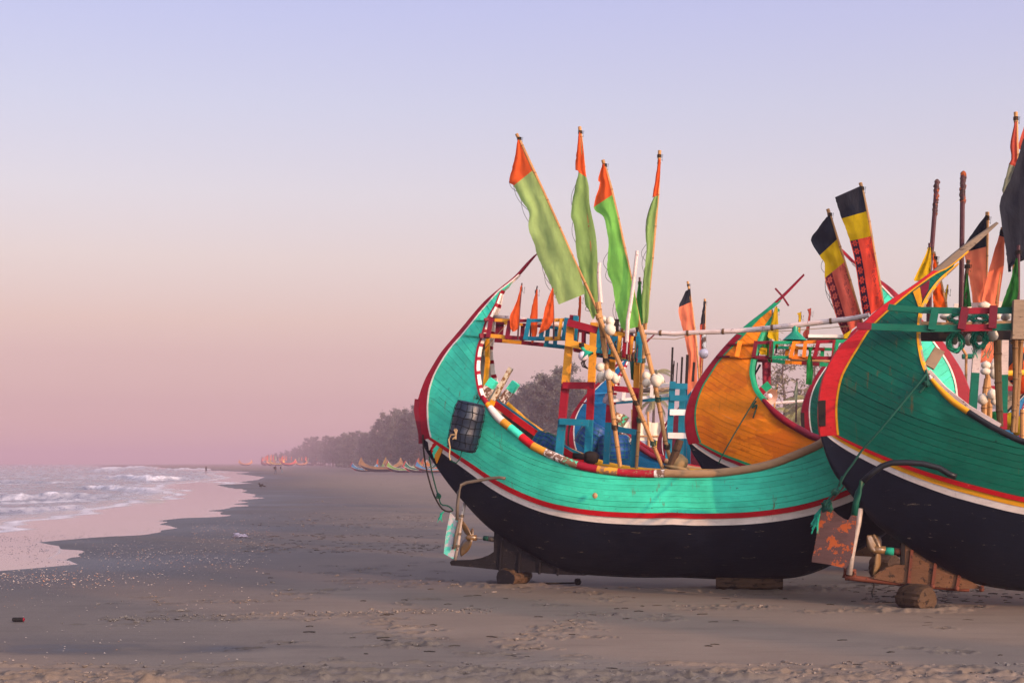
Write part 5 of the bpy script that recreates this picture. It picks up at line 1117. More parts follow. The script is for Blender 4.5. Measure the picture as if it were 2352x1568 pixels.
# ------------------------------------------------------------------ people and a crow
def person(px, foot_py, label, sun_=True, face=0, bag="backpack", wade=0, trousers="#3a4350", shirt="#2a2c33"):
    g = G0(px, foot_py, -wade); root = thing("person", label, "person", (g.x, g.y, -wade), None, face)
    sk = [((0, 0, .98), .15), ((0, 0, 1.18), .14), ((0, 0, 1.40), .17), ((0, .01, 1.50), .06), ((0, .03, 1.62), .10), ((0, .03, 1.70), .085),
          ((-.19, 0, 1.40), .06), ((-.26, .02, 1.14), .048), ((-.22, .14, .93), .036), ((-.21, .18, .86), .03), ((.19, 0, 1.40), .06), ((.27, .02, 1.14), .048), ((.24, .12, .93), .036), ((.23, .16, .86), .03),
          ((-.10, .0, .90), .105), ((-.12, .10, .50), .075), ((-.12, .02, .09), .05), ((-.12, .16, .04), .045), ((.10, 0, .90), .105), ((.11, -.06, .50), .075), ((.11, -.20, .11), .05), ((.11, -.06, .04), .045)]
    ed = [(0, 1), (1, 2), (2, 3), (3, 4), (4, 5), (2, 6), (6, 7), (7, 8), (8, 9), (2, 10), (10, 11), (11, 12), (12, 13), (0, 14), (14, 15), (15, 16), (16, 17), (0, 18), (18, 19), (19, 20), (20, 21)]
    me = bpy.data.meshes.new("body"); me.from_pydata([v for v, _ in sk], ed, []); o = bpy.data.objects.new("body", me); COL.objects.link(o)
    md = o.modifiers.new("skin", "SKIN"); 
    for i, (_, r) in enumerate(sk): me.skin_vertices[0].data[i].radius = (r, r * .8)
    me.skin_vertices[0].data[0].use_root = True
    sb = o.modifiers.new("sub", "SUBSURF"); sb.levels = sb.render_levels = 2
    dg = bpy.context.evaluated_depsgraph_get(); me2 = bpy.data.meshes.new_from_object(o.evaluated_get(dg)); bpy.data.objects.remove(o)
    key = (shirt, trousers); 
    for nm, c_ in (("skin_tone", "#6b4632"), ("dark_hair", "#17120f"), ("shirt" + shirt, shirt), ("trousers" + trousers, trousers)):
        if nm not in M: M[nm] = paint(nm.replace("#", ""), hx(c_), rough=.8, grain=0)
    for nm in ("skin_tone", "dark_hair", "shirt" + shirt, "trousers" + trousers): me2.materials.append(M[nm])
    for p in me2.polygons:
        x_, y_, z_ = p.center; p.use_smooth = True
        p.material_index = 1 if z_ > 1.62 and (y_ < .07 or z_ > 1.72) else 0 if z_ > 1.47 or (abs(x_) > .17 and z_ < 1.15 and z_ > .7) else 2 if z_ > .95 else 3 if z_ > (.1 if not wade else .55) else 0
    b_ = bpy.data.objects.new("body", me2); COL.objects.link(b_); b_.parent = root
    if bag:
        mb = MB(); mb.ball((0, -.24, 1.22), .19, .14, .26, nu=10, nv=7); mb.build("backpack", "hold", root, smooth=True)
        mb = MB(); mb.tube([(-.12, -.16, 1.42), (-.13, .02, 1.47), (-.14, .15, 1.3), (-.15, .02, 1.05)], .02, 5); mb.build("strap", "hold", root)
    return root
person(633, 1089, "walker in dark clothes with a dark backpack, left of the pair on the sand", face=R(-100)); person(647.5, 1088.5, "walker in pale top with a dark backpack, right of the pair on the sand", face=R(-80), shirt="#8d8f98", trousers="#59626e")
person(473.5, 1087, "person in dark clothes wading at the edge of the sea with bare legs", face=R(60), bag=None, wade=.25, trousers="#23262c")
g = G0(600, 1121); cr = thing("crow", "black crow standing on the sand near the water's edge", "bird", g); mb = MB()
mb.ball((0, 0, .26), .20, .09, .10, Matrix.Rotation(R(-25), 3, "Y"), 10, 7); mb.ball((-.17, 0, .40), .075, .065, .065, None, 8, 6); mb.tube([(-.12, 0, .34), (-.16, 0, .40)], .06, 6); mb.tube([(-.22, 0, .40), (-.33, 0, .38)], [.03, .004], 5); mb.add([(.14, -.05, .22), (.14, .05, .22), (.46, .05, .10), (.46, -.05, .10)], [(0, 1, 2, 3)])
for s_ in (-.04, .04): mb.tube([(0, s_, .2), (.02, s_, .1), (-.02, s_, 0)], .012, 4)
mb.build("body", "hold", cr, smooth=True); mb = MB()
for s_ in (-1, 1): mb.grid([[Vector((-.1 + .5 * u, s_ * (.09 + .015 * math.sin(3 * u)), .34 - .16 * u)), Vector((-.06 + .40 * u, s_ * .10, .24 - .12 * u))] for u in np.linspace(0, 1, 5)])
mb.build("wing", "hold", cr)
# ------------------------------------------------------------------ flags on poles
def flag(bt, y, f, rows, bands, label, poles=(), group=None, wave=.06, polemat="bamboo", r=.03, name="flag", cat="flag", foot=None, ties=True, bamb=True, threads=0):
    """rows: [(left, right)] outline points of the cloth from top to bottom; bands: [(last row, material)]; the pole runs along its points down into the boat"""
    if foot is None: foot = (*f(*poles[0][-1]), ) if poles else f(*rows[-1][1])
    base = bt.w(foot[0], foot[1], y); base.z = max(base.z, .3)
    root = thing(name, label, cat, base, group); ph = random.random() * 6
    wp = lambda p, dy=0.0: bt.w(*f(*p), y + dy)
    Ls, Rs = [np.array(a) for a, b in rows], [np.array(b) for a, b in rows]
    # smooth the outline between the given rows, keeping band edges
    K = 5; nr = len(rows); rr, uu = [], []
    dl, dr = dense(Ls, (nr - 1) * 24 + 1), dense(Rs, (nr - 1) * 24 + 1)
    def near_idx(dn, P_):
        out_ = [0]
        for p in P_[1:-1]: out_.append(max(out_[-1] + 1, int(((dn - p) ** 2).sum(1).argmin())))
        return out_ + [len(dn) - 1]
    il, ir = near_idx(dl, Ls), near_idx(dr, Rs); n = 11
    g = random.Random(int(rows[0][0][0] * 7 + rows[-1][1][1])); f1, f2 = g.uniform(1.2, 2.4), g.uniform(3, 5)
    mb = MB(); mb.uv = []; cur = 0; allrows = []
    for i in range(nr - 1):
        for k in range(K):
            u = k / K; a = dl[min(len(dl) - 1, int(round(il[i] * (1 - u) + il[i + 1] * u)))]; b_ = dr[min(len(dr) - 1, int(round(ir[i] * (1 - u) + ir[i + 1] * u)))]; allrows.append((a, b_, i + u))
    allrows.append((dl[-1], dr[-1], nr - 1)); V = []; mats = []; um = list(dict.fromkeys(m for _, m in bands))
    for a, b_, ii in allrows:
        v = ii / (nr - 1); a = a + np.array([g.uniform(-2.2, 2.2), 0]) if 0 < ii < nr - 1 and foot is not None else a
        for j in range(n):
            s_ = j / (n - 1); fold = (math.sin(s_ * math.pi * 1.3 * f1 + ph + v * 3.2) * .35 + mnoise.noise(Vector((s_ * 2.2 + ph, v * 5.5, ph))) * 1.0 + mnoise.noise(Vector((s_ * 5 + ph, v * 9, 3))) * .45) * wave * .8 * (1 - s_) ** .4 * min(1, .3 + v * 1.6)
            p = a * (1 - s_) + b_ * s_; V.append(wp(p, fold - .035)); mb.uv.append((s_, v))
    fs = []
    for i in range(len(allrows) - 1):
        mi = 0
        for last, m_ in bands:
            if allrows[i][2] < last - 1e-6: mi = um.index(m_); break
        else: mi = um.index(bands[-1][1])
        for j in range(n - 1): fs.append((i * n + j, i * n + j + 1, (i + 1) * n + j + 1, (i + 1) * n + j)); mats.append(mi)
    mb.v = [tuple(p) for p in V]; mb.f = fs; mb.m = mats
    mb.build("cloth", um, root, base, True)
    if threads:      # loose threads hanging off the free edge
        mt = MB()
        for k in range(threads):
            i0 = g.randint(len(allrows) // 4, len(allrows) - 8); i1 = min(len(allrows) - 1, i0 + g.randint(4, 9)); a0, a1 = allrows[i0][0], allrows[i1][0]; bow = g.uniform(8, 34)
            mt.tube([wp(a0 * (1 - u) + a1 * u + np.array([-bow * math.sin(math.pi * u), 6 * math.sin(math.pi * u)]), -.05) for u in np.linspace(0, 1, 7)], .0045, 3, cap=False)
        mt.build("thread", "drope", root, base)
    for pp in poles:
        q = [wp(p, 0) for p in pp]; q2 = [a - base for a in q]
        if bamb: bamboo(q2, r, root, "pole", .5)
        else: m2 = MB(); m2.tube(q2, [r * (1 - .25 * (1 - i / max(1, len(q2) - 1))) for i in range(len(q2))], 8); m2.build("pole", polemat, root)
        if ties:
            m2 = MB(); c0 = q2[0] + (q2[1] - q2[0]).normalized() * .12
            for k in range(3): m2.tube([c0 + Vector((math.cos(a) * r * 1.25, math.sin(a) * r * 1.25, .02 * k)) for a in np.linspace(0, 6.28, 9)], .007, 4)
            m2.tube([c0, c0 + Vector((.05, 0, -.06)), c0 + Vector((.06, 0, .05))], .006, 4); m2.build("tie", "drope", root)
    return root
ga = "lime flags with orange tips on the turquoise boat"
flag(b1, -.30, Z8, [((211, 188), (219, 190)), ((188, 320), (258, 290)), ((172, 390), (272, 322)), ((150, 482), (290, 360)), ((183, 513), (310, 405)), ((235, 612), (360, 500)), ((292, 700), (405, 600)), ((284, 800), (450, 700)), ((322, 905), (508, 825)), ((350, 1000), (570, 960)), ((400, 1110), (630, 1090)), ((450, 1222), (660, 1180)), ((497, 1338), (682, 1262))],
     [(4, "f_orange"), (12, "f_green")], "widest lime flag with orange tip on a strongly leaning cane, leftmost of the four", [[(203, 150), (310, 380), (400, 575), (510, 820), (640, 1110), (752, 1330), (800, 1500)]], ga, .10, foot=Z8(800, 1500), threads=5)
flag(b1, -.05, Z8, [((638, 135), (650, 140)), ((618, 300), (668, 255)), ((612, 395), (680, 390)), ((632, 418), (690, 450)), ((603, 560), (706, 520)), ((582, 710), (712, 640)), ((605, 800), (745, 800)), ((622, 980), (760, 900)), ((645, 1090), (768, 1050)), ((668, 1195), (768, 1150)), ((682, 1340), (770, 1330)), ((705, 1372), (768, 1392)), ((735, 1445), (760, 1402))],
     [(3, "f_orange"), (12, "f_green2")], "moss green flag with slim orange tip on an upright cane, second of the four", [[(642, 100), (660, 260), (690, 600), (730, 1000), (765, 1440), (772, 1560)]], ga, .09, threads=4)
flag(b1, -.15, Z8, [((800, 358), (816, 360)), ((770, 470), (836, 440)), ((783, 500), (845, 480)), ((740, 662), (868, 575)), ((808, 730), (905, 720)), ((837, 850), (930, 850)), ((842, 950), (950, 950)), ((834, 1080), (985, 1080)), ((845, 1140), (1003, 1170)), ((876, 1220), (1020, 1230)), ((890, 1340), (1040, 1330)), ((915, 1440), (1055, 1420)), ((935, 1522), (1048, 1492))],
     [(3, "f_orange"), (12, "f_lime")], "brightest lime flag with orange tip, third of the four from the left", [[(804, 332), (845, 460), (905, 720), (985, 1080), (1046, 1400), (1080, 1560)]], ga, .09, threads=4)
flag(b1, .25, Z8, [((1192, 320), (1206, 330)), ((1172, 450), (1203, 440)), ((1150, 588), (1190, 560)), ((1158, 590), (1190, 580)), ((1115, 710), (1183, 660)), ((1103, 830), (1168, 740)), ((1108, 940), (1162, 830)), ((1100, 1060), (1150, 970)), ((1090, 1110), (1147, 1050)), ((1080, 1230), (1135, 1180)), ((1070, 1330), (1128, 1300)), ((1078, 1440), (1125, 1380)), ((1085, 1468), (1118, 1466))],
     [(3, "f_orange"), (12, "f_green2")], "narrow furled olive green flag with orange tip, rightmost of the four", [[(1200, 265), (1185, 600), (1150, 1000), (1110, 1400), (1095, 1580)]], ga, .05, threads=3)
flag(b1, .1, Z8, [((1054, 1180), (1068, 1180)), ((1040, 1280), (1074, 1290)), ((1020, 1385), (1078, 1400)), ((1045, 1465), (1083, 1480))], [(3, "f_dgreen")], "small dark green pennant between the third and fourth lime flags", [[(1060, 1148), (1070, 1480), (1072, 1560)]], None, .04, "darkpole", .025, bamb=False)
gs = "small rust orange pennants on the stern rack of the turquoise boat"
for rows, pole, lab, y in (([((1010, 402), (1020, 398)), ((975, 535), (1008, 480)), ((925, 640), (1000, 600)), ((918, 685), (997, 680)), ((921, 742), (985, 760)), ((940, 788), (962, 782))], [(1020, 380), (1000, 600), (985, 850)], "small rust orange pennant nearest the stern on the net rack", -.5),
                         ([((1140, 440), (1151, 432)), ((1105, 570), (1152, 540)), ((1088, 678), (1152, 640)), ((1098, 760), (1150, 700)), ((1100, 830), (1146, 800)), ((1096, 884), (1112, 880))], [(1148, 405), (1120, 570), (1095, 680), (1090, 850)], "rust orange pennant with dark pole, second along the net rack", -.15),
                         ([((1272, 424), (1282, 425)), ((1240, 510), (1285, 540)), ((1210, 600), (1285, 640)), ((1190, 695), (1281, 700)), ((1156, 806), (1240, 765))], [(1276, 420), (1284, 640), (1285, 850)], "broadest rust orange pennant hanging low under the leaning lime flag", -.5),
                         ([((1500, 490), (1516, 490)), ((1492, 580), (1515, 600)), ((1480, 720), (1506, 720)), ((1475, 880), (1492, 860))], [(1508, 470), (1495, 720), (1480, 900)], "slim rust orange pennant beside the frame's left post, under the second lime flag", .2)):
    flag(b1, y, Z1, rows, [(len(rows) - 1, "f_orange" if False else "f_orange")], lab, [pole], gs, .04, "darkpole", .016, bamb=False, ties=True)
def stick(bt, f, pts, y, r, mat, label, cat="pole", name="pole"):
    q = [bt.w(*f(*p), y) for p in pts]; mb = MB(); L = len(q); mb.tube(q, [r * (.8 + .2 * i / (L - 1)) for i in range(L)], 8); return single(mb, name, mat, label, cat, base=tuple(q[-1]))
stick(b1, Z8, [(1043, 965), (1025, 1120), (1005, 1280), (978, 1450), (970, 1600)], -.3, .036, "pole", "blotched white stick rising in front of the third lime flag")
stick(b1, Z8, [(780, 1048), (775, 1120), (782, 1240), (790, 1330)], -.32, .04, "pole", "whitewashed stick lashed to the cane beside the second lime flag")
# boom
q = [b1.w(*p, y) for p, y in ((Z1(1780, 770), -.1), (Z1(1900, 780), -.15), (Z1(2300, 805), -.2), (Z3(300, 575), -.2), (Z3(600, 565), -.25), (Z3(960, 530), -.3), (Z3(1390, 480), -.4), (Z4(620, 1255), -.5))]
mb = MB(); mb.tube(q, [.032, .036, .04, .042, .042, .045, .045, .04], 9); bo = single(mb, "boom_pole", "pole", "long pale cane lying level from the turquoise boat's rack to the dark green stem", "pole", base=tuple(q[0]))
for t_ in (1, 2, 3, 4, 5, 6):
    mb = MB(); c = q[t_].lerp(q[t_ - 1], .3); d = (q[t_] - q[t_ - 1]).normalized(); mb.tube([c - q[0] - d * .02, c - q[0] + d * .02], .05, 9); mb.build("cane_joint", "node", bo)
mb = MB(); mb.tube([q[0] - q[0] + Vector((.3, -.02, -.05))] + [q[k] - q[0] + Vector((0, -.02, -.07 - .05 * math.sin(k * 1.3))) for k in range(1, 7)], .006, 4); mb.build("wire", "trope", bo)
# bamboo struts of the turquoise boat, each a thing leaning in the hull
gb = "bamboo struts leaning on the turquoise boat's rack"
for pts, y, r, lab in (([Z1(1655, 540), Z1(1700, 850), ZP(700, 750), ZP(800, 1470)], -.85, .047, "thick bamboo strut carrying the middle float bunch, leftmost strut"), ([Z1(1650, 640), ZP(850, 420), ZP(1020, 840), ZP(1150, 1150), ZP(1292, 1500)], -.95, .042, "bamboo strut crossing diagonally from the rack down to the rail"),
                       ([Z1(2010, 740), ZP(1170, 400), ZP(1250, 800), ZP(1320, 1200), ZP(1402, 1500)], -.6, .043, "slanting bamboo strut with the right hand float bunch tied to it"), ([Z1(2050, 715), ZP(1070, 100), ZP(1040, 600), ZP(985, 1490)], .5, .038, "upright reddish bamboo strut beside the rack's right post")):
    q = [b1.w(*p, y) for p in pts]; base = q[-1]; root = thing("bamboo_strut", lab, "bamboo pole", base, gb); bamboo([a - base for a in q], r, root, "cane")
    for t_ in (.45, .8):
        p0 = q[0].lerp(q[-1], t_); i = min(len(q) - 2, int(t_ * (len(q) - 1))); u = t_ * (len(q) - 1) - i; p0 = q[i].lerp(q[i + 1], u); mb = MB()
        for k in range(4): mb.tube([p0 - base + Vector((math.cos(a) * (r + .008), math.sin(a) * (r + .008), .022 * k + .02 * math.sin(a))) for a in np.linspace(0, 6.283, 10)], .008, 4)
        mb.build("lashing", random.choice(["drope", "rope"]), root)
q = [b1.w(*ZP(*p), -1.0) for p in ((1482, 1165), (1440, 1290), (1362, 1492))]; mb = MB(); mb.tube(q, [.065, .07, .06], 8); single(mb, "driftwood_stake", "log", "short rough brown stake leaning against the foot of the right struts", "stake", base=tuple(q[-1]))
mb = MB(); c = b1.w(*ZP(1465, 1420), -.9); mb.ball(c, .16, .14, .13, None, 12, 8, 0, .25); mb.ball(c - Vector((.02, 0, .10)), .24, .2, .05, Matrix.Rotation(.2, 3, "Y"), 12, 6, 0, .2); single(mb, "sun_hat", "hat", "crumpled brown cloth hat lying on the rail behind the stake", "hat", smooth=True)
# floats
def float_(bt, f, c, rx, ry, y, lab, group, tilt=0.0):
    s_ = bt.w(*f(*c), y); k = .57422 / {ZP: 2.8517, Z1: 2.0909, ZF: 2.6127, Z4: 2.24}[f] * (s_.y / F); mb = MB(); a, b_ = rx * k, ry * k
    mb.ball(s_, a, (a + b_) / 2 * .92, b_, Matrix.Rotation(R(tilt), 3, "Y"), 18, 12, 0, .06); m2 = Matrix.Rotation(R(tilt), 3, "Y") @ Vector((0, 0, b_)); mb.tube([s_ + m2 * .96, s_ + m2 * 1.12], [.03, .018], 7)
    return single(mb, "fishing_float", "float", lab, "fishing float", group, True)
gfA, gfB, gfC = "white floats on the leftmost strut", "white floats on the slanting right strut", "white floats at the top of the rack"
for c, rx, ry, dy, ti, lab in (((570, 335), 50, 52, -1.05, 60, "white float sticking out upper left of the bunch on the leftmost strut"), ((582, 452), 53, 66, -1.08, 15, "white float low at the left of the bunch on the leftmost strut"), ((735, 460), 46, 70, -1.06, -20, "white float low at the right of the bunch on the leftmost strut"), ((667, 425), 55, 62, -1.22, 5, "front white float in the middle of the bunch on the leftmost strut")):
    float_(b1, ZP, c, rx, ry, dy, lab, gfA, ti)
for c, rx, ry, dy, ti, lab in (((1098, 438), 55, 47, -.75, 70, "upper left white float of the bunch on the slanting right strut"), ((1100, 518), 50, 55, -.78, 10, "lower left white float of the bunch on the slanting right strut"), ((1255, 470), 44, 60, -.72, -25, "half hidden right white float of the bunch on the slanting strut"), ((1210, 492), 62, 76, -.95, -20, "largest white float in front of the bunch on the slanting right strut")):
    float_(b1, ZP, c, rx, ry, dy, lab, gfB, ti)
for c, rx, ry, dy, ti, lab in (((1700, 690), 30, 32, -.6, 0, "small white float behind the cane at the top of the rack"), ((1757, 706), 48, 36, -.75, 80, "white float lying on its side atop the rack, tied with green cord"), ((1757, 770), 52, 44, -.95, 60, "lowest white float of the bunch atop the rack, in front")):
    float_(b1, Z1, c, rx, ry, dy, lab, gfC, ti)
# lamps, bucket, cords
def lamp(bt, f, top, bot, y, r, mat, lab, bulb=None, tilt=(0, 0)):
    a, b_ = bt.w(*f(*top), y), bt.w(*f(*bot), y); root = thing("hanging_lamp", lab, "lamp", a); d = b_ - a; mb = MB(); mb.tube([Vector((0, 0, 0)), d * .42, d * .5, d * .97, d], [r * .26, r * .26, r * .34, r * .98, r], 16, cap=False); mb.tube([d, d * .96, d * .52], [r * .97, r * .94, r * .3], 16, cap=False); mb.build("lamp_shade", mat, root, smooth=True)
    if bulb:
        m2 = MB(); p = bt.w(*f(*bulb[0]), y) - a; m2.ball(p, bulb[1]); m2.build("bulb", "bulb", root, smooth=True)
    return root
l_ = lamp(b1, ZV, (300, 1120), (395, 1270), -1.0, .12, "lamp", "green enamel lamp with a pale bulb hanging on the yellow crossbeam", ((325, 1268), .085)); mb = MB(); p0 = Vector(l_.location); mb.tube([b1.w(*ZV(295, 1065), -1.0) - p0, b1.w(*ZV(303, 1130), -1.0) - p0], .045, 8); mb.build("lamp_socket", "hold", l_)
mb = MB()
for dx in (-25, 0, 22): mb.tube([b1.w(*ZV(360 + dx * .6, 1320), -1.0) - p0, b1.w(*ZV(318 + dx, 1370), -1.0) - p0, b1.w(*ZV(340 + dx, 1430), -1.0) - p0, b1.w(*ZV(400, 1465), -1.0) - p0], .012, 5)
mb.build("lamp_cable", "hold", l_)
lamp(b1, ZR, (632, 345), (625, 560), -.30, .205, "lamp", "large green enamel lamp hanging from the long pale cane")
c0 = b3.w(*ZR(235, 1330), -.5); root = thing("hanging_lamp", "small tin lamp with lit looking bulb on the orange boat's mooring post", "lamp", c0); mb = MB(); d = b3.w(*ZR(300, 1345), -.6) - c0; mb.tube([Vector(), d * .45, d], [.05, .09, .16], 12, cap=False); mb.build("lamp_shade", "tin", root, smooth=True); mb = MB(); mb.ball(d * .55, .06); mb.build("bulb", "bulb", root, smooth=True)
c0 = b1.w(*Z3(375, 625), .4); root = thing("hanging_bulb", "bare bulb in a striped socket hanging under the long pale cane", "bulb lamp", c0); mb = MB(); mb.tube([Vector((0, 0, .12)), Vector((0, 0, -.16))], .045, 8); mb.build("lamp_socket", "cwhite", root); mb = MB(); mb.ball((0, 0, -.24), .085, .085, .09); mb.build("bulb", "bulb", root, smooth=True); mb = MB(); mb.tube([Vector((0, 0, .1)), Vector((0, -.02, .5)), b1.w(*Z3(365, 575), .1) - c0], .008, 4); mb.build("cord", "drope", root)
c0 = b1.w(*ZV(1170, 1440), .8); root = thing("bucket", "dark green bucket hanging under the right corner of the turquoise boat's rack", "bucket", c0); mb = MB(); mb.tube([Vector((0, 0, .2)), Vector((0, 0, -.22)), Vector((0, 0, -.24))], [.14, .11, .07], 14); mb.build("pail", "dgreen", root, smooth=True); mb = MB(); mb.tube([Vector((-.135, 0, .19)), Vector((-.08, 0, .32)), Vector((.07, 0, .34)), Vector((.135, 0, .19))], .012, 5); mb.build("handle", "drope", root)
# plastic drums in nets
def drum(bt, top, bot, r, y, mat, lab, netm="net", group=None, dty=0.0):
    a, b_ = bt.w(*top, y), bt.w(*bot, y + dty); root = thing("plastic_drum", lab, "drum", b_, group); ax = (a - b_); L = ax.length; ax.normalize(); u = ax.cross(Vector((0, 1, 0))).normalized(); w_ = ax.cross(u)
    prof = [(0, .0), (0, .80), (.02, .90), (.06, .97), (.30, 1.0), (.34, 1.035), (.38, 1.0), (.62, 1.0), (.66, 1.035), (.70, 1.0), (.92, .96), (.97, .88), (1.0, .78), (1.0, 0.0)]
    mb = MB(); mb.grid([[ax * L * h + (u * math.cos(k) + w_ * math.sin(k)) * r * q for k in np.linspace(0, 2 * math.pi, 24, endpoint=False)] for h, q in prof], 0, True); mb.build("drum_body", mat, root, smooth=True)
    g = random.Random(int(top[0])); mb = MB(); ring = lambda h: (lambda qq: r * qq + .012)(np.interp(h, [p[0] for p in prof], [p[1] for p in prof]))
    for h in np.linspace(.04, .97, 7):
        jj = [g.uniform(-.02, .02) for _ in range(14)]; mb.tube([ax * L * min(1, max(0, h + jj[k % 14])) + (u * math.cos(k * 2 * math.pi / 14) + w_ * math.sin(k * 2 * math.pi / 14)) * ring(h) for k in range(15)], .006, 4, cap=False)
    for k in range(14):
        a0 = k * 2 * math.pi / 14; jj = [g.uniform(-.10, .10) for _ in range(9)]; mb.tube([ax * L * h + (u * math.cos(a0 + jj[i]) + w_ * math.sin(a0 + jj[i])) * ring(h) for i, h in enumerate(np.linspace(0.01, .99, 9))], .006, 4, cap=False)
    mb.build("cord_net", netm, root); return root
gd = "plastic drums in cord nets"
dd = drum(b1, (1083, 924), (1059, 1034), .262, -1.05, "drum", "dark blue plastic drum in a cord net hanging on the turquoise stern", "net", gd)
p0 = Vector(dd.location); mb = MB(); k0 = lambda x, y_, yy=-1.4: b1.w(*Z2(x, y_), yy) - p0
mb.tube([k0(440, 270), k0(400, 270), k0(382, 310), k0(392, 370), k0(386, 440), k0(395, 470)], .012, 5)
for dx in (-14, -5, 6, 15): mb.tube([k0(440, 275), k0(436 + dx, 215 + abs(dx))], .008, 4); mb.tube([k0(440, 275), k0(425 + dx, 305)], .009, 4)
mb.build("twine", "trope", dd); mb = MB(); mb.tube([k0(485, 395, -1.1), k0(470, 460, -1.1), k0(440, 492, -1.1), k0(400, 475, -1.1)], .012, 5); mb.build("cord", "rope", dd)
mb = MB(); mb.tube([b1.w(1097, 926, -.9) - p0, b1.w(*Z1(680, 1330), -.6) - p0], .012, 5)
for k in range(3): mb.tube([b1.w(*Z1(680, 1330), -.62) - p0, b1.w(*Z1(640 + 6 * k, 1318 + 14 * k), -.7) - p0, b1.w(*Z1(634 + 10 * k, 1345), -.7) - p0, b1.w(*Z1(680, 1332), -.62) - p0], .009, 4)
mb.build("hanging_cord", "rope", dd)
drum(b1, (1228, 1010), (1287, 1035), .20, -.35, "bdrum", "bright blue plastic drum in green cord inside the turquoise hull", "gnet", gd)
drum(b4, ZP(565, 1000), ZP(400, 1255), .36, -1.5, "bdrum", "tilted blue plastic drum in green net on the blue boat's side", "gnet", gd); drum(b4, ZP(715, 1110), ZP(722, 1395), .42, -1.55, "bdrum", "upright blue plastic drum in green net beside the tilted one on the blue boat", "gnet", gd)
mb = MB(); c = b1.w(*ZP(665, 690), -.75); mb.ball(c, .085, .06, .11, Matrix.Rotation(.4, 3, "Y"), 12, 8, 0, .6); single(mb, "plastic_bag", "bag", "clear plastic bag caught on the leftmost strut of the turquoise boat", "plastic bag", smooth=True)

# cloths around the orange boat and the dark green boat
flag(b4, .2, Z3, [((248, 285), (282, 268)), ((200, 398), (288, 360)), ((214, 500), (300, 460)), ((240, 600), (315, 600)), ((262, 720), (322, 700)), ((258, 850), (328, 860)), ((262, 1010), (330, 930))], [(1, "f_black"), (6, "f_peach")], "black and peach orange flag on a pole left of the orange boat", [[(262, 218), (282, 330), (320, 620), (345, 900), (350, 1300)]], None, .10)
flag(b4, .8, Z3, [((375, 358), (386, 354)), ((362, 440), (386, 430)), ((350, 522), (384, 512)), ((347, 562), (383, 560)), ((345, 700), (376, 690)), ((340, 850), (366, 860))], [(2, "f_black"), (5, "f_rust")], "thin furled black and brown flag right of the black and peach one", [[(382, 340), (380, 560), (350, 900), (345, 1300)]], None, .06)
flag(b3, -.2, Z3, [((868, 400), (888, 395)), ((848, 490), (892, 470)), ((820, 600), (897, 560)), ((862, 625), (895, 640)), ((885, 680), (893, 678))], [(4, "f_yellow")], "yellow cloth hanging limp on a stick above the orange boat's rack", [[(882, 392), (880, 640), (880, 720)]], None, .05, "darkpole", .02, bamb=False)
flag(b3, .3, Z3, [((845, 425), (853, 420)), ((812, 540), (840, 520)), ((784, 630), (835, 600)), ((800, 720), (840, 720)), ((835, 790), (845, 780))], [(4, "f_dgreen")], "dark green cloth on a stick left of the limp yellow one", [[(853, 415), (840, 700), (838, 800)]], None, .05, "darkpole", .018, bamb=False)
flag(b3, .2, Z3, [((1024, 440), (1054, 432)), ((1036, 470), (1053, 470)), ((1030, 540), (1048, 540)), ((1026, 600), (1045, 600))], [(3, "f_yellow")], "little ragged yellow cloth knotted on a stick above the green lamp", [[(1052, 430), (1040, 640)]], None, .03, "darkpole", .016, bamb=False)
flag(b3, .3, Z3, [((1097, 412), (1122, 405)), ((1104, 450), (1120, 440)), ((1090, 540), (1112, 500)), ((1064, 585), (1105, 590)), ((1085, 622), (1102, 615))], [(4, "f_rust")], "rust coloured cloth twisted on a stick right of the green lamp", [[(1120, 404), (1100, 640)]], None, .03, "darkpole", .016, bamb=False)
flag(b3, -.45, ZR, [((805, 655), (880, 655)), ((818, 740), (855, 740)), ((790, 880), (870, 870)), ((786, 1020), (880, 1010)), ((776, 1170), (860, 1180))], [(4, "f_bgreen")], "green towel knotted over the orange boat's rack and hanging down", [], None, .06, name="hanging_towel", cat="towel", ties=False)
flag(b3, .2, ZR, [((165, 865), (290, 870)), ((170, 960), (292, 960)), ((172, 1080), (290, 1070)), ((178, 1220), (292, 1200))], [(3, "f_maroon")], "maroon striped cloth hanging below the orange boat's rack", [], None, .09, name="hanging_cloth", cat="cloth", ties=False)
flag(b3, .25, ZR, [((105, 662), (240, 668)), ((125, 710), (238, 715)), ((145, 765), (236, 765))], [(2, "f_yellow")], "pale yellow cloth showing between the rungs of the orange boat's rack", [], None, .05, name="hanging_cloth", cat="cloth", ties=False)
flag(b3, .3, ZR, [((130, 890), (158, 905)), ((80, 985), (110, 985)), ((32, 1060), (45, 1100))], [(2, "f_black")], "dark rag stretched below the rack inside the orange crescent", [], None, .03, name="hanging_cloth", cat="cloth", ties=False)
flag(b5, -.3, ZR, [((372, 1170), (386, 1172)), ((330, 1240), (365, 1240)), ((250, 1370), (340, 1380)), ((240, 1430), (335, 1430))], [(3, "f_grey")], "faded yellowish cloth behind the orange boat's tin lamp", [[(382, 1168), (340, 1460), (338, 1700)]], None, .05, "bamboo", .025, bamb=False); flag(b5, 0, ZR, [((648, 1125), (662, 1130)), ((625, 1230), (668, 1230)), ((612, 1330), (662, 1340)), ((640, 1455), (648, 1450))], [(3, "f_grey")], "faded green pennant hanging left of the hidden green boat", [[(655, 1098), (645, 1460), (640, 1700)]], None, .05, "darkpole", .022, bamb=False)
gp = "printed red flags with black and yellow tops"
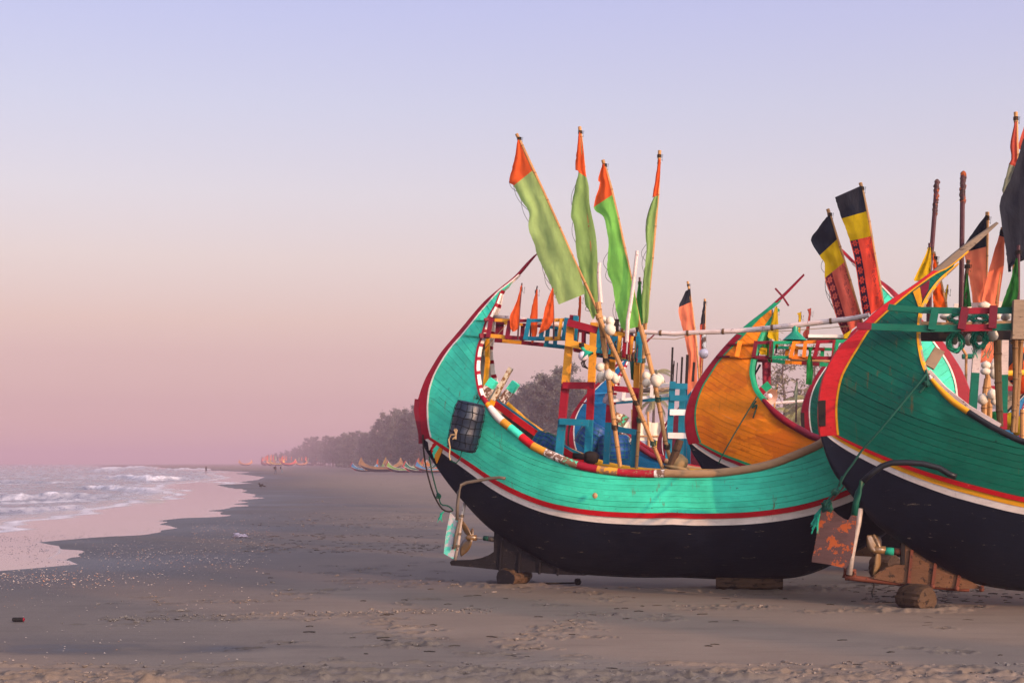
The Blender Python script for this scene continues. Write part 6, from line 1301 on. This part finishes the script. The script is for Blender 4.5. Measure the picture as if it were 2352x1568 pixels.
flag(b1, -.1, Z4, [((236, 378), (268, 362)), ((160, 480), (296, 460)), ((98, 585), (320, 540)), ((172, 720), (330, 575)), ((222, 800), (362, 690)), ((220, 920), (397, 780)), ((262, 1050), (430, 920)), ((298, 1180), (470, 1050)), ((332, 1300), (520, 1200)), ((388, 1432), (545, 1330))], [(3, "f_black"), (5, "f_yellow"), (9, "f_faded")], "folded printed red flag with black and yellow top, the lower left of the two", [[(248, 305), (300, 470), (398, 780), (530, 1230), (600, 1500)]], gp, .14, threads=4)
flag(b1, -.35, Z4, [((313, 200), (550, 95)), ((340, 290), (573, 210)), ((372, 388), (593, 325)), ((410, 480), (615, 440)), ((447, 592), (636, 548)), ((480, 720), (660, 680)), ((508, 880), (685, 820)), ((530, 1040), (705, 960)), ((552, 1180), (735, 1100)), ((570, 1300), (748, 1160))], [(2, "f_black"), (4, "f_yellow"), (9, "f_print")], "flat printed red flag with black and yellow top, the upper right of the two", [[(541, 70), (600, 320), (660, 680), (740, 1120), (790, 1500)]], gp, .07)
flag(b3, -.3, Z4, [((430, 1200), (470, 1200)), ((415, 1270), (475, 1265)), ((400, 1380), (470, 1370)), ((385, 1460), (425, 1465))], [(3, "f_yellow")], "yellow cloth tied on a stick beside the dark green boat's stem", [[(455, 1195), (440, 1470), (435, 1600)]], None, .05, "darkpole", .02, bamb=False)
def twig_pole(bt, f, pts, y, r, lab):
    q = [bt.w(*f(*p), y) for p in pts]; base = q[-1]; root = thing("signal_pole", lab, "pole", base, "dark thin poles wound with cloth"); mb = MB(); mb.tube([a - base for a in q], r, 8); mb.build("shaft", "darkpole", root)
    g = random.Random(int(pts[0][0])); mb = MB(); d = (q[1] - q[0]); 
    for k in range(12): c = q[0] + d * (k / 12 * .85) - base; mb.ball(c + Vector((g.uniform(-.005, .012), 0, 0)), r * 1.15, r * 1.15, .05, None, 7, 5, 0, .5)
    mb.build("wrapping", "rust", root)
twig_pole(b1, Z4, [(1227, 65), (1200, 420), (1178, 700), (1160, 870), (1150, 1500)], .6, .04, "thick dark pole wound with cloth behind the dark green stem"); twig_pole(b2, Z4, [(1460, -5), (1455, 300), (1450, 700), (1443, 1200), (1440, 1420)], .1, .038, "tallest thin dark pole standing on the dark green boat's rack")
flag(b1, .5, Z4, [((1150, 648), (1172, 650)), ((1090, 790), (1176, 760)), ((1022, 935), (1166, 900)), ((1052, 950), (1160, 945))], [(3, "f_yellow")], "mustard yellow flag behind the dark green boat's stem", [[(1160, 610), (1170, 900), (1165, 1300)]], None, .06, "darkpole", .03, bamb=False)
flag(b2, .9, Z4, [((1072, 990), (1160, 930)), ((1085, 1100), (1160, 1060)), ((1110, 1180), (1158, 1180))], [(2, "f_rust")], "dark red cloth seen through the tip of the dark green boat", [], None, .05, name="hanging_cloth", cat="cloth", ties=False)
flag(b2, .7, Z4, [((1196, 700), (1206, 705)), ((1190, 850), (1232, 850)), ((1186, 1000), (1265, 1000)), ((1190, 1100), (1288, 1100)), ((1196, 1192), (1310, 1192))], [(4, "f_hot")], "glowing orange flag on a slanting cane behind the rack", [[(1195, 690), (1265, 980), (1315, 1200), (1330, 1400)]], None, .08, r=.03)
flag(b2, .8, Z4, [((1318, 990), (1327, 990)), ((1300, 1050), (1318, 1050)), ((1285, 1110), (1310, 1115))], [(2, "f_yellow")], "tiny mustard pennant right of the glowing orange flag", [[(1324, 982), (1300, 1200), (1295, 1300)]], None, .03, "bamboo", .018, bamb=False)
flag(b2, .6, Z4, [((1662, 362), (1672, 358)), ((1560, 500), (1669, 480)), ((1466, 640), (1667, 560)), ((1470, 692), (1668, 640)), ((1490, 800), (1668, 780)), ((1515, 920), (1668, 880)), ((1540, 1060), (1690, 1040)), ((1550, 1190), (1700, 1180))], [(3, "f_black"), (7, "f_peach")], "large black and peach flag on a bare pole right of the wooden tip", [[(1678, 332), (1672, 640), (1668, 900), (1660, 1400)]], None, .10)
flag(b2, .35, Z4, [((1792, 490), (1820, 480)), ((1785, 540), (1835, 560)), ((1740, 680), (1832, 640)), ((1690, 860), (1828, 800)), ((1650, 1020), (1800, 1000)), ((1622, 1170), (1778, 1170))], [(1, "f_black"), (5, "f_peach")], "folded peach flag slanting beside the big black flag", [[(1815, 470), (1790, 900), (1740, 1400)]], None, .08)
flag(b2, -.1, Z4, [((1493, 880), (1502, 880)), ((1476, 980), (1512, 970)), ((1465, 1080), (1526, 1090)), ((1470, 1180), (1536, 1180))], [(3, "f_dgreen")], "small dark green pennant on a rough stick by the tallest thin pole", [[(1510, 760), (1490, 900), (1480, 1250)]], None, .04, "log", .035, bamb=False)
flag(b2, -.5, Z4, [((1935, 745), (1950, 745)), ((1888, 930), (1956, 900)), ((1830, 1100), (1956, 1050)), ((1783, 1235), (1905, 1245))], [(3, "f_dgreen")], "green flag with a rust streak on a purple stick near the right edge", [[(1957, 630), (1955, 900), (1950, 1250), (1950, 1400)]], None, .06, "darkpole", .035, bamb=False)
flag(b2, .1, ZE, [((598, 270), (650, 250)), ((560, 400), (690, 400)), ((505, 560), (700, 560)), ((434, 712), (712, 700)), ((445, 850), (716, 850)), ((478, 1060), (720, 1045)), ((488, 1150), (530, 1150)), ((494, 1200), (515, 1195))], [(7, "f_black")], "huge ragged black flag cut off by the right edge", [[(700, 100), (690, 700), (680, 1700)]], None, .12, r=.04)
flag(b2, .5, ZE, [((536, 158), (553, 150)), ((507, 320), (554, 300)), ((515, 400), (556, 420)), ((500, 445), (555, 470)), ((480, 520), (540, 520)), ((453, 612), (528, 560)), ((456, 662), (502, 610))], [(3, "f_rust"), (6, "f_grey")], "rust and olive flag on the pole rising highest near the right edge", [[(545, 85), (555, 420), (540, 900), (520, 1700)]], None, .05)
flag(b2, .7, ZE, [((604, 185), (640, 170)), ((562, 318), (640, 330)), ((578, 352), (640, 400))], [(2, "f_rust")], "corner of a rust orange flag at the very right edge", [[(640, 150), (640, 700), (630, 1700)]], None, .05)
# floats, coils and clutter on the dark green boat's rack
gfD = "white floats on the dark green boat's rack"
for c, rx, ry, y, ti, lab in (((310, 80), 50, 30, .1, 0, "white float peeping above the rack's green top rail at its left"), ((490, 60), 65, 42, .2, 0, "white float standing highest above the rack's maroon rail"), ((85, 175), 62, 35, -.3, 0, "white float behind the rack's left rung"), ((345, 150), 60, 45, -.2, 10, "white float behind the rack's maroon rungs"), ((510, 165), 60, 45, 0, 0, "white float right of the maroon rungs on the rack"), ((410, 245), 50, 42, -.3, 20, "white float resting on the rack's lower rail"), ((715, 175), 55, 42, -.35, -30, "white float at the right of the rack above its lower rail"), ((625, 165), 35, 40, -.1, 0, "small white float between the right rungs of the rack"),
                        ((180, 415), 33, 52, -.15, 0, "pale float inside the hanging green line coil"), ((435, 405), 42, 36, -.2, 0, "pale float inside the second line coil"), ((578, 370), 54, 66, -.2, 0, "large greyish float hanging under the rack beside the bamboo"), ((325, 420), 45, 60, .1, 0, "dark shaded float hanging between the two line coils")):
    o = float_(b2, ZF, c, rx, ry, y, lab, gfD, ti)
for n_, (cx, cy, rx, ry) in enumerate(((190, 440, 92, 100), (440, 410, 90, 100), (220, 190, 120, 45), (450, 190, 110, 40))):
    mb = MB(); g = random.Random(n_)
    for k in range(34 if n_ < 2 else 24):
        s1, s2, o1, o2, dz = g.uniform(.45, 1.05), g.uniform(.6, 1.08), g.uniform(-14, 14), g.uniform(-14, 16), g.uniform(-.12, .12)
        mb.tube([b2.w(*ZF(cx + o1 + rx * s1 * math.cos(a), cy + o2 + ry * s2 * math.sin(a) + 5 * math.sin(3 * a + k)), -.30 + dz + .05 * math.sin(2 * a + k)) for a in np.linspace(0, 6.283, 16)], .0055, 3, cap=False)
    if n_ == 1:
        for k in range(9): x0 = g.uniform(360, 560); mb.tube([b2.w(*ZF(x0 + g.uniform(-25, 25), 420 + 45 * i + g.uniform(-10, 10) ), -.35) for i in range(5)], .006, 3)
    single(mb, "line_coil", "line", ("round coil of green fishing line hanging at the left under the rack", "loose tangle of green fishing line hanging under the rack's middle", "green line heaped on the rack left of the maroon rungs", "green line heaped on the rack right of the maroon rungs")[n_], "line coil", "coils of green fishing line")
# further floats, canes and cloth beyond the dark green boat
class Pt:
    """plain placement at a fixed depth, same calls as a boat"""
    def __init__(s, D): s.D = D
    def w(s, px, py, y=0.0): return W(px, py, s.D + y)
far_ = Pt(31.0); gfE = "white floats beyond the dark green boat"
for c, rx, ry, y, ti, lab in (((505, 680), 50, 42, 0, 0, "white float under the orange cover beyond the dark green boat, upper left"), ((585, 690), 40, 50, .1, 0, "white float under the orange cover beyond the dark green boat, upper right"), ((500, 745), 52, 36, -.1, 0, "white float third from top of the bunch under the orange cover"), ((590, 770), 45, 55, 0, 0, "lowest white float of the bunch under the orange cover"), ((470, 1035), 58, 58, 0, 20, "large white float hanging left of the yellow cane"), ((572, 985), 52, 58, -.1, -10, "large white float hanging right of the yellow cane"), ((590, 1055), 35, 40, .2, 0, "white float tucked below the one right of the yellow cane")):
    float_(far_, ZF, c, rx, ry, y, lab, gfE, ti)
flag(far_, .4, ZF, [((470, 420), (590, 410)), ((450, 540), (592, 520)), ((372, 600), (588, 590)), ((380, 650), (560, 655))], [(3, "f_peach")], "peach orange cover draped over a rack beyond the dark green boat", [], None, .12, name="net_cover", cat="cover", ties=False)
for pts, r, lab in (([(520, 820), (490, 1010), (462, 1220)], .07, "bright yellow cane slanting between the hanging floats"), ([(500, 480), (545, 1080), (540, 1300)], .06, "brown cane right of the yellow one beyond the dark green boat"), ([(885, 1140), (890, 1430)], .05, "short yellow cane at the right edge beyond the dark green rail"), ([(255, 500), (300, 560), (280, 700)], .03, "thin maroon stick in front of the turquoise bow")):
    q = [W(*ZF(*p), 31.5) for p in pts]; q[-1] = Vector((q[-1].x, q[-1].y, min(q[-1].z, .9))); base = q[-1]; rt_ = thing("bamboo_pole", lab, "bamboo pole", base, "canes beyond the dark green boat"); bamboo([a - base for a in q], r, rt_, "cane")
mb = MB(); mb.tube([W(*ZF(260, 590), 33), W(*ZF(600, 580), 33)], .06, 8, 0); mb.tube([W(*ZF(730, 765), 33), W(*ZF(960, 755), 33)], .07, 8, 1); single(mb, "rack_bar", ["dgreen", "faryellow"], "green and yellow painted bar of a rack beyond the turquoise bow", "rack bar")
b7 = small_boat("moon_boat", "dark blue boat far behind the bamboo posts at the right edge", (2282, 1060), .55, .5, 46.0, "farblue", "hold", "white", nplanks=16, nmid=5, railn=(("white", .2), ("dmaroon", .8)), railf="maroon")
for y, py in ((-.4, 920), (.4, 1110)): b7.part_beam("rack_rail", [(*ZF(540, py), y), (*ZF(960, py + 6), y)], .1, .16, ["maroon", "white"][py > 1000])
for x in (640, 760, 880): b7.part_beam("rack_post", [(*ZF(x, 640), 0), (*ZF(x - 10, 1300), 0)], .14, .12, "wood", up=(0, 1, 0))
for c, m_, lab in (((860, 720), "f_hot", "orange cloth bundle hanging between the right edge posts"), ((790, 590), "f_black", "dark blue grey cloth bundle on the rack by the right edge post"), ((600, 1260), "f_bgreen", "green cloth patch among posts below the rack"), ((720, 1260), "f_yellow", "yellow cloth patch among posts below the rack"), ((830, 1310), "f_yellow", "second yellow cloth patch close to the right edge")):
    mb = MB(); mb.ball(W(*ZF(*c), 36), .34 if c[1] < 1000 else .22, .2, .5 if c[1] < 1000 else .2, None, 12, 8, 0, .7); single(mb, "cloth_bundle", m_, lab, "cloth bundle", smooth=True)
# grey timber landing behind the orange boat
D = 58; ld = thing("timber_landing", "grey weathered timber landing seen low behind the orange boat", "landing", W(1800, HY, D)); ld.location.z = 0; fb = Vector(ld.location)
for py, w_ in ((990, .16), (996, .10), (1008, .14)):
    mb = MB(); mb.beam([W(1740, py - 1, D), W(1850, py, D)], .3, w_); mb.build("deck_beam", "wood", ld, fb)
for i, px in enumerate((1752, 1768, 1784, 1800, 1816, 1832, 1846)):
    mb = MB(); mb.beam([W(px, 986, D - .2), Vector((W(px + 1, 1000, D).x, D - .2, -.05))], .14, .12, 0, (0, 1, 0)); mb.build("deck_post", "wood", ld, fb)
    if i: mb = MB(); mb.beam([W(px - 15, 993, D - .1), W(px - 1, 1007, D - .1)], .08, .07, 0, (0, 1, 0)); mb.build("brace", "wood", ld, fb)
mb = MB(); mb.tube([W(1740, 928, 48), W(1850, 920, 48), W(1900, 916, 48)], .05, 6); single(mb, "level_pole", "pole", "level grey pole seen through the orange boat's open stern", "pole")

# ------------------------------------------------------------------ supports under the hulls
def logm(a, b_, r, seed, flat=.0):
    """a short barked log from end a to end b with uneven section and saw-cut ends"""
    g = np.random.default_rng(seed); a, b_ = Vector(a), Vector(b_); d = (b_ - a).normalized(); u = d.cross(Vector((0, 0, 1))).normalized(); w_ = u.cross(d); rows = []; n = 28
    k = [1 + .06 * math.sin(3 * 2 * math.pi * q_ / n + seed) + g.normal(0, .025) for q_ in range(n)]
    for i in range(9):
        t_ = i / 8; rr = r * (1 - .08 * abs(t_ - .5)) * (.86 if i in (0, 8) else .97 if i in (1, 7) else 1); rows.append([a.lerp(b_, t_) + (u * math.cos(2 * math.pi * j / n) * 1.12 + w_ * math.sin(2 * math.pi * j / n)) * rr * (k[j] + g.normal(0, .02)) for j in range(n)])
    mb = MB(); mb.grid(rows, 0, True); e = len(mb.v) - n; mb.f += [tuple(range(n - 1, -1, -1)), tuple(range(e, e + n))]; mb.m += [1, 1]; return mb
gl = "logs propping the boats"
a = G0(1160, 1346); mb = logm(a + Vector((0, -.05, .135)), a + Vector((.32, .55, .15)), .20, 1); o = single(mb, "support_log", ["log", "keelwood"], "round log under the turquoise boat's skeg, end grain towards the water", "log", gl)
mb = MB(); mb.prism([b1.l(*Z2(*p), 0) for p in ((820, 1332), (920, 1335), (915, 1350), (840, 1352))], (0, 1, 0), .25)
a = G0(1641, 1356); b_ = G0(1803, 1358); mb = logm(a + Vector((.03, .05, .165)), b_ + Vector((-.03, .05, .17)), .185, 2); single(mb, "support_log", ["log", "log"], "long squared log lying crosswise under the turquoise boat's belly", "log", gl)
a = G0(2120, 1403); mb = logm(a + Vector((-.16, .42, .185)), a + Vector((.07, 0, .18)), .20, 3); single(mb, "support_log", ["log", "log"], "fat round log under the dark green boat's skeg with cracked end", "log", gl)
mb = MB(); p = [Z6(1160, 1150), Z6(1325, 1150), Z6(1322, 1232), Z6(1145, 1225)]; mb.prism([b2.w(*q_, 0) for q_ in p], (0, 1, 0), .28); single(mb, "wedge_block", "rust", "small reddish wooden wedge between skeg and the fat log", "wedge")
a = G0(2040, 1341); mb = logm(a + Vector((-.15, .3, .30)), a + Vector((.12, 0, .30)), .26, 4); single(mb, "support_log", ["rawkeel", "rawkeel"], "orange lit log end glimpsed behind the propeller of the dark green boat", "log", gl)
mb = MB(); mb.prism([W(*Z6(*p_), 24.5) for p_ in ((550, 760), (700, 745), (830, 830), (830, 850), (550, 838))], (0, 1, 0), .15); single(mb, "timber_offcut", "rawkeel", "lit brown timber behind the rusty rudder", "timber")
q = [G0(1203, 1340, .02), G0(1270, 1339, .03), G0(1327, 1338, .03)]; mb = MB(); mb.tube(q, .018, 6); mb.ball(q[-1] + Vector((0, 0, .02)), .07, .05, .06, None, 8, 6, 0, .5); single(mb, "rope_end", "drope", "dark rope lying on the sand from the round log", "rope")
# litter
g = G0(547, 1233); mb = MB(); mb.ball(g + Vector((0, 0, .05)), .15, .10, .07, None, 12, 8, 0, .9); mb.ball(g + Vector((.17, .02, .04)), .10, .08, .05, None, 10, 7, 0, .9); single(mb, "plastic_bag", "bag", "crumpled pale plastic bag lying on the open sand", "plastic bag")
g = G0(42, 1427); mb = MB(); mb.tube([g + Vector((-.08, 0, .03)), g + Vector((-.068, 0, .03)), g + Vector((.068, .01, .03)), g + Vector((.08, .01, .03))], [.022, .03, .03, .022], 12, [0, 0, 1]); single(mb, "drink_can", ["hold", "maroon"], "dark and red crushed can lying on the sand at the left edge", "can")
# shells, clods, wrack: too many to count
def scatter(n, fn, name, mats, kind="stuff"):
    mb = MB(); 
    for i in range(n): fn(mb)
    o = mb.build(name, mats); o["kind"] = kind; return o
gsh = random.Random(12)
def ground_z(px, py): return 0.0
def shell(mb):
    r_ = gsh.random()
    if r_ < .22: px, py = gsh.gauss(60, 140), gsh.gauss(1327, 13)
    elif r_ < .45: t_ = gsh.random(); px, py = 230 + 330 * t_ + gsh.gauss(0, 50), 1262 + 28 * t_ + gsh.gauss(0, 12)
    elif r_ < .62: px, py = gsh.uniform(440, 620), gsh.gauss(1222, 16)
    elif r_ < .78: px, py = gsh.uniform(-20, 620), gsh.uniform(1215, 1400)
    elif r_ < .84: px, py = gsh.uniform(-20, 560), gsh.uniform(1390, 1520)
    else: px, py = gsh.uniform(560, 1000), gsh.uniform(1120, 1230)
    if py < 1112: return
    g = G0(px, py)
    if shore_sd(np.array([g.x]), np.array([g.y]))[0] < .3: return
    s_ = gsh.uniform(.005, .013) * (1 + .5 * (g.y > 25)); a = gsh.uniform(0, 6.28); tl = gsh.uniform(-.5, .5); c, sn = math.cos(a), math.sin(a)
    z0 = .004; tip = (g.x, g.y, z0 + s_ * (.55 + tl * .3)); ring = [(g.x + s_ * (math.cos(k) * c * 1.3 - math.sin(k) * sn), g.y + s_ * (math.cos(k) * sn * 1.3 + math.sin(k) * c), z0 + s_ * .3 * tl * math.cos(k) + abs(tl) * s_ * .2) for k in np.linspace(0, 5.24, 6)]
    mb.add(ring + [tip], [(i, (i + 1) % 6, 6) for i in range(6)], gsh.choice([0, 0, 0, 1, 2]))
M["shell_a"] = paint("white_shell", hx("#c4ae9c"), rough=.45, grain=0); M["shell_b"] = paint("ochre_shell", hx("#b98462"), rough=.5, grain=0); M["shell_c"] = paint("dark_shell", hx("#6a6066"), rough=.5, grain=0)
scatter(2300, shell, "shells", ["shell_a", "shell_b", "shell_c"])
def film_pebble(mb):
    px, py = gsh.uniform(-30, 430), gsh.choice((gsh.uniform(1205, 1300), gsh.gauss(1237, 5), gsh.gauss(1262, 6))); g = G0(px, py, SEA); d = shore_sd(np.array([g.x]), np.array([g.y]))[0]
    if not -9 < d < -.1: return
    s_ = gsh.uniform(.005, .013); mb.ball(g + Vector((0, 0, .002)), s_ * 1.4, s_, s_ * .7, None, 6, 4, 0, .6)
scatter(900, film_pebble, "wet_pebbles", ["shell_c"])
M["clod"] = paint("sand_clod", hx("#6f645c"), rough=.95, grain=2, dirt=.6); gcl = random.Random(9)
def clod(mb):
    r_ = gcl.random()
    if r_ < .5: px, py = gcl.uniform(-40, 2400), gcl.choice([1526, 1542, 1552, 1560, 1568]) + gcl.gauss(0, 3.0)
    elif r_ < .85: m_ = gcl.choice(marks); px, py = m_[0] + gcl.gauss(0, 14), m_[1] + gcl.gauss(0, 2.5)
    else: t_ = gcl.random(); px, py = 240 + 900 * t_ + gcl.gauss(0, 12), 1421 - 22 * t_ + gcl.gauss(0, 3)
    if py < 1150: return
    g = G0(px, py); s_ = abs(gcl.gauss(0, .011)) + .005; mb.ball(g + Vector((0, 0, s_ * .2)), s_ * gcl.uniform(.8, 2.2), s_, s_ * .6, Matrix.Rotation(gcl.uniform(0, 3), 3, "Z"), 6, 4, 0, .8)
scatter(2600, clod, "sand_clods", ["clod"])
M["wrack"] = paint("dry_wrack", hx("#3a322b"), rough=.95, grain=0)
def wrack(mb):
    r_ = gcl.random(); px, py = (gcl.uniform(560, 1010), gcl.choice([1190, 1205, 1232, 1250, 1262]) + gcl.gauss(0, 4)) if r_ < .55 else ((gcl.uniform(1950, 2352), gcl.uniform(1335, 1385)) if r_ < .8 else (gcl.uniform(600, 2300), gcl.uniform(1250, 1540)))
    g = G0(px, py); a = gcl.uniform(-.6, .6); L = gcl.uniform(.02, .08); mb.beam([g + Vector((-L * math.cos(a), -L * math.sin(a), .004)), g + Vector((0, .012, gcl.uniform(.005, .011))), g + Vector((L * math.cos(a), L * math.sin(a), .004))], gcl.uniform(.012, .04), .008)
scatter(520, wrack, "dry_wrack", ["wrack"])
# ------------------------------------------------------------------ unseen trees added behind the photographer's right shoulder to shade part of the beach
gg = random.Random(44); perp = Vector((SUN_DIR.y, -SUN_DIR.x, 0)); n_s = 0
grove = bpy.data.objects.new("unseen_shade_grove", None); COL.objects.link(grove); grove["kind"] = "stuff"; grove["label"] = "unseen casuarina grove added inland to shade the foreground sand"
for row, dist_ in enumerate((58, 66, 75)):
    for s0, s1 in ((-15.5, -14.9), (-11.0, -8.2)):  # clumps and gap set for the wanted shade and sun strip
        s_ = s0
        while s_ <= s1:
            p = Vector((0, 22, 0)) + SUN_DIR * (dist_ + gg.uniform(-2, 2)); p += perp * (s_ - p.dot(perp))
            o = copy_tree(protos[n_s % 4]); n_s += 1; k = gg.uniform(.9, 1.05); o.location = (p.x, p.y, 0); o.scale = (k * .3, k * .3, k); o.rotation_euler = (0, 0, gg.uniform(0, 6.28))
            for k_ in ("label", "category", "group"):
                if k_ in o: del o[k_]
            o.parent = grove
            s_ += gg.uniform(.5, .75)
